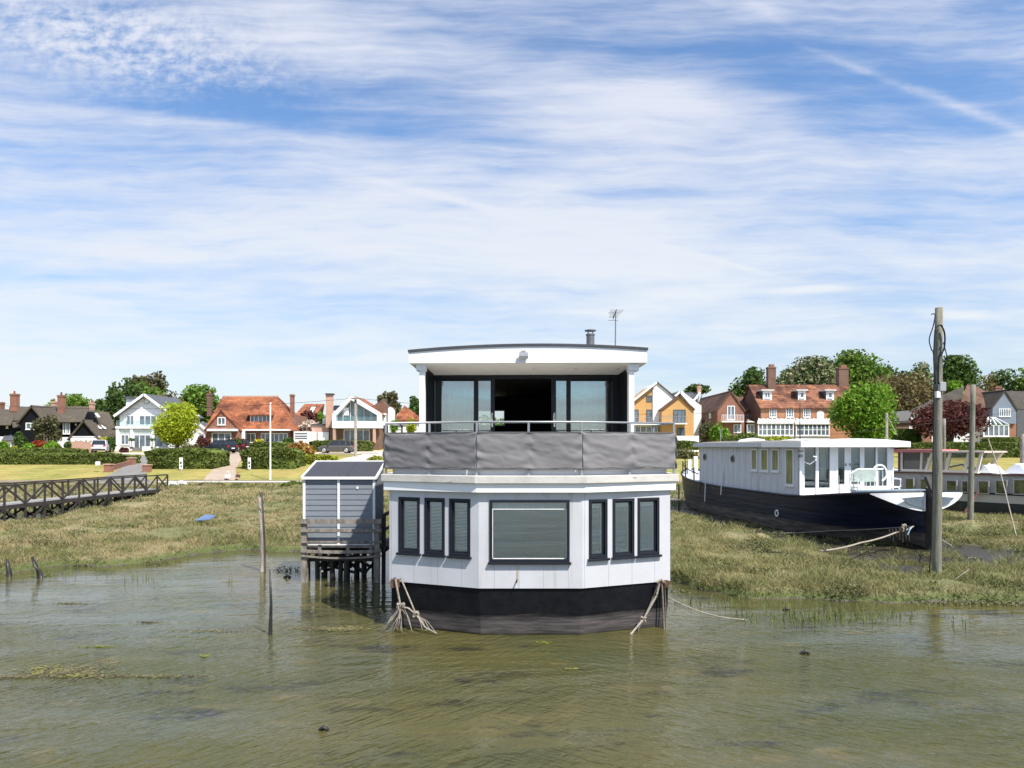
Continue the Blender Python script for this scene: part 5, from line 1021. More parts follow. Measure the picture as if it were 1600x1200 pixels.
# ---------------- trestle footbridge ----------------
BR0, BR1 = Vector((X_(245, 53), 53, .72)), Vector((X_(-190, 29.5), 29.5, .92))
fb = thing('footbridge', 'long black trestle footbridge with crossed braces and pale deck on the left', 'footbridge', (BR0.x, BR0.y, 0))
dvec = (BR1-BR0); LB = dvec.length; dn = dvec.normalized(); side = Vector((-dn.y, dn.x, 0)).normalized()
q = MB()
for s_ in (0,):
    a, b = BR0, BR1; o0, o1 = side*-.75, side*.75; q.hexa([a+o0-Vector((0, 0, .07)), b+o0-Vector((0, 0, .07)), b+o1-Vector((0, 0, .07)), a+o1-Vector((0, 0, .07)), a+o0, b+o0, b+o1, a+o1])
q.build('deck', mat('bridge_planks', (.27, .26, .25), .8), fb)
for s_ in (-1, 1):
    o = side*.78*s_; up1 = Vector((0, 0, 1.0)); MB().bar(BR0+o+up1, BR1+o+up1, .09, .08).build('handrail', M['tarwood'], fb); MB().bar(BR0+o+Vector((0, 0, -.12)), BR1+o+Vector((0, 0, -.12)), .08, .22).build('bearer', M['tarwood'], fb)
nb = 15; step = LB/nb
for i in range(nb+1):
    c = BR0+dn*step*i
    for s_ in (-1, 1):
        o = side*.80*s_; p = c+o; MB().bar((p.x, p.y, -.6), (p.x, p.y, c.z+1.0), .085).build('post', M['tarwood'], fb)
        if i < nb:
            p2 = p+dn*step; q = MB()
            if i % 2 == 0: q.bar(p+Vector((0, 0, .0)), p2+Vector((0, 0, .95)), .055, .09)
            else: q.bar(p+Vector((0, 0, .95)), p2+Vector((0, 0, 0)), .055, .09)
            if i < 1: q.bar(p+Vector((0, 0, .95)), p2, .055, .09)
            q.build('brace', M['tarwood'], fb)
            q = MB(); q.bar((p.x, p.y, c.z-(.2 if i % 2 else 1.1)), (p2.x, p2.y, c.z-(1.1 if i % 2 else .2)), .05, .08); q.build('lower_brace', M['tarwood'], fb)
    q = MB(); a, b = c-side*.8, c+side*.8; q.bar((a.x, a.y, c.z-.2), (b.x, b.y, c.z-1.2), .05, .09).bar((b.x, b.y, c.z-.2), (a.x, a.y, c.z-1.2), .05, .09); q.build('cross_brace', M['tarwood'], fb)
# ---------------- along the sea bank ----------------
fn = thing('low_fence', 'low white rail fence on the sea bank above the marsh, left of the shed', 'fence', (X_(360, 58), 58.2, .8))
xs_ = [X_(p, 58.2) for p in range(246, 480, 26)]+[X_(474, 58.2)]
MB().box(xs_[0], xs_[-1], 58.16, 58.22, Z_(752.0, 58.2)-.08, Z_(752.0, 58.2)).build('rail', M['whiter'], fn)
for x in xs_: MB().box(x-.04, x+.04, 58.22, 58.3, .55, Z_(752, 58.2)-.01).build('post', M['whiter'], fn)
for i, (px, lb) in enumerate(((270, 'left of two small white rocks below the low white fence'), (285, 'right of two small white rocks below the low white fence'))):
    q = MB(); x = X_(px, 57); q.tube([(x-.35, 57, hz(x, 57)+.0), (x-.15, 57, hz(x, 57)+.22), (x+.2, 57, hz(x, 57)+.18), (x+.4, 57, hz(x, 57))], [.08, .2, .16, .05], 7); tag(q.build('white_rock', M['whiter'], smooth=True), lb, 'rock', 'white rocks below the fence')
def pole_(px, yt, Y, r, m, name, label, cat, base=None):
    x = X_(px, Y); z0 = hz(x, Y)-.3 if base is None else base; t = thing(name, label, cat, (x, Y, z0+.3)); MB().tube([(x, Y, z0), (x, Y, Z_(yt, Y))], [r, r*.75], 10).build('pole', m, t, smooth=True); return t
t = pole_(422.5, 631, 60.5, .062, M['white'], 'flagpole', 'tall slim white flagpole on the lawn in front of the orange roofed house', 'flagpole')
MB().tube([(X_(422.5, 60.5), 60.5, Z_(631, 60.5)), (X_(422.5, 60.5), 60.5, Z_(629, 60.5))], .09, 8).build('finial', M['whiter'], t)
t = pole_(555.5, 619, 86, .20, M['oldwood'], 'telegraph_pole', 'wooden telegraph pole behind the grey shed roof, by the white gabled house', 'pole')
MB().box(X_(550, 86), X_(562, 86), 85.6, 85.75, Z_(624, 86), Z_(622, 86)).build('crossarm', M['oldwood'], t)
def wire(a, b, sag, lb, r=.022): return rope('overhead_wire', [a, b], r, M['dark'], lb, sag=sag, n_=24)
top = P_(555.5, 622, 86); w1 = wire(top, P_(-60, 630, 92), 1.0, 'overhead wire running left from the telegraph pole across the orange roof'); w1['category'] = 'wire'
w2 = wire(top, P_(1200, 640, 120), 1.3, 'overhead wire running right from the telegraph pole behind the houseboat'); w2['category'] = 'wire'
w3 = wire(P_(1250, 683, 60), P_(1600, 640, 60), .2, 'thin wire passing behind the flat roof of the blue barge', .012); w3['category'] = 'wire'
t = pole_(1385.5, 645, 70, .16, M['oldwood'], 'timber_post', 'grey post standing behind the roof of the navy barge', 'post')
q = MB(); q.tube([P_(1387, 651, 70), P_(1402, 680, 66)], .025, 5); q.build('stay', M['rope'], t)
pole_(1250, 632, 100, .09, M['dark'], 'telegraph_pole', 'slim dark pole in front of the glazed veranda of the long brick house', 'pole')
for px, lb in ((283, 'white gate sign with dark markings left of the curved tan drive'), (389.5, 'white gate sign with dark markings right of the curved tan drive')):
    Y = ground_at(px, 735, 50).y; x = X_(px, Y); t = thing('gate_sign', lb, 'sign', (x, Y, hz(x, Y)), 0, 'gate signs of the tan drive'); MB().box(x-.06, x+.06, Y+.05, Y+.13, hz(x, Y)-.3, Z_(716, Y)).build('post', M['white'], t)
    a = R(30) if px < 300 else R(0); MB().hexa([(x+u*math.cos(a), Y+u*math.sin(a)+v, z) for z in (Z_(733, Y), Z_(715, Y)) for u, v in ((-.14, -.02), (.14, -.02), (.14, .03), (-.14, .03))]).build('board', M['whiter'], t)
    q = MB(); q.hexa([(x+u*math.cos(a), Y+u*math.sin(a)+v-.028, z) for z in (Z_(725, Y), Z_(721, Y)) for u, v in ((-.08, -.005), (.07, -.005), (.07, .0), (-.08, .0))]); q.hexa([(x+u*math.cos(a), Y+u*math.sin(a)+v-.028, z) for z in (Z_(730, Y), Z_(727, Y)) for u, v in ((-.05, -.005), (.08, -.005), (.08, .0), (-.05, .0))]); q.build('lettering', M['dark'], t)
# brick gate walls of the grey drive
def gwall(a, b, h, lb):
    t = thing('gate_wall', lb, 'wall', tuple(a), 0, 'brick gate walls of the grey drive'); q = MB(); q.hexa([(a.x, a.y, a.z-.4), (b.x, b.y, b.z-.4), (b.x, b.y+.35, b.z-.4), (a.x, a.y+.35, a.z-.4), (a.x, a.y, a.z+h), (b.x, b.y, b.z+h), (b.x, b.y+.35, b.z+h), (a.x, a.y+.35, a.z+h)]); q.build('wall', M['brick'], t)
    for p in (a, b):
        pr = MB().box(p.x-.3, p.x+.3, p.y-.1, p.y+.5, p.z-.4, p.z+h+.15).build('pier', M['brick'], t); MB().box(p.x-.36, p.x+.36, p.y-.16, p.y+.56, p.z+h+.152, p.z+h+.24).build('coping', M['brickp'], pr)
gwall(ground_at(168, 738, 50), ground_at(204, 727, 50), .55, 'stepped red brick wall left of the grey drive'); gwall(ground_at(228, 738, 50), ground_at(238, 730, 50), .5, 'short red brick wall right of the grey drive')
tag(MB().box(*[v for p in (X_(149, 66), X_(155, 66), 66, 66.2, Z_(727, 66), Z_(721, 66)) for v in (p,)]).build('notice_board', M['white']), 'small white notice box at the foot of the long left hedge', 'sign')
tp = MB(); Y = 30.5; x = X_(320, Y); z = hz(x, Y)+.22; tp.slab([(x-.35, Y-.2, z-.05), (x+.3, Y-.25, z), (x+.38, Y+.25, z+.12), (x-.1, Y+.3, z+.16)], .03); tag(tp.build('plastic_sheet', mat('faded_blue_plastic', (.10, .15, .28), .8)), 'scrap of faded blue board lying on the marsh grass', 'board')
tag(MB().tube([P_(237, 795, 45)-Vector((0, 0, .1)), P_(236, 786, 45)], .06, 6).build('marker_peg', M['whiter']), 'short pale peg sticking out of the marsh near the footbridge', 'peg')
tag(MB().tube([P_(1390, 921, 18.4), P_(1404, 915, 18.6)], .02, 5).build('driftwood', M['rope']), 'pale stick lying on the right bank left of the tallest post', 'driftwood')
tag(MB().tube([P_(1493, 905, 18.8), P_(1514, 890, 19.2)], .012, 5).build('driftwood', M['rope']), 'thin pale stick leaning in the grass right of the tallest post', 'driftwood')
# people resting on the bank
def person(px, py, Y, hgt_, mats, lb):
    x = X_(px, Y); t = (x, Y, Z_(py, Y)); k = hgt_
    J = {'pel': (0, 0, .12), 'sp': (0, .03, .35), 'ch': (0, 0, .52), 'nk': (0, -.01, .64), 'hd': (0, -.03, .76), 'ht': (0, -.02, .86), 'sl': (-.19, 0, .57), 'sr': (.19, 0, .57), 'el': (-.24, -.08, .35), 'er': (.24, -.08, .35), 'hl': (-.12, -.26, .24), 'hr': (.12, -.26, .24), 'kl': (-.12, -.42, .16), 'kr': (.12, -.42, .16), 'fl': (-.12, -.46, -.28), 'fr': (.12, -.46, -.28), 'tl': (-.12, -.62, -.32), 'tr': (.12, -.62, -.32)}
    E = [('pel', 'sp'), ('sp', 'ch'), ('ch', 'nk'), ('nk', 'hd'), ('hd', 'ht'), ('ch', 'sl'), ('ch', 'sr'), ('sl', 'el'), ('sr', 'er'), ('el', 'hl'), ('er', 'hr'), ('pel', 'kl'), ('pel', 'kr'), ('kl', 'fl'), ('kr', 'fr'), ('fl', 'tl'), ('fr', 'tr')]
    rad = dict(pel=.15, sp=.13, ch=.15, nk=.055, hd=.10, ht=.08, sl=.07, sr=.07, el=.05, er=.05, hl=.035, hr=.035, kl=.08, kr=.08, fl=.05, fr=.05, tl=.035, tr=.035)
    ks = list(J); me = bpy.data.meshes.new('person'); me.from_pydata([tuple(c*k for c in J[q]) for q in ks], [(ks.index(a), ks.index(b)) for a, b in E], []); me.update()
    o = bpy.data.objects.new('person', me); COL.objects.link(o); s = o.modifiers.new('Skin', 'SKIN')
    for i, q in enumerate(ks): me.skin_vertices[0].data[i].radius = (rad[q]*k, rad[q]*k); me.skin_vertices[0].data[i].use_root = (q == 'pel')
    o.modifiers.new('Sub', 'SUBSURF').levels = 1; dg = bpy.context.evaluated_depsgraph_get(); m2 = bpy.data.meshes.new_from_object(o.evaluated_get(dg)); o.modifiers.clear(); o.data = m2; m2.name = 'person'
    m2.materials.clear()
    for q in mats: m2.materials.append(q)
    for p in m2.polygons:
        c = p.center/k; p.material_index = 0 if c.z > .62 or (abs(c.x) < .2 and c.y < -.2 and .19 < c.z < .32) else (2 if c.z < .2 or c.y < -.2 else 1); p.use_smooth = True
    o.location = t; tag(o, lb, 'person')
    q = MB(); q.tube([(0, .02*k, .78*k), (0, .0, .86*k), (0, -.0, .91*k)], [.10*k, .115*k, .05*k], 10); q.build('hair', mats[3], o, local=True, smooth=True); return o
skin = mat('skin', (.50, .30, .22), .6); 
ptop = {}
person(356, 750.5, 60.6, .86, [skin, mat('white_shirt', (.75, .76, .80), .8), mat('dark_trousers', (.03, .03, .04), .8), mat('white_hair', (.7, .7, .7), .8)], 'white haired person in a white top sitting on the bank')
person(372, 750.5, 60.6, .80, [skin, mat('dark_brown_jacket', (.06, .03, .025), .8), mat('brown_trousers', (.05, .035, .03), .8), mat('ginger_hair', (.22, .08, .04), .8)], 'ginger haired person in a dark jacket sitting on the bank')
# ---------------- cars ----------------
M['tyre'] = mat('tyre', (.012, .012, .013), .8); M['rim'] = mat('alloy_rim', (.55, .56, .58), .3, .1, metal=.7); M['carglass'] = mat('car_glass', (.015, .018, .022), .05, .1, spec=.9); M['lampred'] = mat('red_lamp', (.35, .01, .01), .2)
def car(px, py, Y, yaw, paint, lb, L=4.6, Wd=1.9, Hh=1.70, name='parked_car', ground_dz=.06):
    x = X_(px, Y); z = max(hz(x, Y)+.03, -9); t = thing(name, lb, 'car', (x, Y, z+ground_dz), yaw); h = Hh; hw = Wd/2
    st = [(-.5, .45, .62, .80), (-.485, .30, .74, .92), (-.40, .24, .98, .97), (-.22, .22, 1.05, 1.), (.0, .22, 1.06, 1.), (.25, .22, 1.07, 1.), (.42, .26, 1.05, .98), (.485, .32, 1.0, .94), (.5, .42, .85, .88)]  # nose at -x
    q = MB(); k = 8
    for (f, zb_, zt_, w) in st:
        for (a, b) in ((-1, zb_), (-1, zb_+.25*(zt_-zb_)), (-1, zb_+.75*(zt_-zb_)), (-.86, zt_), (.86, zt_), (1, zb_+.75*(zt_-zb_)), (1, zb_+.25*(zt_-zb_)), (1, zb_)): q.v.append((f*L, a*hw*w, b*h/1.7))
    for i in range(len(st)-1):
        for j in range(k): q.f.append((i*k+j, i*k+(j+1) % k, (i+1)*k+(j+1) % k, (i+1)*k+j))
    q.f += [tuple(range(k)), tuple((len(st)-1)*k+j for j in range(k))]; q.build('body', paint, t, local=True, bevel=.03)
    g = MB(); zb_, zt_ = 1.03*h/1.7, h-.06; P = []
    for (zq, f0, f1, w) in ((zb_, -.25, .47, .93), (zt_, -.09, .38, .76)): P += [(f0*L, -hw*w, zq), (f1*L, -hw*w, zq), (f1*L, hw*w, zq), (f0*L, hw*w, zq)]
    g.hexa(P); g.build('glasshouse', M['carglass'], t, local=True, bevel=.03)
    r = MB(); r.slab([(-.10*L, -hw*.77, h), (.385*L, -hw*.77, h), (.385*L, hw*.77, h), (-.10*L, hw*.77, h)], .07)
    for s_ in (-1, 1):
        for (fa, fb_) in ((-.25, -.09), (.10, .12), (.30, .29), (.47, .38)): r.bar((fa*L, s_*hw*.935, zb_), (fb_*L, s_*hw*.765, zt_), .07, .05)
    r.build('roof', paint, t, local=True, bevel=.01)
    for s_ in (-1, 1):
        for f in (-.33, .31):
            wq = MB(); wq.tube([(f*L, s_*(hw-.22), .36), (f*L, s_*(hw+.01), .36)], .36, 18); wq = wq.build('wheel', M['tyre'], t, local=True); r_ = MB(); r_.tube([(f*L, s_*(hw+.012), .36), (f*L, s_*(hw+.03), .36)], [.25, .22], 14); r_.build('rim', M['rim'], wq, local=True)
    for s_ in (-1, 1):
        MB().box(.485*L, .505*L, s_*hw*.72-.14, s_*hw*.72+.14, .78*h/1.7, 1.0*h/1.7).build('tail_lamp', M['lampred'], t, local=True); MB().box(-.50*L, -.478*L, s_*hw*.66-.2, s_*hw*.66+.16, .66*h/1.7, .76*h/1.7).build('headlight', M['rim'], t, local=True)
        MB().box(-.22*L, -.18*L, s_*(hw+.08)-.09, s_*(hw+.08)+.09, 1.0, 1.14).build('wing_mirror', paint, t, local=True)
    MB().box(.5*L, .508*L, -.26, .26, .58, .70).build('number_plate', M['whiter'], t, local=True); MB().box(.44*L, .503*L, -hw*.85, hw*.85, .33, .5).build('bumper', M['dark'], t, local=True); return t
cp_ = lambda n, c: mat(n, c, .3, .02, 1., metal=.3, spec=.7)
car(526.5, 708, 95, 0, cp_('grey_car_paint', (.10, .095, .09)), 'dark grey estate car parked side on behind the shed roof', L=4.6)
car(158, 708.5, 97, R(-68), cp_('white_car_paint', (.68, .70, .76)), 'white car seen from behind, parked by the yellow bush', L=4.5)
car(345, 707.5, 95, R(-28), cp_('black_car_paint', (.02, .025, .03)), 'black car parked nose in before the large ground floor window of the orange roofed house', L=4.7)
car(366, 705, 100, R(-18), cp_('maroon_car_paint', (.07, .012, .018)), 'maroon car parked beyond the black car', L=4.4)
# ---------------- houses ----------------
class House:
    def __init__(s, name, label, px, Y, cat='house', group=None):
        s.Y = Y; x = X_(px, Y); s.g = hz(x, Y)-.2; s.t = thing(name, label, cat, (x, Y, s.g), 0, group)
    def pts(s, L, Y=None): Y = Y or s.Y; return [(X_(a, Y), Z_(b, Y)) for a, b in L]
    def wall(s, L, depth, m, name='wall', dy=0., label=None):
        """front outline in pixels (read at this depth), extruded back"""
        Y = s.Y+dy; P = s.pts(L, Y); return MB().prism(Fr((0, Y, 0)), P, -depth, 0).build(name, m, s.t, label=label)
    def gable_roof(s, apex, el, er, depth, m, over=.35, th=.22, dy=0., verge=None, name='roof'):
        Y = s.Y+dy-over; A, L_, R_ = [(X_(p[0], s.Y+dy), Z_(p[1], s.Y+dy)) for p in (apex, el, er)]; y2 = Y+depth+2*over; q = MB()
        for E in (L_, R_): 
            d = Vector((E[0]-A[0], 0, E[1]-A[1])).normalized()*.25; q.slab([(A[0], Y, A[1]+.05), (E[0]+d.x, Y, E[1]+d.z), (E[0]+d.x, y2, E[1]+d.z), (A[0], y2, A[1]+.05)], th)
        o = q.build(name, m, s.t)
        if verge is not None:
            v = MB()
            for E in (L_, R_):
                d = Vector((E[0]-A[0], 0, E[1]-A[1])).normalized()*.3; v.bar((A[0], Y-.04, A[1]-.1), (E[0]+d.x, Y-.04, E[1]+d.z-.1), .10, .34)
            v.build('barge_board', verge, o)
        return o
    def roof(s, V_, F_, m, name='roof', th=.15):
        """faces of points (px, py, depth offset)"""
        P = [P_(a, b, s.Y+c) for a, b, c in V_]; q = MB()
        for f in F_: q.slab([P[i] for i in f], th)
        return q.build(name, m, s.t)
    def chimney(s, p0, p1, y0, y1, dy, m, pots=1, w=None, parent=None, cap=True):
        Y = s.Y+dy; a, b = X_(p0, Y), X_(p1, Y); z0, z1 = Z_(y1, Y), Z_(y0, Y); q = MB(); q.box(a, b, Y, Y+max(.6, (b-a)*.8), z0, z1)
        if cap: q.box(a-.07, b+.07, Y-.07, Y+max(.6, (b-a)*.8)+.07, z1-.28, z1-.08)
        o = q.build('chimney', m, parent or s.t)
        for i in range(pots):
            x = a+(b-a)*(i+.5)/pots; r = MB(); r.tube([(x, Y+.3, z1), (x, Y+.3, z1+.38), (x, Y+.3, z1+.42)], [.14, .12, .15], 8); r.build('chimney_pot', M['tile_o'], o)
        return o
    def win(s, x0, x1, y0, y1, nx=2, ny=1, dy=0., fm='whiter', name='window', bal=False, fw=.12, gm='farglass', label=None, out=.07, sill=True):
        Y = s.Y+dy; a, b, c, d = X_(x0, Y), X_(x1, Y), Z_(y1, Y), Z_(y0, Y); F = Fr((0, Y, 0)); q = MB()
        for r in ((a, b, c, c+fw), (a, b, d-fw, d), (a, a+fw, c+fw, d-fw), (b-fw, b, c+fw, d-fw)): q.fbox(F, *r, 0, out)
        for i in range(1, nx): x = a+(b-a)*i/nx; q.fbox(F, x-fw*.45, x+fw*.45, c+fw, d-fw, 0, out-.01)
        for i in range(1, ny): z = c+(d-c)*i/ny; q.fbox(F, a+fw, b-fw, z-fw*.25, z+fw*.25, 0, out-.02)
        if sill: q.fbox(F, a-.06, b+.06, c-.07, c-.003, 0, out+.05)
        o = q.build(name, M[fm], s.t, label=label); MB().fbox(F, a+fw*.5, b-fw*.5, c+fw*.5, d-fw*.5, 0, out-.045).build('pane', M[gm], o); return o
    def box(s, x0, x1, y0, y1, m, name, dy=0., depth=.2, out=.0, label=None, parent=None):
        Y = s.Y+dy; return MB().box(X_(x0, Y), X_(x1, Y), Y-out, Y+depth, Z_(y1, Y), Z_(y0, Y)).build(name, M[m] if isinstance(m, str) else m, parent or s.t, label=label)
    def balcony(s, x0, x1, y0, y1, dy=0, proj=1.2, m='steel', n_=8, slab='white', glass=None):
        Y = s.Y+dy; a, b, z1, z0 = X_(x0, Y-proj), X_(x1, Y-proj), Z_(y0, Y-proj), Z_(y1, Y-proj); q = MB(); q.box(a, b, Y-proj, Y-.002, z0-.18, z0); o = q.build('balcony', M[slab], s.t); r = MB()
        r.box(a, b, Y-proj, Y-proj+.05, z1-.05, z1)
        for i in range(n_+1): x = a+(b-a)*i/n_; r.box(x-.025, x+.025, Y-proj+.002, Y-proj+.048, z0, z1-.05)
        r.build('railing', M[m], o)
        if glass: MB().box(a+.03, b-.03, Y-proj+.06, Y-proj+.08, z0+.05, z1-.08).build('glass_screen', M[glass], o)
M['balglass'] = glassmat('balcony_glass', (.80, .90, .90), .08)
M['thatch'] = mat('weathered_brown_thatch', (.075, .062, .047), .95, .3, 1.5, .6, 12, stretch=(3, 3, 1), col2=(.12, .10, .055), c2=(.55, .7), c2scale=.6)
# black boarded cottages
h = House('black_cottage', 'black boarded cottage with tall brick chimney and a gable, at the left edge', 30, 106)
h.wall([(-40, 702), (78, 702), (78, 657), (-40, 657)], 8, M['black'], dy=1.)
h.wall([(-40, 703), (80, 703), (80, 682), (-40, 682)], .25, M['white'], 'lower_wall', dy=.75)
h.roof([(-60, 664, -.2), (16, 664, -.2), (28, 640, 4), (-60, 637, 4), (86, 659, .2), (86, 634.5, 4.5), (14, 636, 4.5), (20, 668, -.3)], [(0, 1, 2, 3), (7, 4, 5, 6)], M['thatch'])
h.wall([(32, 700), (71, 700), (71, 656), (51, 634.5), (32, 657)], 5, M['black'], 'gable_wall', dy=-.4); h.gable_roof((51, 633.5), (28, 660), (74, 660), 5, M['thatch'], dy=-.4)
h.chimney(15.5, 25.5, 615, 643, 3.2, M['brick'], 1); h.chimney(-8, 2, 628, 640, 4.5, M['brick'], 0)
h.win(40.5, 49, 660.5, 671, 1, 1, -.4); h.win(50, 58, 660, 671, 2, 1, -.4); h.win(58.8, 62, 660, 670, 1, 1, -.4); h.win(10, 13, 662, 669, 1, 1, .9); h.win(3, 9, 688, 697, 1, 1, .2)
h.wall([(3, 702), (24, 702), (24, 688), (3, 688)], 3, M['white'], 'porch_wall', dy=-.6); h.roof([(2, 688, -1), (25, 688, -1), (25, 677, 1.6), (9, 677, 1.6)], [(0, 1, 2, 3)], M['slate'], 'porch_roof'); h.win(17, 23.5, 689, 698, 1, 1, -.6)
h = House('black_cottage', 'black boarded cottage with a low front gable and roof windows, right of the other one', 130, 106)
h.wall([(79, 702), (182, 702), (182, 664), (79, 657)], 8, M['black'], dy=1.2); h.wall([(79, 703), (150, 703), (150, 683), (79, 683)], .25, M['white'], 'lower_wall', dy=.95)
h.roof([(71, 660, .2), (132, 659, .2), (139, 635, 4.5), (70, 634, 4.5), (137, 641, 2.), (170, 644, 3.5), (188, 682, -.5), (125, 684, -.5)], [(0, 1, 2, 3), (4, 5, 6, 7)], M['thatch'])
h.wall([(127, 665), (150, 665), (137, 643)], 3, M['black'], 'gable_wall', dy=.2)
h.wall([(109, 702), (156, 702), (155, 683), (132.5, 657), (110, 683)], 4, M['black'], 'gable_wall', dy=-1.6); h.gable_roof((132.5, 656), (108, 685), (157, 685), 4.5, M['thatch'], dy=-1.6)
h.box(109, 156, 681.5, 683.5, 'white', 'lintel', dy=-1.8, depth=.15); h.wall([(110, 703), (155, 703), (155, 684), (110, 684)], .2, M['white'], 'lower_wall', dy=-1.82)
for p in (119, 127, 135, 143, 150): h.win(p-3, p+2.5, 687, 699, 1, 1, -1.83, sill=False)
h.chimney(89.5, 98.5, 617, 650, 2.5, M['brick'], 1); h.chimney(80, 86, 627, 636, 5, M['brickp'], 1); h.chimney(139, 145, 629, 641, 5, M['brickp'], 1)
h.win(98.5, 103.5, 659, 678, 1, 1, .9); h.win(104.5, 109.5, 659, 678, 1, 1, .9); h.box(118, 120, 662, 665, 'whiter', 'lamp', .9, .1, .1)
sk = MB()
for (a, b) in ((151, 649), (147, 666), (154, 667), (161, 667)):
    for Y in (0,): p0 = P_(a, b, 106+1.05); p1 = P_(a+5, b+6, 106+.35); sk.bar(p0+Vector((0, -.25, .3)), p1+Vector((0, -.25, .3)), .35, .1)
sk.build('roof_window', M['whiter'], h.t)
# white gabled house
h = House('white_house', 'white gabled house with a round attic window and glass balcony', 228, 106)
h.wall([(187, 702), (271, 702), (271, 646), (229, 617.5), (187, 646)], 9, M['whiter']); h.gable_roof((229, 616), (185, 648), (273, 648), 9, M['slate'], .8, verge=M['whiter'])
h.wall([(197, 640), (222, 640), (222, 622), (197, 622)], 4, M['white'], 'dormer_wall', dy=2.5); h.box(195, 226, 619.5, 623, 'slate', 'dormer_roof', dy=2.2, depth=4.5)
h.wall([(181, 702), (277, 702), (277, 669), (181, 669)], 1.5, M['white'], 'veranda_wall', dy=-1.5); h.box(180, 278, 666, 669.5, 'whiter', 'veranda_band', dy=-1.9, depth=1.9)
for a in (181, 203, 236.5, 262): h.box(a, a+4.5, 669.5, 700, 'whiter', 'pillar', dy=-1.8, depth=.28)
h.balcony(182, 277, 657, 667, dy=-.5, proj=1.3, glass='balglass', n_=6, slab='whiter')
h.win(197.5, 210, 649, 664.5, 2, 1, 0, 'white', gm='farglass'); h.win(217.5, 254, 649, 664.5, 4, 1, 0, 'white'); h.win(189, 202, 679, 695, 2, 1, -1.5, 'white'); h.win(209, 236, 679, 701, 3, 1, -1.5, 'white', sill=False); h.win(242, 262, 679, 698, 2, 1, -1.5, 'dark')
h.box(186, 240, 671, 677, 'curtain', 'awning_box', dy=-1.55, depth=.04)
q = MB(); x, z = X_(229.5, 106), Z_(627, 106); q.tube([(x, 105.99, z), (x, 105.93, z)], .46, 20); q = q.build('round_window', M['steel'], h.t); MB().tube([(x, 105.93, z), (x, 105.90, z)], .33, 20).build('pane', M['whiter'], q)
h.wall([(174, 705), (206, 705), (206, 698), (174, 698)], .3, M['whiter'], 'terrace_wall', dy=-4.2); h.wall([(222, 705), (262, 705), (262, 697.5), (222, 697.5)], .3, M['whiter'], 'terrace_wall', dy=-4.2)
st_ = MB()
for i in range(4): st_.box(X_(206, 102), X_(222, 102), 101.2+i*.35, 103, Z_(706, 102)+i*.2-.2, Z_(706, 102)+i*.2)
st_.build('steps', M['asphalt'], h.t)
h = House('white_bungalow', 'corner of a white house peeping out between the lime tree and the orange roofed house', 312, 112); h.wall([(300, 700), (320, 700), (320, 668), (310, 660), (300, 668)], 6, M['white']); h.gable_roof((310, 660), (299, 669), (321, 669), 6, M['slate'], .2, verge=M['whiter']); h.win(309, 313, 668, 675, 1)
# orange roofed house
h = House('brick_house', 'red brick house with a big orange tiled roof and a brick gable', 388, 104)
h.wall([(322, 703), (453, 703), (453, 669), (322, 669)], 9, M['brick'], dy=1.2)
h.wall([(453, 703), (459, 703), (459, 648), (453, 668)], 7, M['brick'], 'end_wall', dy=2.)
q = MB(); q.hexa([P_(318, 673, 104.4), P_(461, 673, 104.4), P_(461, 673, 104.4)+Vector((0, 11.4, 0)), P_(318, 673, 104.4)+Vector((0, 11.4, 0)), P_(348, 619.5, 109.6), P_(434, 619.5, 109.6), P_(434, 619.5, 109.6)+Vector((0, .12, 0)), P_(348, 619.5, 109.6)+Vector((0, .12, 0))]); q.build('roof', M['tile_o'], h.t)
h.box(348, 434, 618.3, 620.3, 'brickp', 'ridge_tile', dy=5.5, depth=.3)
h.wall([(321, 703), (377, 703), (375, 671), (346, 642), (321, 671)], 5, M['brick'], 'gable_wall', dy=-1.); h.gable_roof((346, 641), (320, 671), (376.5, 671), 5, M['tile_o'], .15, .15, dy=-1., verge=None)
h.box(323, 370, 670, 673.5, 'whiter', 'canopy', dy=-1.6, depth=.6); h.win(331, 361.5, 676, 693, 3, 1, -1.); h.win(340, 352.5, 652, 664, 2, 1, -1.)
h.box(377, 453, 670.5, 673, 'whiter', 'gutter', dy=.2, depth=.25); h.win(384, 400, 676.5, 692, 2, 1, 1.2, sill=False); h.win(407.5, 450, 676.5, 691, 6, 1, 1.2)
h.box(402, 405.5, 674, 692, 'brick', 'brick_pier', dy=.9, depth=.3); q = h.box(377.5, 382, 671, 690, 'whiter', 'parasol', dy=-.8, depth=.3)
h.wall([(390, 661), (425, 661), (425, 647), (390, 647)], 4, M['tile_b'], 'dormer_wall', dy=1.8); h.win(391, 423, 648.5, 660.5, 5, 1, 1.8); h.roof([(387, 648, 1.2), (427, 648, 1.2), (416, 636, 4.5), (399, 636, 4.5), (427, 648, 6), (387, 648, 6)], [(0, 1, 2, 3), (1, 4, 2), (0, 3, 5)], M['tile_o'], 'dormer_roof')
h.chimney(323, 329.5, 615, 650, 4, M['brickd'], 1); h.chimney(453, 458.5, 616, 650, 5, M['brick'], 0)
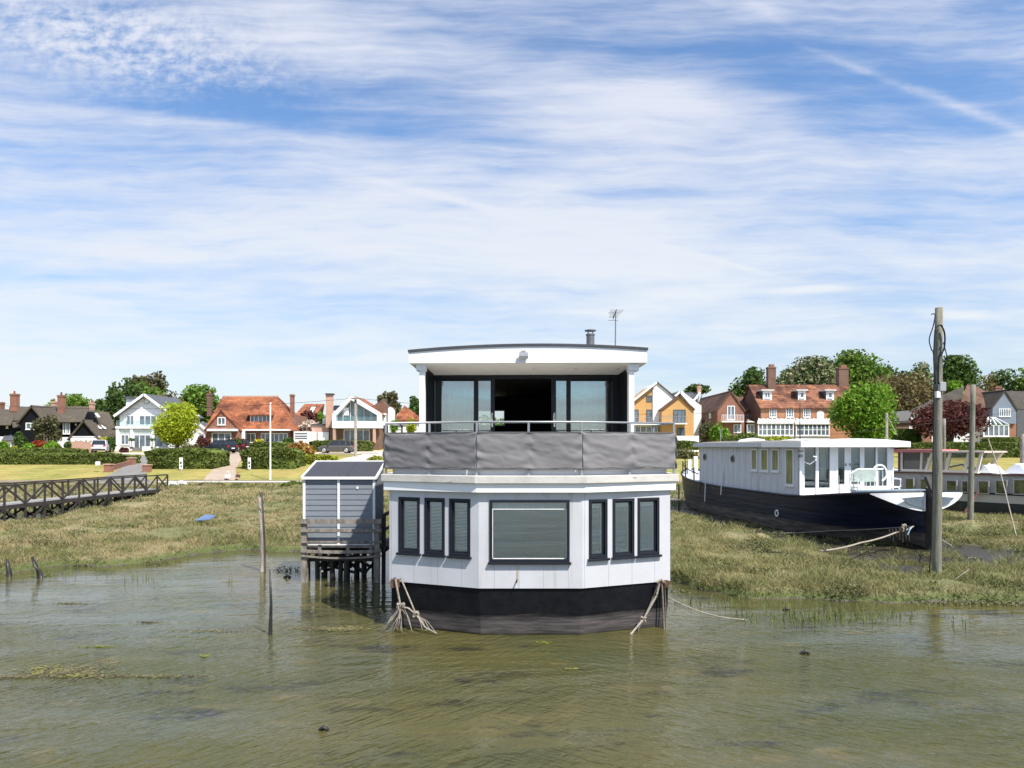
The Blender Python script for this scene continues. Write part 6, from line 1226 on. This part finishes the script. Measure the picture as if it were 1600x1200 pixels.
# pink garage and red roofed house behind
h = House('white_garage', 'low white outbuilding with a slatted wall beside the orange roofed house', 472, 102); h.wall([(459, 703), (484, 703), (484, 674), (459, 674)], 5, M['whiter']); 
for i, z in enumerate((676.5, 680.5, 684)): h.box(461, 480, z, z+1.5, 'slate', 'louvre', dy=0, depth=.1, out=.05)
h = House('red_roofed_house', 'house with a plain red gabled roof and roof light behind the pale flowering bush', 487, 128)
h.wall([(464, 700), (505, 700), (505, 650), (464, 650)], 8, M['brickp']); h.roof([(459, 650, -.5), (487, 655, -.5), (506, 631, 5), (476, 631, 5)], [(0, 1, 2, 3)], M['tile_o']); h.roof([(487, 655, -.5), (503, 650, 8), (506, 631, 5)], [(0, 1, 2)], M['tile_b'], 'side_roof'); q = MB(); q.bar(P_(491, 638, 128+3.2)+Vector((0, -.4, .2)), P_(487, 646, 128+1.4)+Vector((0, -.4, .2)), .7, .1); q.build('roof_window', M['whiter'], h.t)
# modern white framed house
h = House('modern_house', 'modern house with a white framed glass gable over brick, behind the telegraph pole', 556, 104)
h.wall([(487, 703), (514, 703), (514, 664), (487, 664)], 7, M['brickp'], 'garage_wall', dy=1.5); h.box(486, 514.5, 662.5, 664.5, 'roofedge', 'garage_roof', dy=1.3, depth=7.5); h.box(496.5, 513.5, 675, 690, 'whiter', 'garage_door', dy=1.35, depth=.12)
h.wall([(515, 703), (592, 703), (592, 668), (515, 668)], 9, M['brickd'], dy=.9, name='lower_wall'); h.win(537, 578, 671, 689.5, 4, 1, .9, sill=False)
for a in (520, 582.5): h.box(a, a+4, 668, 692, 'brickp', 'pillar', dy=-.7, depth=.5)
h.wall([(521, 668.5), (593, 668.5), (593, 647), (548, 620), (521, 648)], 8, M['curtain'], 'upper_wall', dy=.9)
q = MB(); F = Fr((0, 103.2, 0)); O_ = h.pts([(519, 669), (594, 669), (594, 646), (548, 617.5), (519, 647)], 103.2); I_ = h.pts([(525, 658), (589, 658), (589, 648.5), (548, 624.5), (525, 649)], 103.2)
for i in range(5): j = (i+1) % 5; q.prism(F, [O_[i], O_[j], I_[j], I_[i]], -1.6, 0)
q.build('frame', M['whiter'], h.t); q = MB(); q.prism(Fr((0, 104.2, 0)), h.pts([(525, 658), (589, 658), (589, 648.5), (548, 624.5), (525, 649)], 103.2), -.1, 0); gq = q.build('gable_glass', mat('gable_glass', (.10, .17, .17), .05, .5, .6, spec=1.), h.t)
q = MB()
for px in (536, 547.5, 558, 569, 580): x = X_(px, 104.1); q.box(x-.04, x+.04, 104.08, 104.15, Z_(658, 103.2), Z_(626+max(0, (px-548)*.6, (548-px)*1.05), 103.2))
q.build('mullion', M['white'], gq); h.box(537, 545, 637, 649, 'whiter', 'blind', dy=.05, depth=.05); MB().box(X_(525, 103.3), X_(589, 103.3), 103.25, 103.28, Z_(657.5, 103.2), Z_(651, 103.2)).build('glass_screen', M['balglass'], h.t)
h.gable_roof((548, 617.5), (513, 654), (595, 646.5), 10, M['tile_o'], .1, .2, dy=.95); q = MB(); q.bar(P_(527, 634, 110), P_(521, 641, 108), .9, .12); q.build('roof_window', M['dark'], h.t)
h.chimney(509, 519, 616, 668, .5, M['brickp'], 0, cap=False); h.box(508, 520, 614.5, 616.5, 'roofedge', 'chimney_cap', dy=.3, depth=1.2)
h.wall([(504, 667), (516, 667), (516, 650), (504, 654)], 5, M['white'], 'side_wall', dy=2); h.win(505.5, 508.5, 655, 662, 1, 1, 2); h.win(511.5, 515, 652, 661, 1, 1, 2)
h.wall([(578, 700), (607, 700), (607, 634), (594, 629), (578, 636)], 7, M['brickd'], 'side_wing', dy=4.5); h.wall([(598, 665), (607, 665), (607, 646), (598, 646)], .5, M['whiter'], 'bay_frame', dy=4.0); h.win(600, 605.5, 647.5, 663.5, 1, 1, 4.0, gm='curtain')
h.wall([(606.5, 700), (612, 700), (612, 641), (608.5, 636), (606.5, 638)], 3, M['whiter'], 'white_wing', dy=3.5); h.roof([(575, 640, 5), (594, 627, 5), (600, 622, 12), (612, 640, 12), (606, 635, 5)], [(0, 1, 2), (1, 4, 3, 2)], M['tile_b'], 'side_roof')
h = House('white_cottage', 'small white cottage with a steep hipped orange roof just left of the houseboat', 636, 122)
h.wall([(618, 700), (660, 700), (660, 656), (618, 656)], 7, M['whiter']); h.roof([(614, 657, -.6), (664, 657, -.6), (632, 633.5, 3.5), (664, 657, 7.6), (614, 657, 7.6)], [(0, 1, 2), (1, 3, 2), (0, 2, 4)], M['tile_o']); h.win(622, 628, 660, 670, 2); h.win(645, 652, 660, 670, 2)
# right hand houses
h = House('timber_clad_house', 'large honey timber and white gabled house with a balcony, right of the houseboat cabin', 1010, 108)
h.wall([(960, 695), (1020, 695), (1020, 602), (960, 651)], 9, M['larch'], 'timber_wall'); h.wall([(1020, 695), (1036, 695), (1036, 659), (1056, 659), (1056, 621), (1027, 597.5), (1020, 603)], 9, M['whiter'], 'white_wall', dy=-.15)
h.roof([(1027, 596, -.5), (955, 652, -.5), (955, 652, 12), (1027, 596, 12)], [(0, 1, 2, 3)], M['tile_b']); h.roof([(1027, 596, -.4), (1057, 621, -.4), (1057, 621, 10), (1027, 596, 10)], [(0, 1, 2, 3)], M['tile_b'], 'right_roof')
q = MB(); q.bar(P_(1026, 597.5, 107.4), P_(960, 649, 107.4), .12, .3); q.build('barge_board', M['whiter'], h.t)
h.win(1010, 1018.5, 618, 628, 1, 1, 0, 'slate', sill=False); h.win(988, 998, 640, 659, 1, 1, 0, 'slate', sill=False); h.win(1010, 1019, 640, 660, 1, 1, 0, 'slate', sill=False)
h.balcony(975, 1078, 652, 662, dy=-.3, proj=1.4, n_=12, slab='whiter'); h.box(975, 1050, 664.5, 677, 'brickd', 'ground_floor', dy=-.3, depth=.3); h.win(992, 1045, 665, 676, 6, 1, -.3, 'white', sill=False); h.box(975, 1068, 677, 700, 'brickd', 'ground_floor', dy=-.4, depth=.4)
h = House('timber_gable_house', 'smaller honey timber gabled house with a balcony and large window', 1062, 106)
h.wall([(1034, 700), (1084, 700), (1084, 638), (1062, 619), (1034, 639)], 8, M['larch']); h.gable_roof((1062, 618), (1034, 638.5), (1084, 638), 8, M['tile_b'], .25); h.win(1052, 1071.5, 640, 660.5, 3, 1, 0, 'slate', sill=False)
h.balcony(1034, 1074, 650, 661, dy=0, proj=1.1, n_=14, slab='white'); h.win(1058, 1070, 668, 684, 2, 1, 0, 'slate', sill=False)
h = House('slate_roofed_house', 'slate roofed house with white verges seen between the timber gable and the brick house', 1078, 118)
h.wall([(1050, 690), (1096, 690), (1096, 634), (1068, 613), (1050, 628)], 8, M['white']); h.gable_roof((1062, 611), (1042, 630), (1080, 632), 9, M['slate'], .3, verge=M['whiter']); h.roof([(1080, 631, 2), (1094, 613, 2), (1070, 613, 4), (1066, 622, 2)], [(0, 1, 2, 3)], M['slate'], 'side_roof'); q = MB(); q.bar(P_(1080, 631, 119), P_(1094, 613, 119), .12, .3); q.build('barge_board', M['whiter'], h.t); h.chimney(1090.5, 1095.5, 603, 616, 2, M['brickp'], 1)
h = House('brick_gable_house', 'red brick house with a brown link, a shade-toned side and a gable balcony, left of the long brick house', 1142, 111)
h.wall([(1121, 700), (1163, 700), (1163, 640), (1142, 611.5), (1121, 640)], 17, M['brick']); h.gable_roof((1142, 610.5), (1120, 640.5), (1164, 640.5), 17, M['tile_b'], .15)
q = MB(); xl_ = X_(1121, 111)-.05; Fs = Fr((xl_, 111, 0), (0, -1, 0)); q.fbox(Fs, -16.8, 0, Z_(700, 111), Z_(640, 111), 0, .04); q.build('side_wall', M['brickd'], h.t)  # darker brick sheet over the red wall, side shade put into colour
for yy_, nm in ((3.2, 0), (10.0, 1)):
    q = MB(); q.fbox(Fs, -yy_-1.1, -yy_, Z_(652, 111), Z_(641.5, 111), .04, .09); q = q.build('window', M['whiter'], h.t); MB().fbox(Fs, -yy_-.9, -yy_-.2, Z_(650.5, 111), Z_(643, 111), .09, .11).build('pane', M['farglass'], q)
h.win(1136, 1148, 634, 656, 2, 1, 0); h.balcony(1128, 1162, 648, 658, proj=1., n_=14, slab='whiter', m='whiter'); h.win(1146, 1158, 663, 676, 2, 1, 0); h.wall([(1163, 700), (1190, 700), (1190, 643), (1163, 643)], 5, M['brickd'], 'link_wall', dy=4); h.roof([(1160, 641, 3.5), (1192, 641, 3.5), (1192, 620, 8), (1150, 620, 8)], [(0, 1, 2, 3)], M['tile_b'], 'link_roof'); h.balcony(1164, 1184, 648, 658, dy=4, proj=1., n_=7, slab='white', m='steel'); h.win(1175, 1180, 636, 656, 1, 1, 3.95)
h = House('long_brick_house', 'long brick house with three white dormers, mottled tiled roof and two tall chimneys', 1250, 110)
h.wall([(1189, 700), (1345, 700), (1345, 637), (1189, 637)], 10, M['bricko'])
x0_, x1_ = X_(1189, 110), X_(1345, 110); ze, zrg = Z_(637, 110), Z_(601, 115); Fs = Fr((x0_, 0, 0), (0, -1, 0))
q = MB(); q.prism(Fs, [(-110, h.g), (-110, ze), (-115, zrg-.1), (-120, ze), (-120, h.g)], 0, .06); q.build('gable_end', M['brickd'], h.t)  # browner than the front wall: the gable's shade is in its brick colour
q = MB(); q.slab([(x0_-.3, 109.6, ze-.1), (x1_+.3, 109.6, ze-.1), (x1_+.3, 115, zrg), (x0_-.3, 115, zrg)], .15).slab([(x0_-.3, 120.4, ze-.1), (x1_+.3, 120.4, ze-.1), (x1_+.3, 115, zrg), (x0_-.3, 115, zrg)], .15)
M['tile_m'] = brickmat('mottled_tiles', (.40, .155, .07), (.20, .085, .05), (.10, .05, .03), 1., .85, .5, .3, .03, var=.8); q.build('roof', M['tile_m'], h.t)
for a, b in ((1192, 1206), (1247, 1259), (1291, 1303)):
    q = h.wall([(a, 626), (b, 626), (b, 611), (a, 611)], 2.6, M['whiter'], 'dormer', dy=1.4); xq0, xq1 = X_(a, 111.4), X_(b, 111.4); MB().box(xq0-.35, xq1+.2, 111.0, 114.2, Z_(610.5, 111.4), Z_(609, 111.4)).build('dormer_roof', M['white'], h.t); MB().box(xq0-.03, xq0-.003, 111.5, 114, Z_(625, 111.4), Z_(611.5, 111.4)).build('shade_toned_cheek', M['slate'], h.t)  # left cheek of the white dormer greyed to carry its shade
    h.win(a+2.5, b-2.5, 613, 622, 2 if a < 1200 else 1, 1, 1.4, fw=.12)
for a, b in ((1202, 1213), (1228, 1240), (1255, 1266), (1298, 1309)): h.win(a, b, 638, 652, 3, 3, 0, fw=.1)
q = MB(); xa, xb = X_(1276, 110), X_(1287, 110); xm = (xa+xb)/2; r_ = (xb-xa)/2; zq = Z_(647, 110); q.prism(Fr((0, 110, 0)), [(xa, Z_(656, 110)), (xb, Z_(656, 110))]+[(xm+r_*math.cos(a), zq+r_*math.sin(a)) for a in np.linspace(0, math.pi, 10)], 0, .08); q = q.build('arched_window', M['whiter'], h.t); MB().box(xa+.25, xb-.25, 109.88, 109.93, Z_(655, 110), Z_(647, 110)).build('pane', M['curtain'], q)
h.chimney(1200.5, 1212.5, 573, 612, 4, M['brickd'], 0); h.chimney(1203, 1210, 569, 574, 4.2, M['brick'], 0, cap=False); h.chimney(1311, 1326, 574, 604, 4.5, M['brickd'], 0); h.chimney(1314, 1323, 570, 575, 4.7, M['brick'], 0, cap=False)
h = House('conservatory', 'white glazed conservatory along the front of the long brick house', 1240, 105, 'conservatory')
for (a, b, yt) in ((1184, 1240, 661), (1243, 1296, 662)):
    n_ = 8; h.win(a, b, yt, 681, n_, 2, 0, fw=.16, out=.12); h.roof([(a-1, yt, -.3), (b+1, yt, -.3), (b+1, 654.5, 4.6), (a+3, 654.5, 4.6)], [(0, 1, 2, 3)], M['whiter'], 'roof', .1)
    h.box(a, b, 681, 700, 'whiter', 'plinth_wall', 0, .3)
    q = MB()
    for i in range(9): x = a+(b-a)*i/8; q.bar(P_(x, yt, 104.7)+Vector((0, 0, .06)), P_(x+2, 654.5, 109.6)+Vector((0, 0, .06)), .1, .1)
    q.build('glazing_bar', M['curtain'], h.t)
q = MB(); q.prism(Fr((X_(1184, 105), 0, 0), (0, -1, 0)), [(-105, h.g), (-105, Z_(661, 105)), (-109.6, Z_(654.5, 109.6)), (-109.6, h.g)], 0, .1); q.build('side_glazing', M['balglass'], h.t)
h = House('low_outbuilding', 'low dark brick outbuilding with a flat felt roof beside the copper beech', 1412, 106, 'outbuilding'); h.wall([(1393, 700), (1445, 700), (1445, 661), (1393, 661)], 5, M['brickd']); h.box(1391, 1447, 657.5, 661, 'roofedge', 'roof', -.3, 5.6); h.win(1420, 1425, 665, 670, 2)
h = House('hipped_house', 'large white house with peaked mossy hipped roof and grey boarded gable, right edge', 1500, 114)
h.wall([(1424, 700), (1550, 700), (1550, 637), (1424, 641)], 9, M['white']); h.wall([(1444, 700), (1456, 700), (1456, 640), (1444, 640)], .2, M['brick'], 'brick_panel', dy=-.2)
h.roof([(1420, 642, -.6), (1500, 637.5, -.6), (1507, 603, 5), (1470, 618, 5)], [(0, 1, 2, 3)], M['tile_k']); h.roof([(1498, 637.5, -.9), (1552, 637.5, -.9), (1540, 612, 4.5), (1524, 602, 5), (1511, 600.5, 5)], [(0, 1, 2, 3, 4)], M['tile_b'], 'hip_roof')
h.roof([(1535, 637, -.7), (1620, 640, -.7), (1620, 611, 5), (1538, 611, 5)], [(0, 1, 2, 3)], M['tile_k'], 'right_roof'); h.chimney(1556, 1565, 604, 614, 6, M['brick'], 0)
h.wall([(1551, 662), (1588, 662), (1588, 637), (1570, 610), (1551, 634)], 6, M['greyclad'], 'grey_gable', dy=-2.2); h.gable_roof((1570, 609), (1550, 635), (1589, 638), 6, M['tile_k'], .15, dy=-2.2); h.win(1560.5, 1578.5, 638.5, 651, 5, 1, -2.2, fw=.1); h.wall([(1589, 700), (1640, 700), (1640, 640), (1589, 640)], 5, M['slate'], 'dark_wing', dy=-1); h.box(1552, 1588, 662, 690, 'brick', 'ground_floor', -1.8, .4)
h.win(1529, 1534, 642, 649, 1, 1, 0); h.win(1540, 1545, 642, 649, 1, 1, 0); h.win(1512, 1517, 640, 647, 1, 1, 0); h.win(1453, 1456, 641, 650, 1, 1, -.2)
h = House('small_conservatory', 'small white conservatory with a pitched glass roof under the grey gable', 1555, 109, 'conservatory')
h.win(1536, 1576, 664, 682, 5, 1, 0, fw=.14, out=.12); q = MB(); ap = P_(1548, 652, 111)
for px in (1533, 1540, 1548, 1557, 1566, 1577): q.bar(P_(px, 664, 108.8), ap+Vector(((px-1548)*.02, 0, 0)), .12, .12)
q.build('roof_bar', M['whiter'], h.t); h.roof([(1533, 664, -.2), (1577, 664, -.2), (1556, 652.5, 2), (1546, 652.5, 2)], [(0, 1, 2, 3)], M['balglass'], 'roof', .05)
tag(MB().box(X_(1056, 96), X_(1092, 96), 96, 99, hz(X_(1070, 96), 96)-.3, Z_(681, 96)).build('parasol_table', M['whiter']), 'white covered garden furniture below the timber gable', 'garden furniture')
# ---------------- hedges and bushes ----------------
def H_(px0, px1, yt, yb, depth, m, lb, n_=3000, size=.11, **k):
    g = ground_at((px0+px1)/2, yb, 50); return hedge(px0, px1, yt, yb, g.y, depth, LM[m], lb, n_, size, **k)
H_(-40, 207, 709.5, 726, 1.6, 'hedge', 'long low clipped hedge across the front of the black cottages', 9000, .13)
hedge(-40, 128, 701, 712, 92, 1.5, LM['hedge'], 'low hedge behind the long one, nearest the black cottages', 4500, .12)
H_(230, 337, 703, 733, 3.2, 'hedge', 'deep block of clipped hedge between the two drives', 6500, .13, round_=.45)
H_(378.5, 460, 702, 733, 3.0, 'hedge', 'rounded block of clipped hedge right of the tan drive', 5500, .13, round_=.6)
H_(458, 521, 712, 726, 1.5, 'hedgey', 'low yellow-green hedge beside the rounded dark one', 2600, .12)
hedge(390, 456, 691.5, 702, 90, 1.2, LM['hedge'], 'narrow hedge under the windows of the orange roofed house', 2200, .12)
bush(446, 492, 688, 712, 84, LM['rust'], 'rusty orange sprawling shrub left of the dark grey car', n_=1500, size=.16)
hedge(484, 580, 689, 706, 100, 1.2, LM['hedge'], 'clipped hedge behind the dark grey car', 3400, .12)
bush(572, 604, 712, 726, 76, LM['hedgey'], 'yellow-green shrubs beside the paved drive', n_=900, size=.14)
hedge(1050, 1092, 690, 699, 92, 1.2, LM['hedge'], 'dark hedge below the timber gabled house', 1200, .12)
bush(1048, 1090, 697, 728, 82, LM['pale'], 'ragged brownish bush between the houseboat and the barge', n_=1800, size=.18)
hedge(1418, 1660, 692, 719, 84, 1.8, LM['hedge'], 'long tall clipped hedge above the cream barge', 12000, .13)
hedge(1396, 1440, 671, 692, 98, 1.2, LM['dark'], 'short dark hedge left of the copper beech', 1800, .13)
hedge(1545, 1640, 684, 696, 96, 1.5, LM['hedge'], 'upper hedge below the small conservatory', 3000, .12)
for a in ((303, 352, 753, 768, 'brown', 'brown scrubby bushes below the white fence, left part'), (345, 428, 752, 769, 'pale', 'straw coloured scrub below the white fence, in the middle'), (444, 476, 751, 763, 'hedge', 'green scrub at the foot of the lawn beside the shed')):
    bush(a[0], a[1], a[2], a[3], 56.5, LM[a[4]], a[5], name='scrub', n_=1600, size=.13, depth=1.2, lobes=6)
bush(24, 44, 675, 698, 98, LM['dark'], 'rounded dark conifer bush in front of the left black cottage', name='conifer_bush', n_=1200, lobes=2)
bush(50, 72, 686, 699, 97, LM['red'], 'red leaved bush in front of the left black cottage', n_=800); bush(70, 96, 688, 703, 96, LM['maple'], 'green bush right of the red leaved one', n_=900); bush(-10, 16, 688, 704, 95, LM['maple'], 'green bush at the left edge', n_=900); bush(14, 30, 696, 706, 94, LM['hedgey'], 'yellow-green low bush at the left', n_=500); bush(37, 54, 690, 704, 94, LM['maple'], 'small bright green bush left of the red one', n_=500)
bush(100, 112, 688, 700, 95, LM['dark'], 'small round dark bush by the brick wall', n_=500, lobes=2)
g_ = thing('garden_wall', 'wavy topped brown brick garden wall left of the white car', 'wall', (X_(128, 98), 98, hz(X_(128, 98), 98))); q = MB()
for i in range(4): a, b = X_(108+i*10.5, 98), X_(118.3+i*10.5, 98); q.box(a, b, 98, 98.2, hz(a, 98)-.3, Z_(690-(i % 2), 98))
q.build('panel', M['brickp'], g_)
bush(156, 172, 680, 694, 99, LM['yellow'], 'bright yellow flowering bush beside the white car', n_=700, lobes=2); bush(166, 180, 682, 704, 98, LM['dark'], 'dark shrub right of the yellow bush', n_=700, lobes=2); bush(188, 200, 697, 707, 97, LM['copper'], 'small purple shrub by the terrace wall', n_=300, lobes=2)
for px, lb in ((205.5, 'left of two small clipped trees in pots before the white house'), (238.5, 'right of two small clipped trees in pots before the white house')):
    t = thing('potted_tree', lb, 'potted plant', (X_(px, 102), 102, Z_(702, 102)), 0, 'potted trees on the white house terrace'); MB().tube([(X_(px, 102), 102, Z_(702, 102)), (X_(px, 102), 102, Z_(698, 102))], [.22, .3], 10).build('pot', M['slate'], t); MB().tube([(X_(px, 102), 102, Z_(698, 102)), (X_(px, 102), 102, Z_(688, 102))], .04, 5).build('trunk', M['bark'], t)
    V_, F_ = leaves([((0, 0, Z_(687, 102)-Z_(702, 102)), (.42, .42, .3))], 160, 1, .09); mesh_np('crown', V_, F_, LM['dark'], t)
bush(466, 502, 656, 672, 108, M['blossom'], 'mass of pale pink blossom above the white outbuilding', name='flowering_bush', n_=1500, size=.16, lobes=5)
bush(307, 330, 676, 700, 98, LM['copper'], 'dark shrub at the left corner of the orange roofed house', n_=700, lobes=2); bush(365, 384, 682, 698, 99, LM['dark'], 'shrub below the white parasol', n_=400, lobes=2); bush(442, 460, 680, 700, 98, LM['dark'], 'shrub at the right corner of the orange roofed house', n_=500, lobes=2); bush(282, 312, 690, 706, 94, LM['pale'], 'pale grasses left of the black car', n_=600); bush(397, 412, 684, 694, 98, LM['yellow'], 'small yellow flowering shrub under the windows', n_=200, lobes=2)
bush(1092, 1116, 653, 688, 100, LM['olive'], 'loose olive bush in front of the brick gable house', n_=1300, lobes=3); bush(1108, 1140, 660, 688, 98, LM['maple'], 'bright green bush in front of the brick gable house', n_=1500); bush(1125, 1190, 674, 692, 96, LM['hedge'], 'spreading green shrubs left of the conservatory', n_=1800, lobes=6); bush(1185, 1240, 680, 692, 95, LM['hedgey'], 'low yellow-green shrubs before the conservatory', n_=1000, lobes=5)
# ---------------- trees ----------------
T = tree
T(48, 98, 650, 700, 99, LM['olive'], 'airy olive-brown tree in front of the black cottages', n_=3400, size=.15, trunk=.12)
T(70, 150, 617, 665, 150, LM['green'], 'round green treetops behind the black cottages', n_=3600, size=.30, shape='dome', trunk=.1); T(140, 178, 624, 665, 140, LM['dark'], 'dark small tree between the cottage roof and the tall tree', n_=1800, size=.28, shape='dome', trunk=.1); T(-10, 12, 640, 665, 140, LM['dark'], 'dark tree at the left edge behind the cottage', n_=700)
T(168, 226, 580, 690, 125, LM['dark'], 'tall dark green tree left of the white house roof', n_=6000, size=.28, lobes=15, trunk=.05); T(203, 262, 571, 665, 140, LM['olive'], 'tallest open crowned olive tree behind the white house', n_=4500, size=.32, lobes=12, trunk=.30, name='pine_tree'); T(190, 262, 598, 690, 132, LM['green'], 'mid green tree directly behind the white house', n_=4500, size=.30, lobes=12, trunk=.05)
T(232, 292, 612, 690, 120, LM['pale'], 'grey-green bare topped tree behind the lime tree', n_=2600, size=.22, lobes=10, trunk=.1); T(262, 290, 624, 660, 116, LM['rust'], 'small orange-brown tree top behind the lime tree', n_=700, size=.2)
T(272, 352, 602, 690, 128, LM['green'], 'rounded green tree behind the left end of the orange roof', n_=5500, size=.30, lobes=14, trunk=.05)
T(240, 314, 628, 697, 99, LM['lime'], 'bright lime green round headed tree', n_=17000, size=.15, lobes=34, trunk=.0, shape='ball', seed=4)
T(590, 629, 611, 655, 150, LM['olive'], 'round grey-green tree behind the white cottage', n_=2200, size=.3, trunk=.1); T(637, 668, 618, 670, 140, LM['dark'], 'dark tree beside the houseboat cabin', n_=1800, size=.3, trunk=.05); T(462, 506, 642, 672, 118, LM['copper'], 'dark bronze shrubby tree in front of the red roofed house', n_=1800, size=.2, trunk=.05); T(496, 518, 640, 672, 116, LM['maple'], 'green bush like tree left of the brick chimney', n_=900, size=.2, trunk=.05); T(606, 624, 650, 690, 108, LM['maple'], 'small leafy tree left of the white cottage door', n_=700, size=.15); T(634, 652, 655, 682, 108, LM['lime'], 'rounded bright shrub before the white cottage', n_=800, size=.15, trunk=.05)
T(1064, 1112, 601, 625, 150, LM['dark'], 'dark tree top behind the slate roof', n_=1400, size=.3, trunk=.05)
T(1142, 1212, 576, 660, 150, LM['dark'], 'dark spreading tree behind the left end of the long brick house', n_=4200, size=.34, lobes=12, trunk=.05); T(1190, 1256, 579, 660, 155, LM['green'], 'green tree behind the left chimney of the long brick house', n_=3200, size=.34, lobes=10, trunk=.05)
T(1208, 1326, 560, 660, 142, LM['cream'], 'broad cream flowering chestnut tree behind the long brick house', n_=13000, size=.30, lobes=26, shape='dome', trunk=.05)
T(1282, 1400, 550, 680, 165, LM['green'], 'highest domed green tree on the skyline right of the chestnut', n_=13000, size=.38, lobes=26, shape='dome', trunk=.05); T(1362, 1440, 560, 690, 170, LM['dark'], 'dark round tree on the skyline next to the highest one', n_=5000, size=.38, lobes=12, trunk=.05)
T(1325, 1485, 582, 700, 135, LM['brown'], 'broad mass of brown unleafed trees above the low outbuilding', n_=17000, size=.26, lobes=30, shape='dome', trunk=.05)
T(1398, 1480, 577, 690, 160, LM['maple'], 'bright green tree behind the tallest post', n_=3600, size=.34, lobes=10, trunk=.05); T(1418, 1468, 567, 640, 150, LM['cream'], 'pale flowering tree top left of the tallest post', n_=1800, size=.3, shape='dome', trunk=.05)
T(1460, 1532, 557, 680, 160, LM['dark'], 'large dark tree behind the peaked roof', n_=8000, size=.36, lobes=18, trunk=.05); T(1470, 1510, 592, 650, 140, LM['maple'], 'small green tree behind the brown roof', n_=1800, size=.3, lobes=8, trunk=.05)
T(1500, 1566, 588, 670, 165, LM['brown'], 'brownish tree between the peaked roof and the right edge', n_=2600, size=.3, lobes=10, trunk=.05); T(1538, 1606, 579, 670, 170, LM['dark'], 'dark layered tree near the right edge', n_=3600, size=.36, lobes=12, trunk=.05); T(1575, 1655, 575, 670, 165, LM['green'], 'green tree at the right edge of the skyline', n_=3600, size=.36, lobes=12, trunk=.05)
T(1292, 1406, 600, 704, 97, LM['maple'], 'bright green maple in front of the long brick house', n_=15000, size=.19, lobes=28, trunk=.0, seed=9)
T(1418, 1552, 628, 700, 96, LM['copper'], 'dark purple copper beech spreading behind the posts', n_=13000, size=.18, lobes=22, trunk=.03, shape='dome', seed=3)

rsw = np.random.default_rng(8); wl_ = []
for i in range(34): x = -22+i*1.75+rsw.random(); r = 2.2+2*rsw.random(); wl_.append(((x, 150+rsw.random()*14, 4.2+r*.8), (r*1.2, r, r)))
V_, F_ = leaves(wl_, 15000, 1, .34); kind(mesh_np('far_wood', V_, F_, LM['green']), 'stuff', 'belt of trees beyond the lawn behind the houseboat')
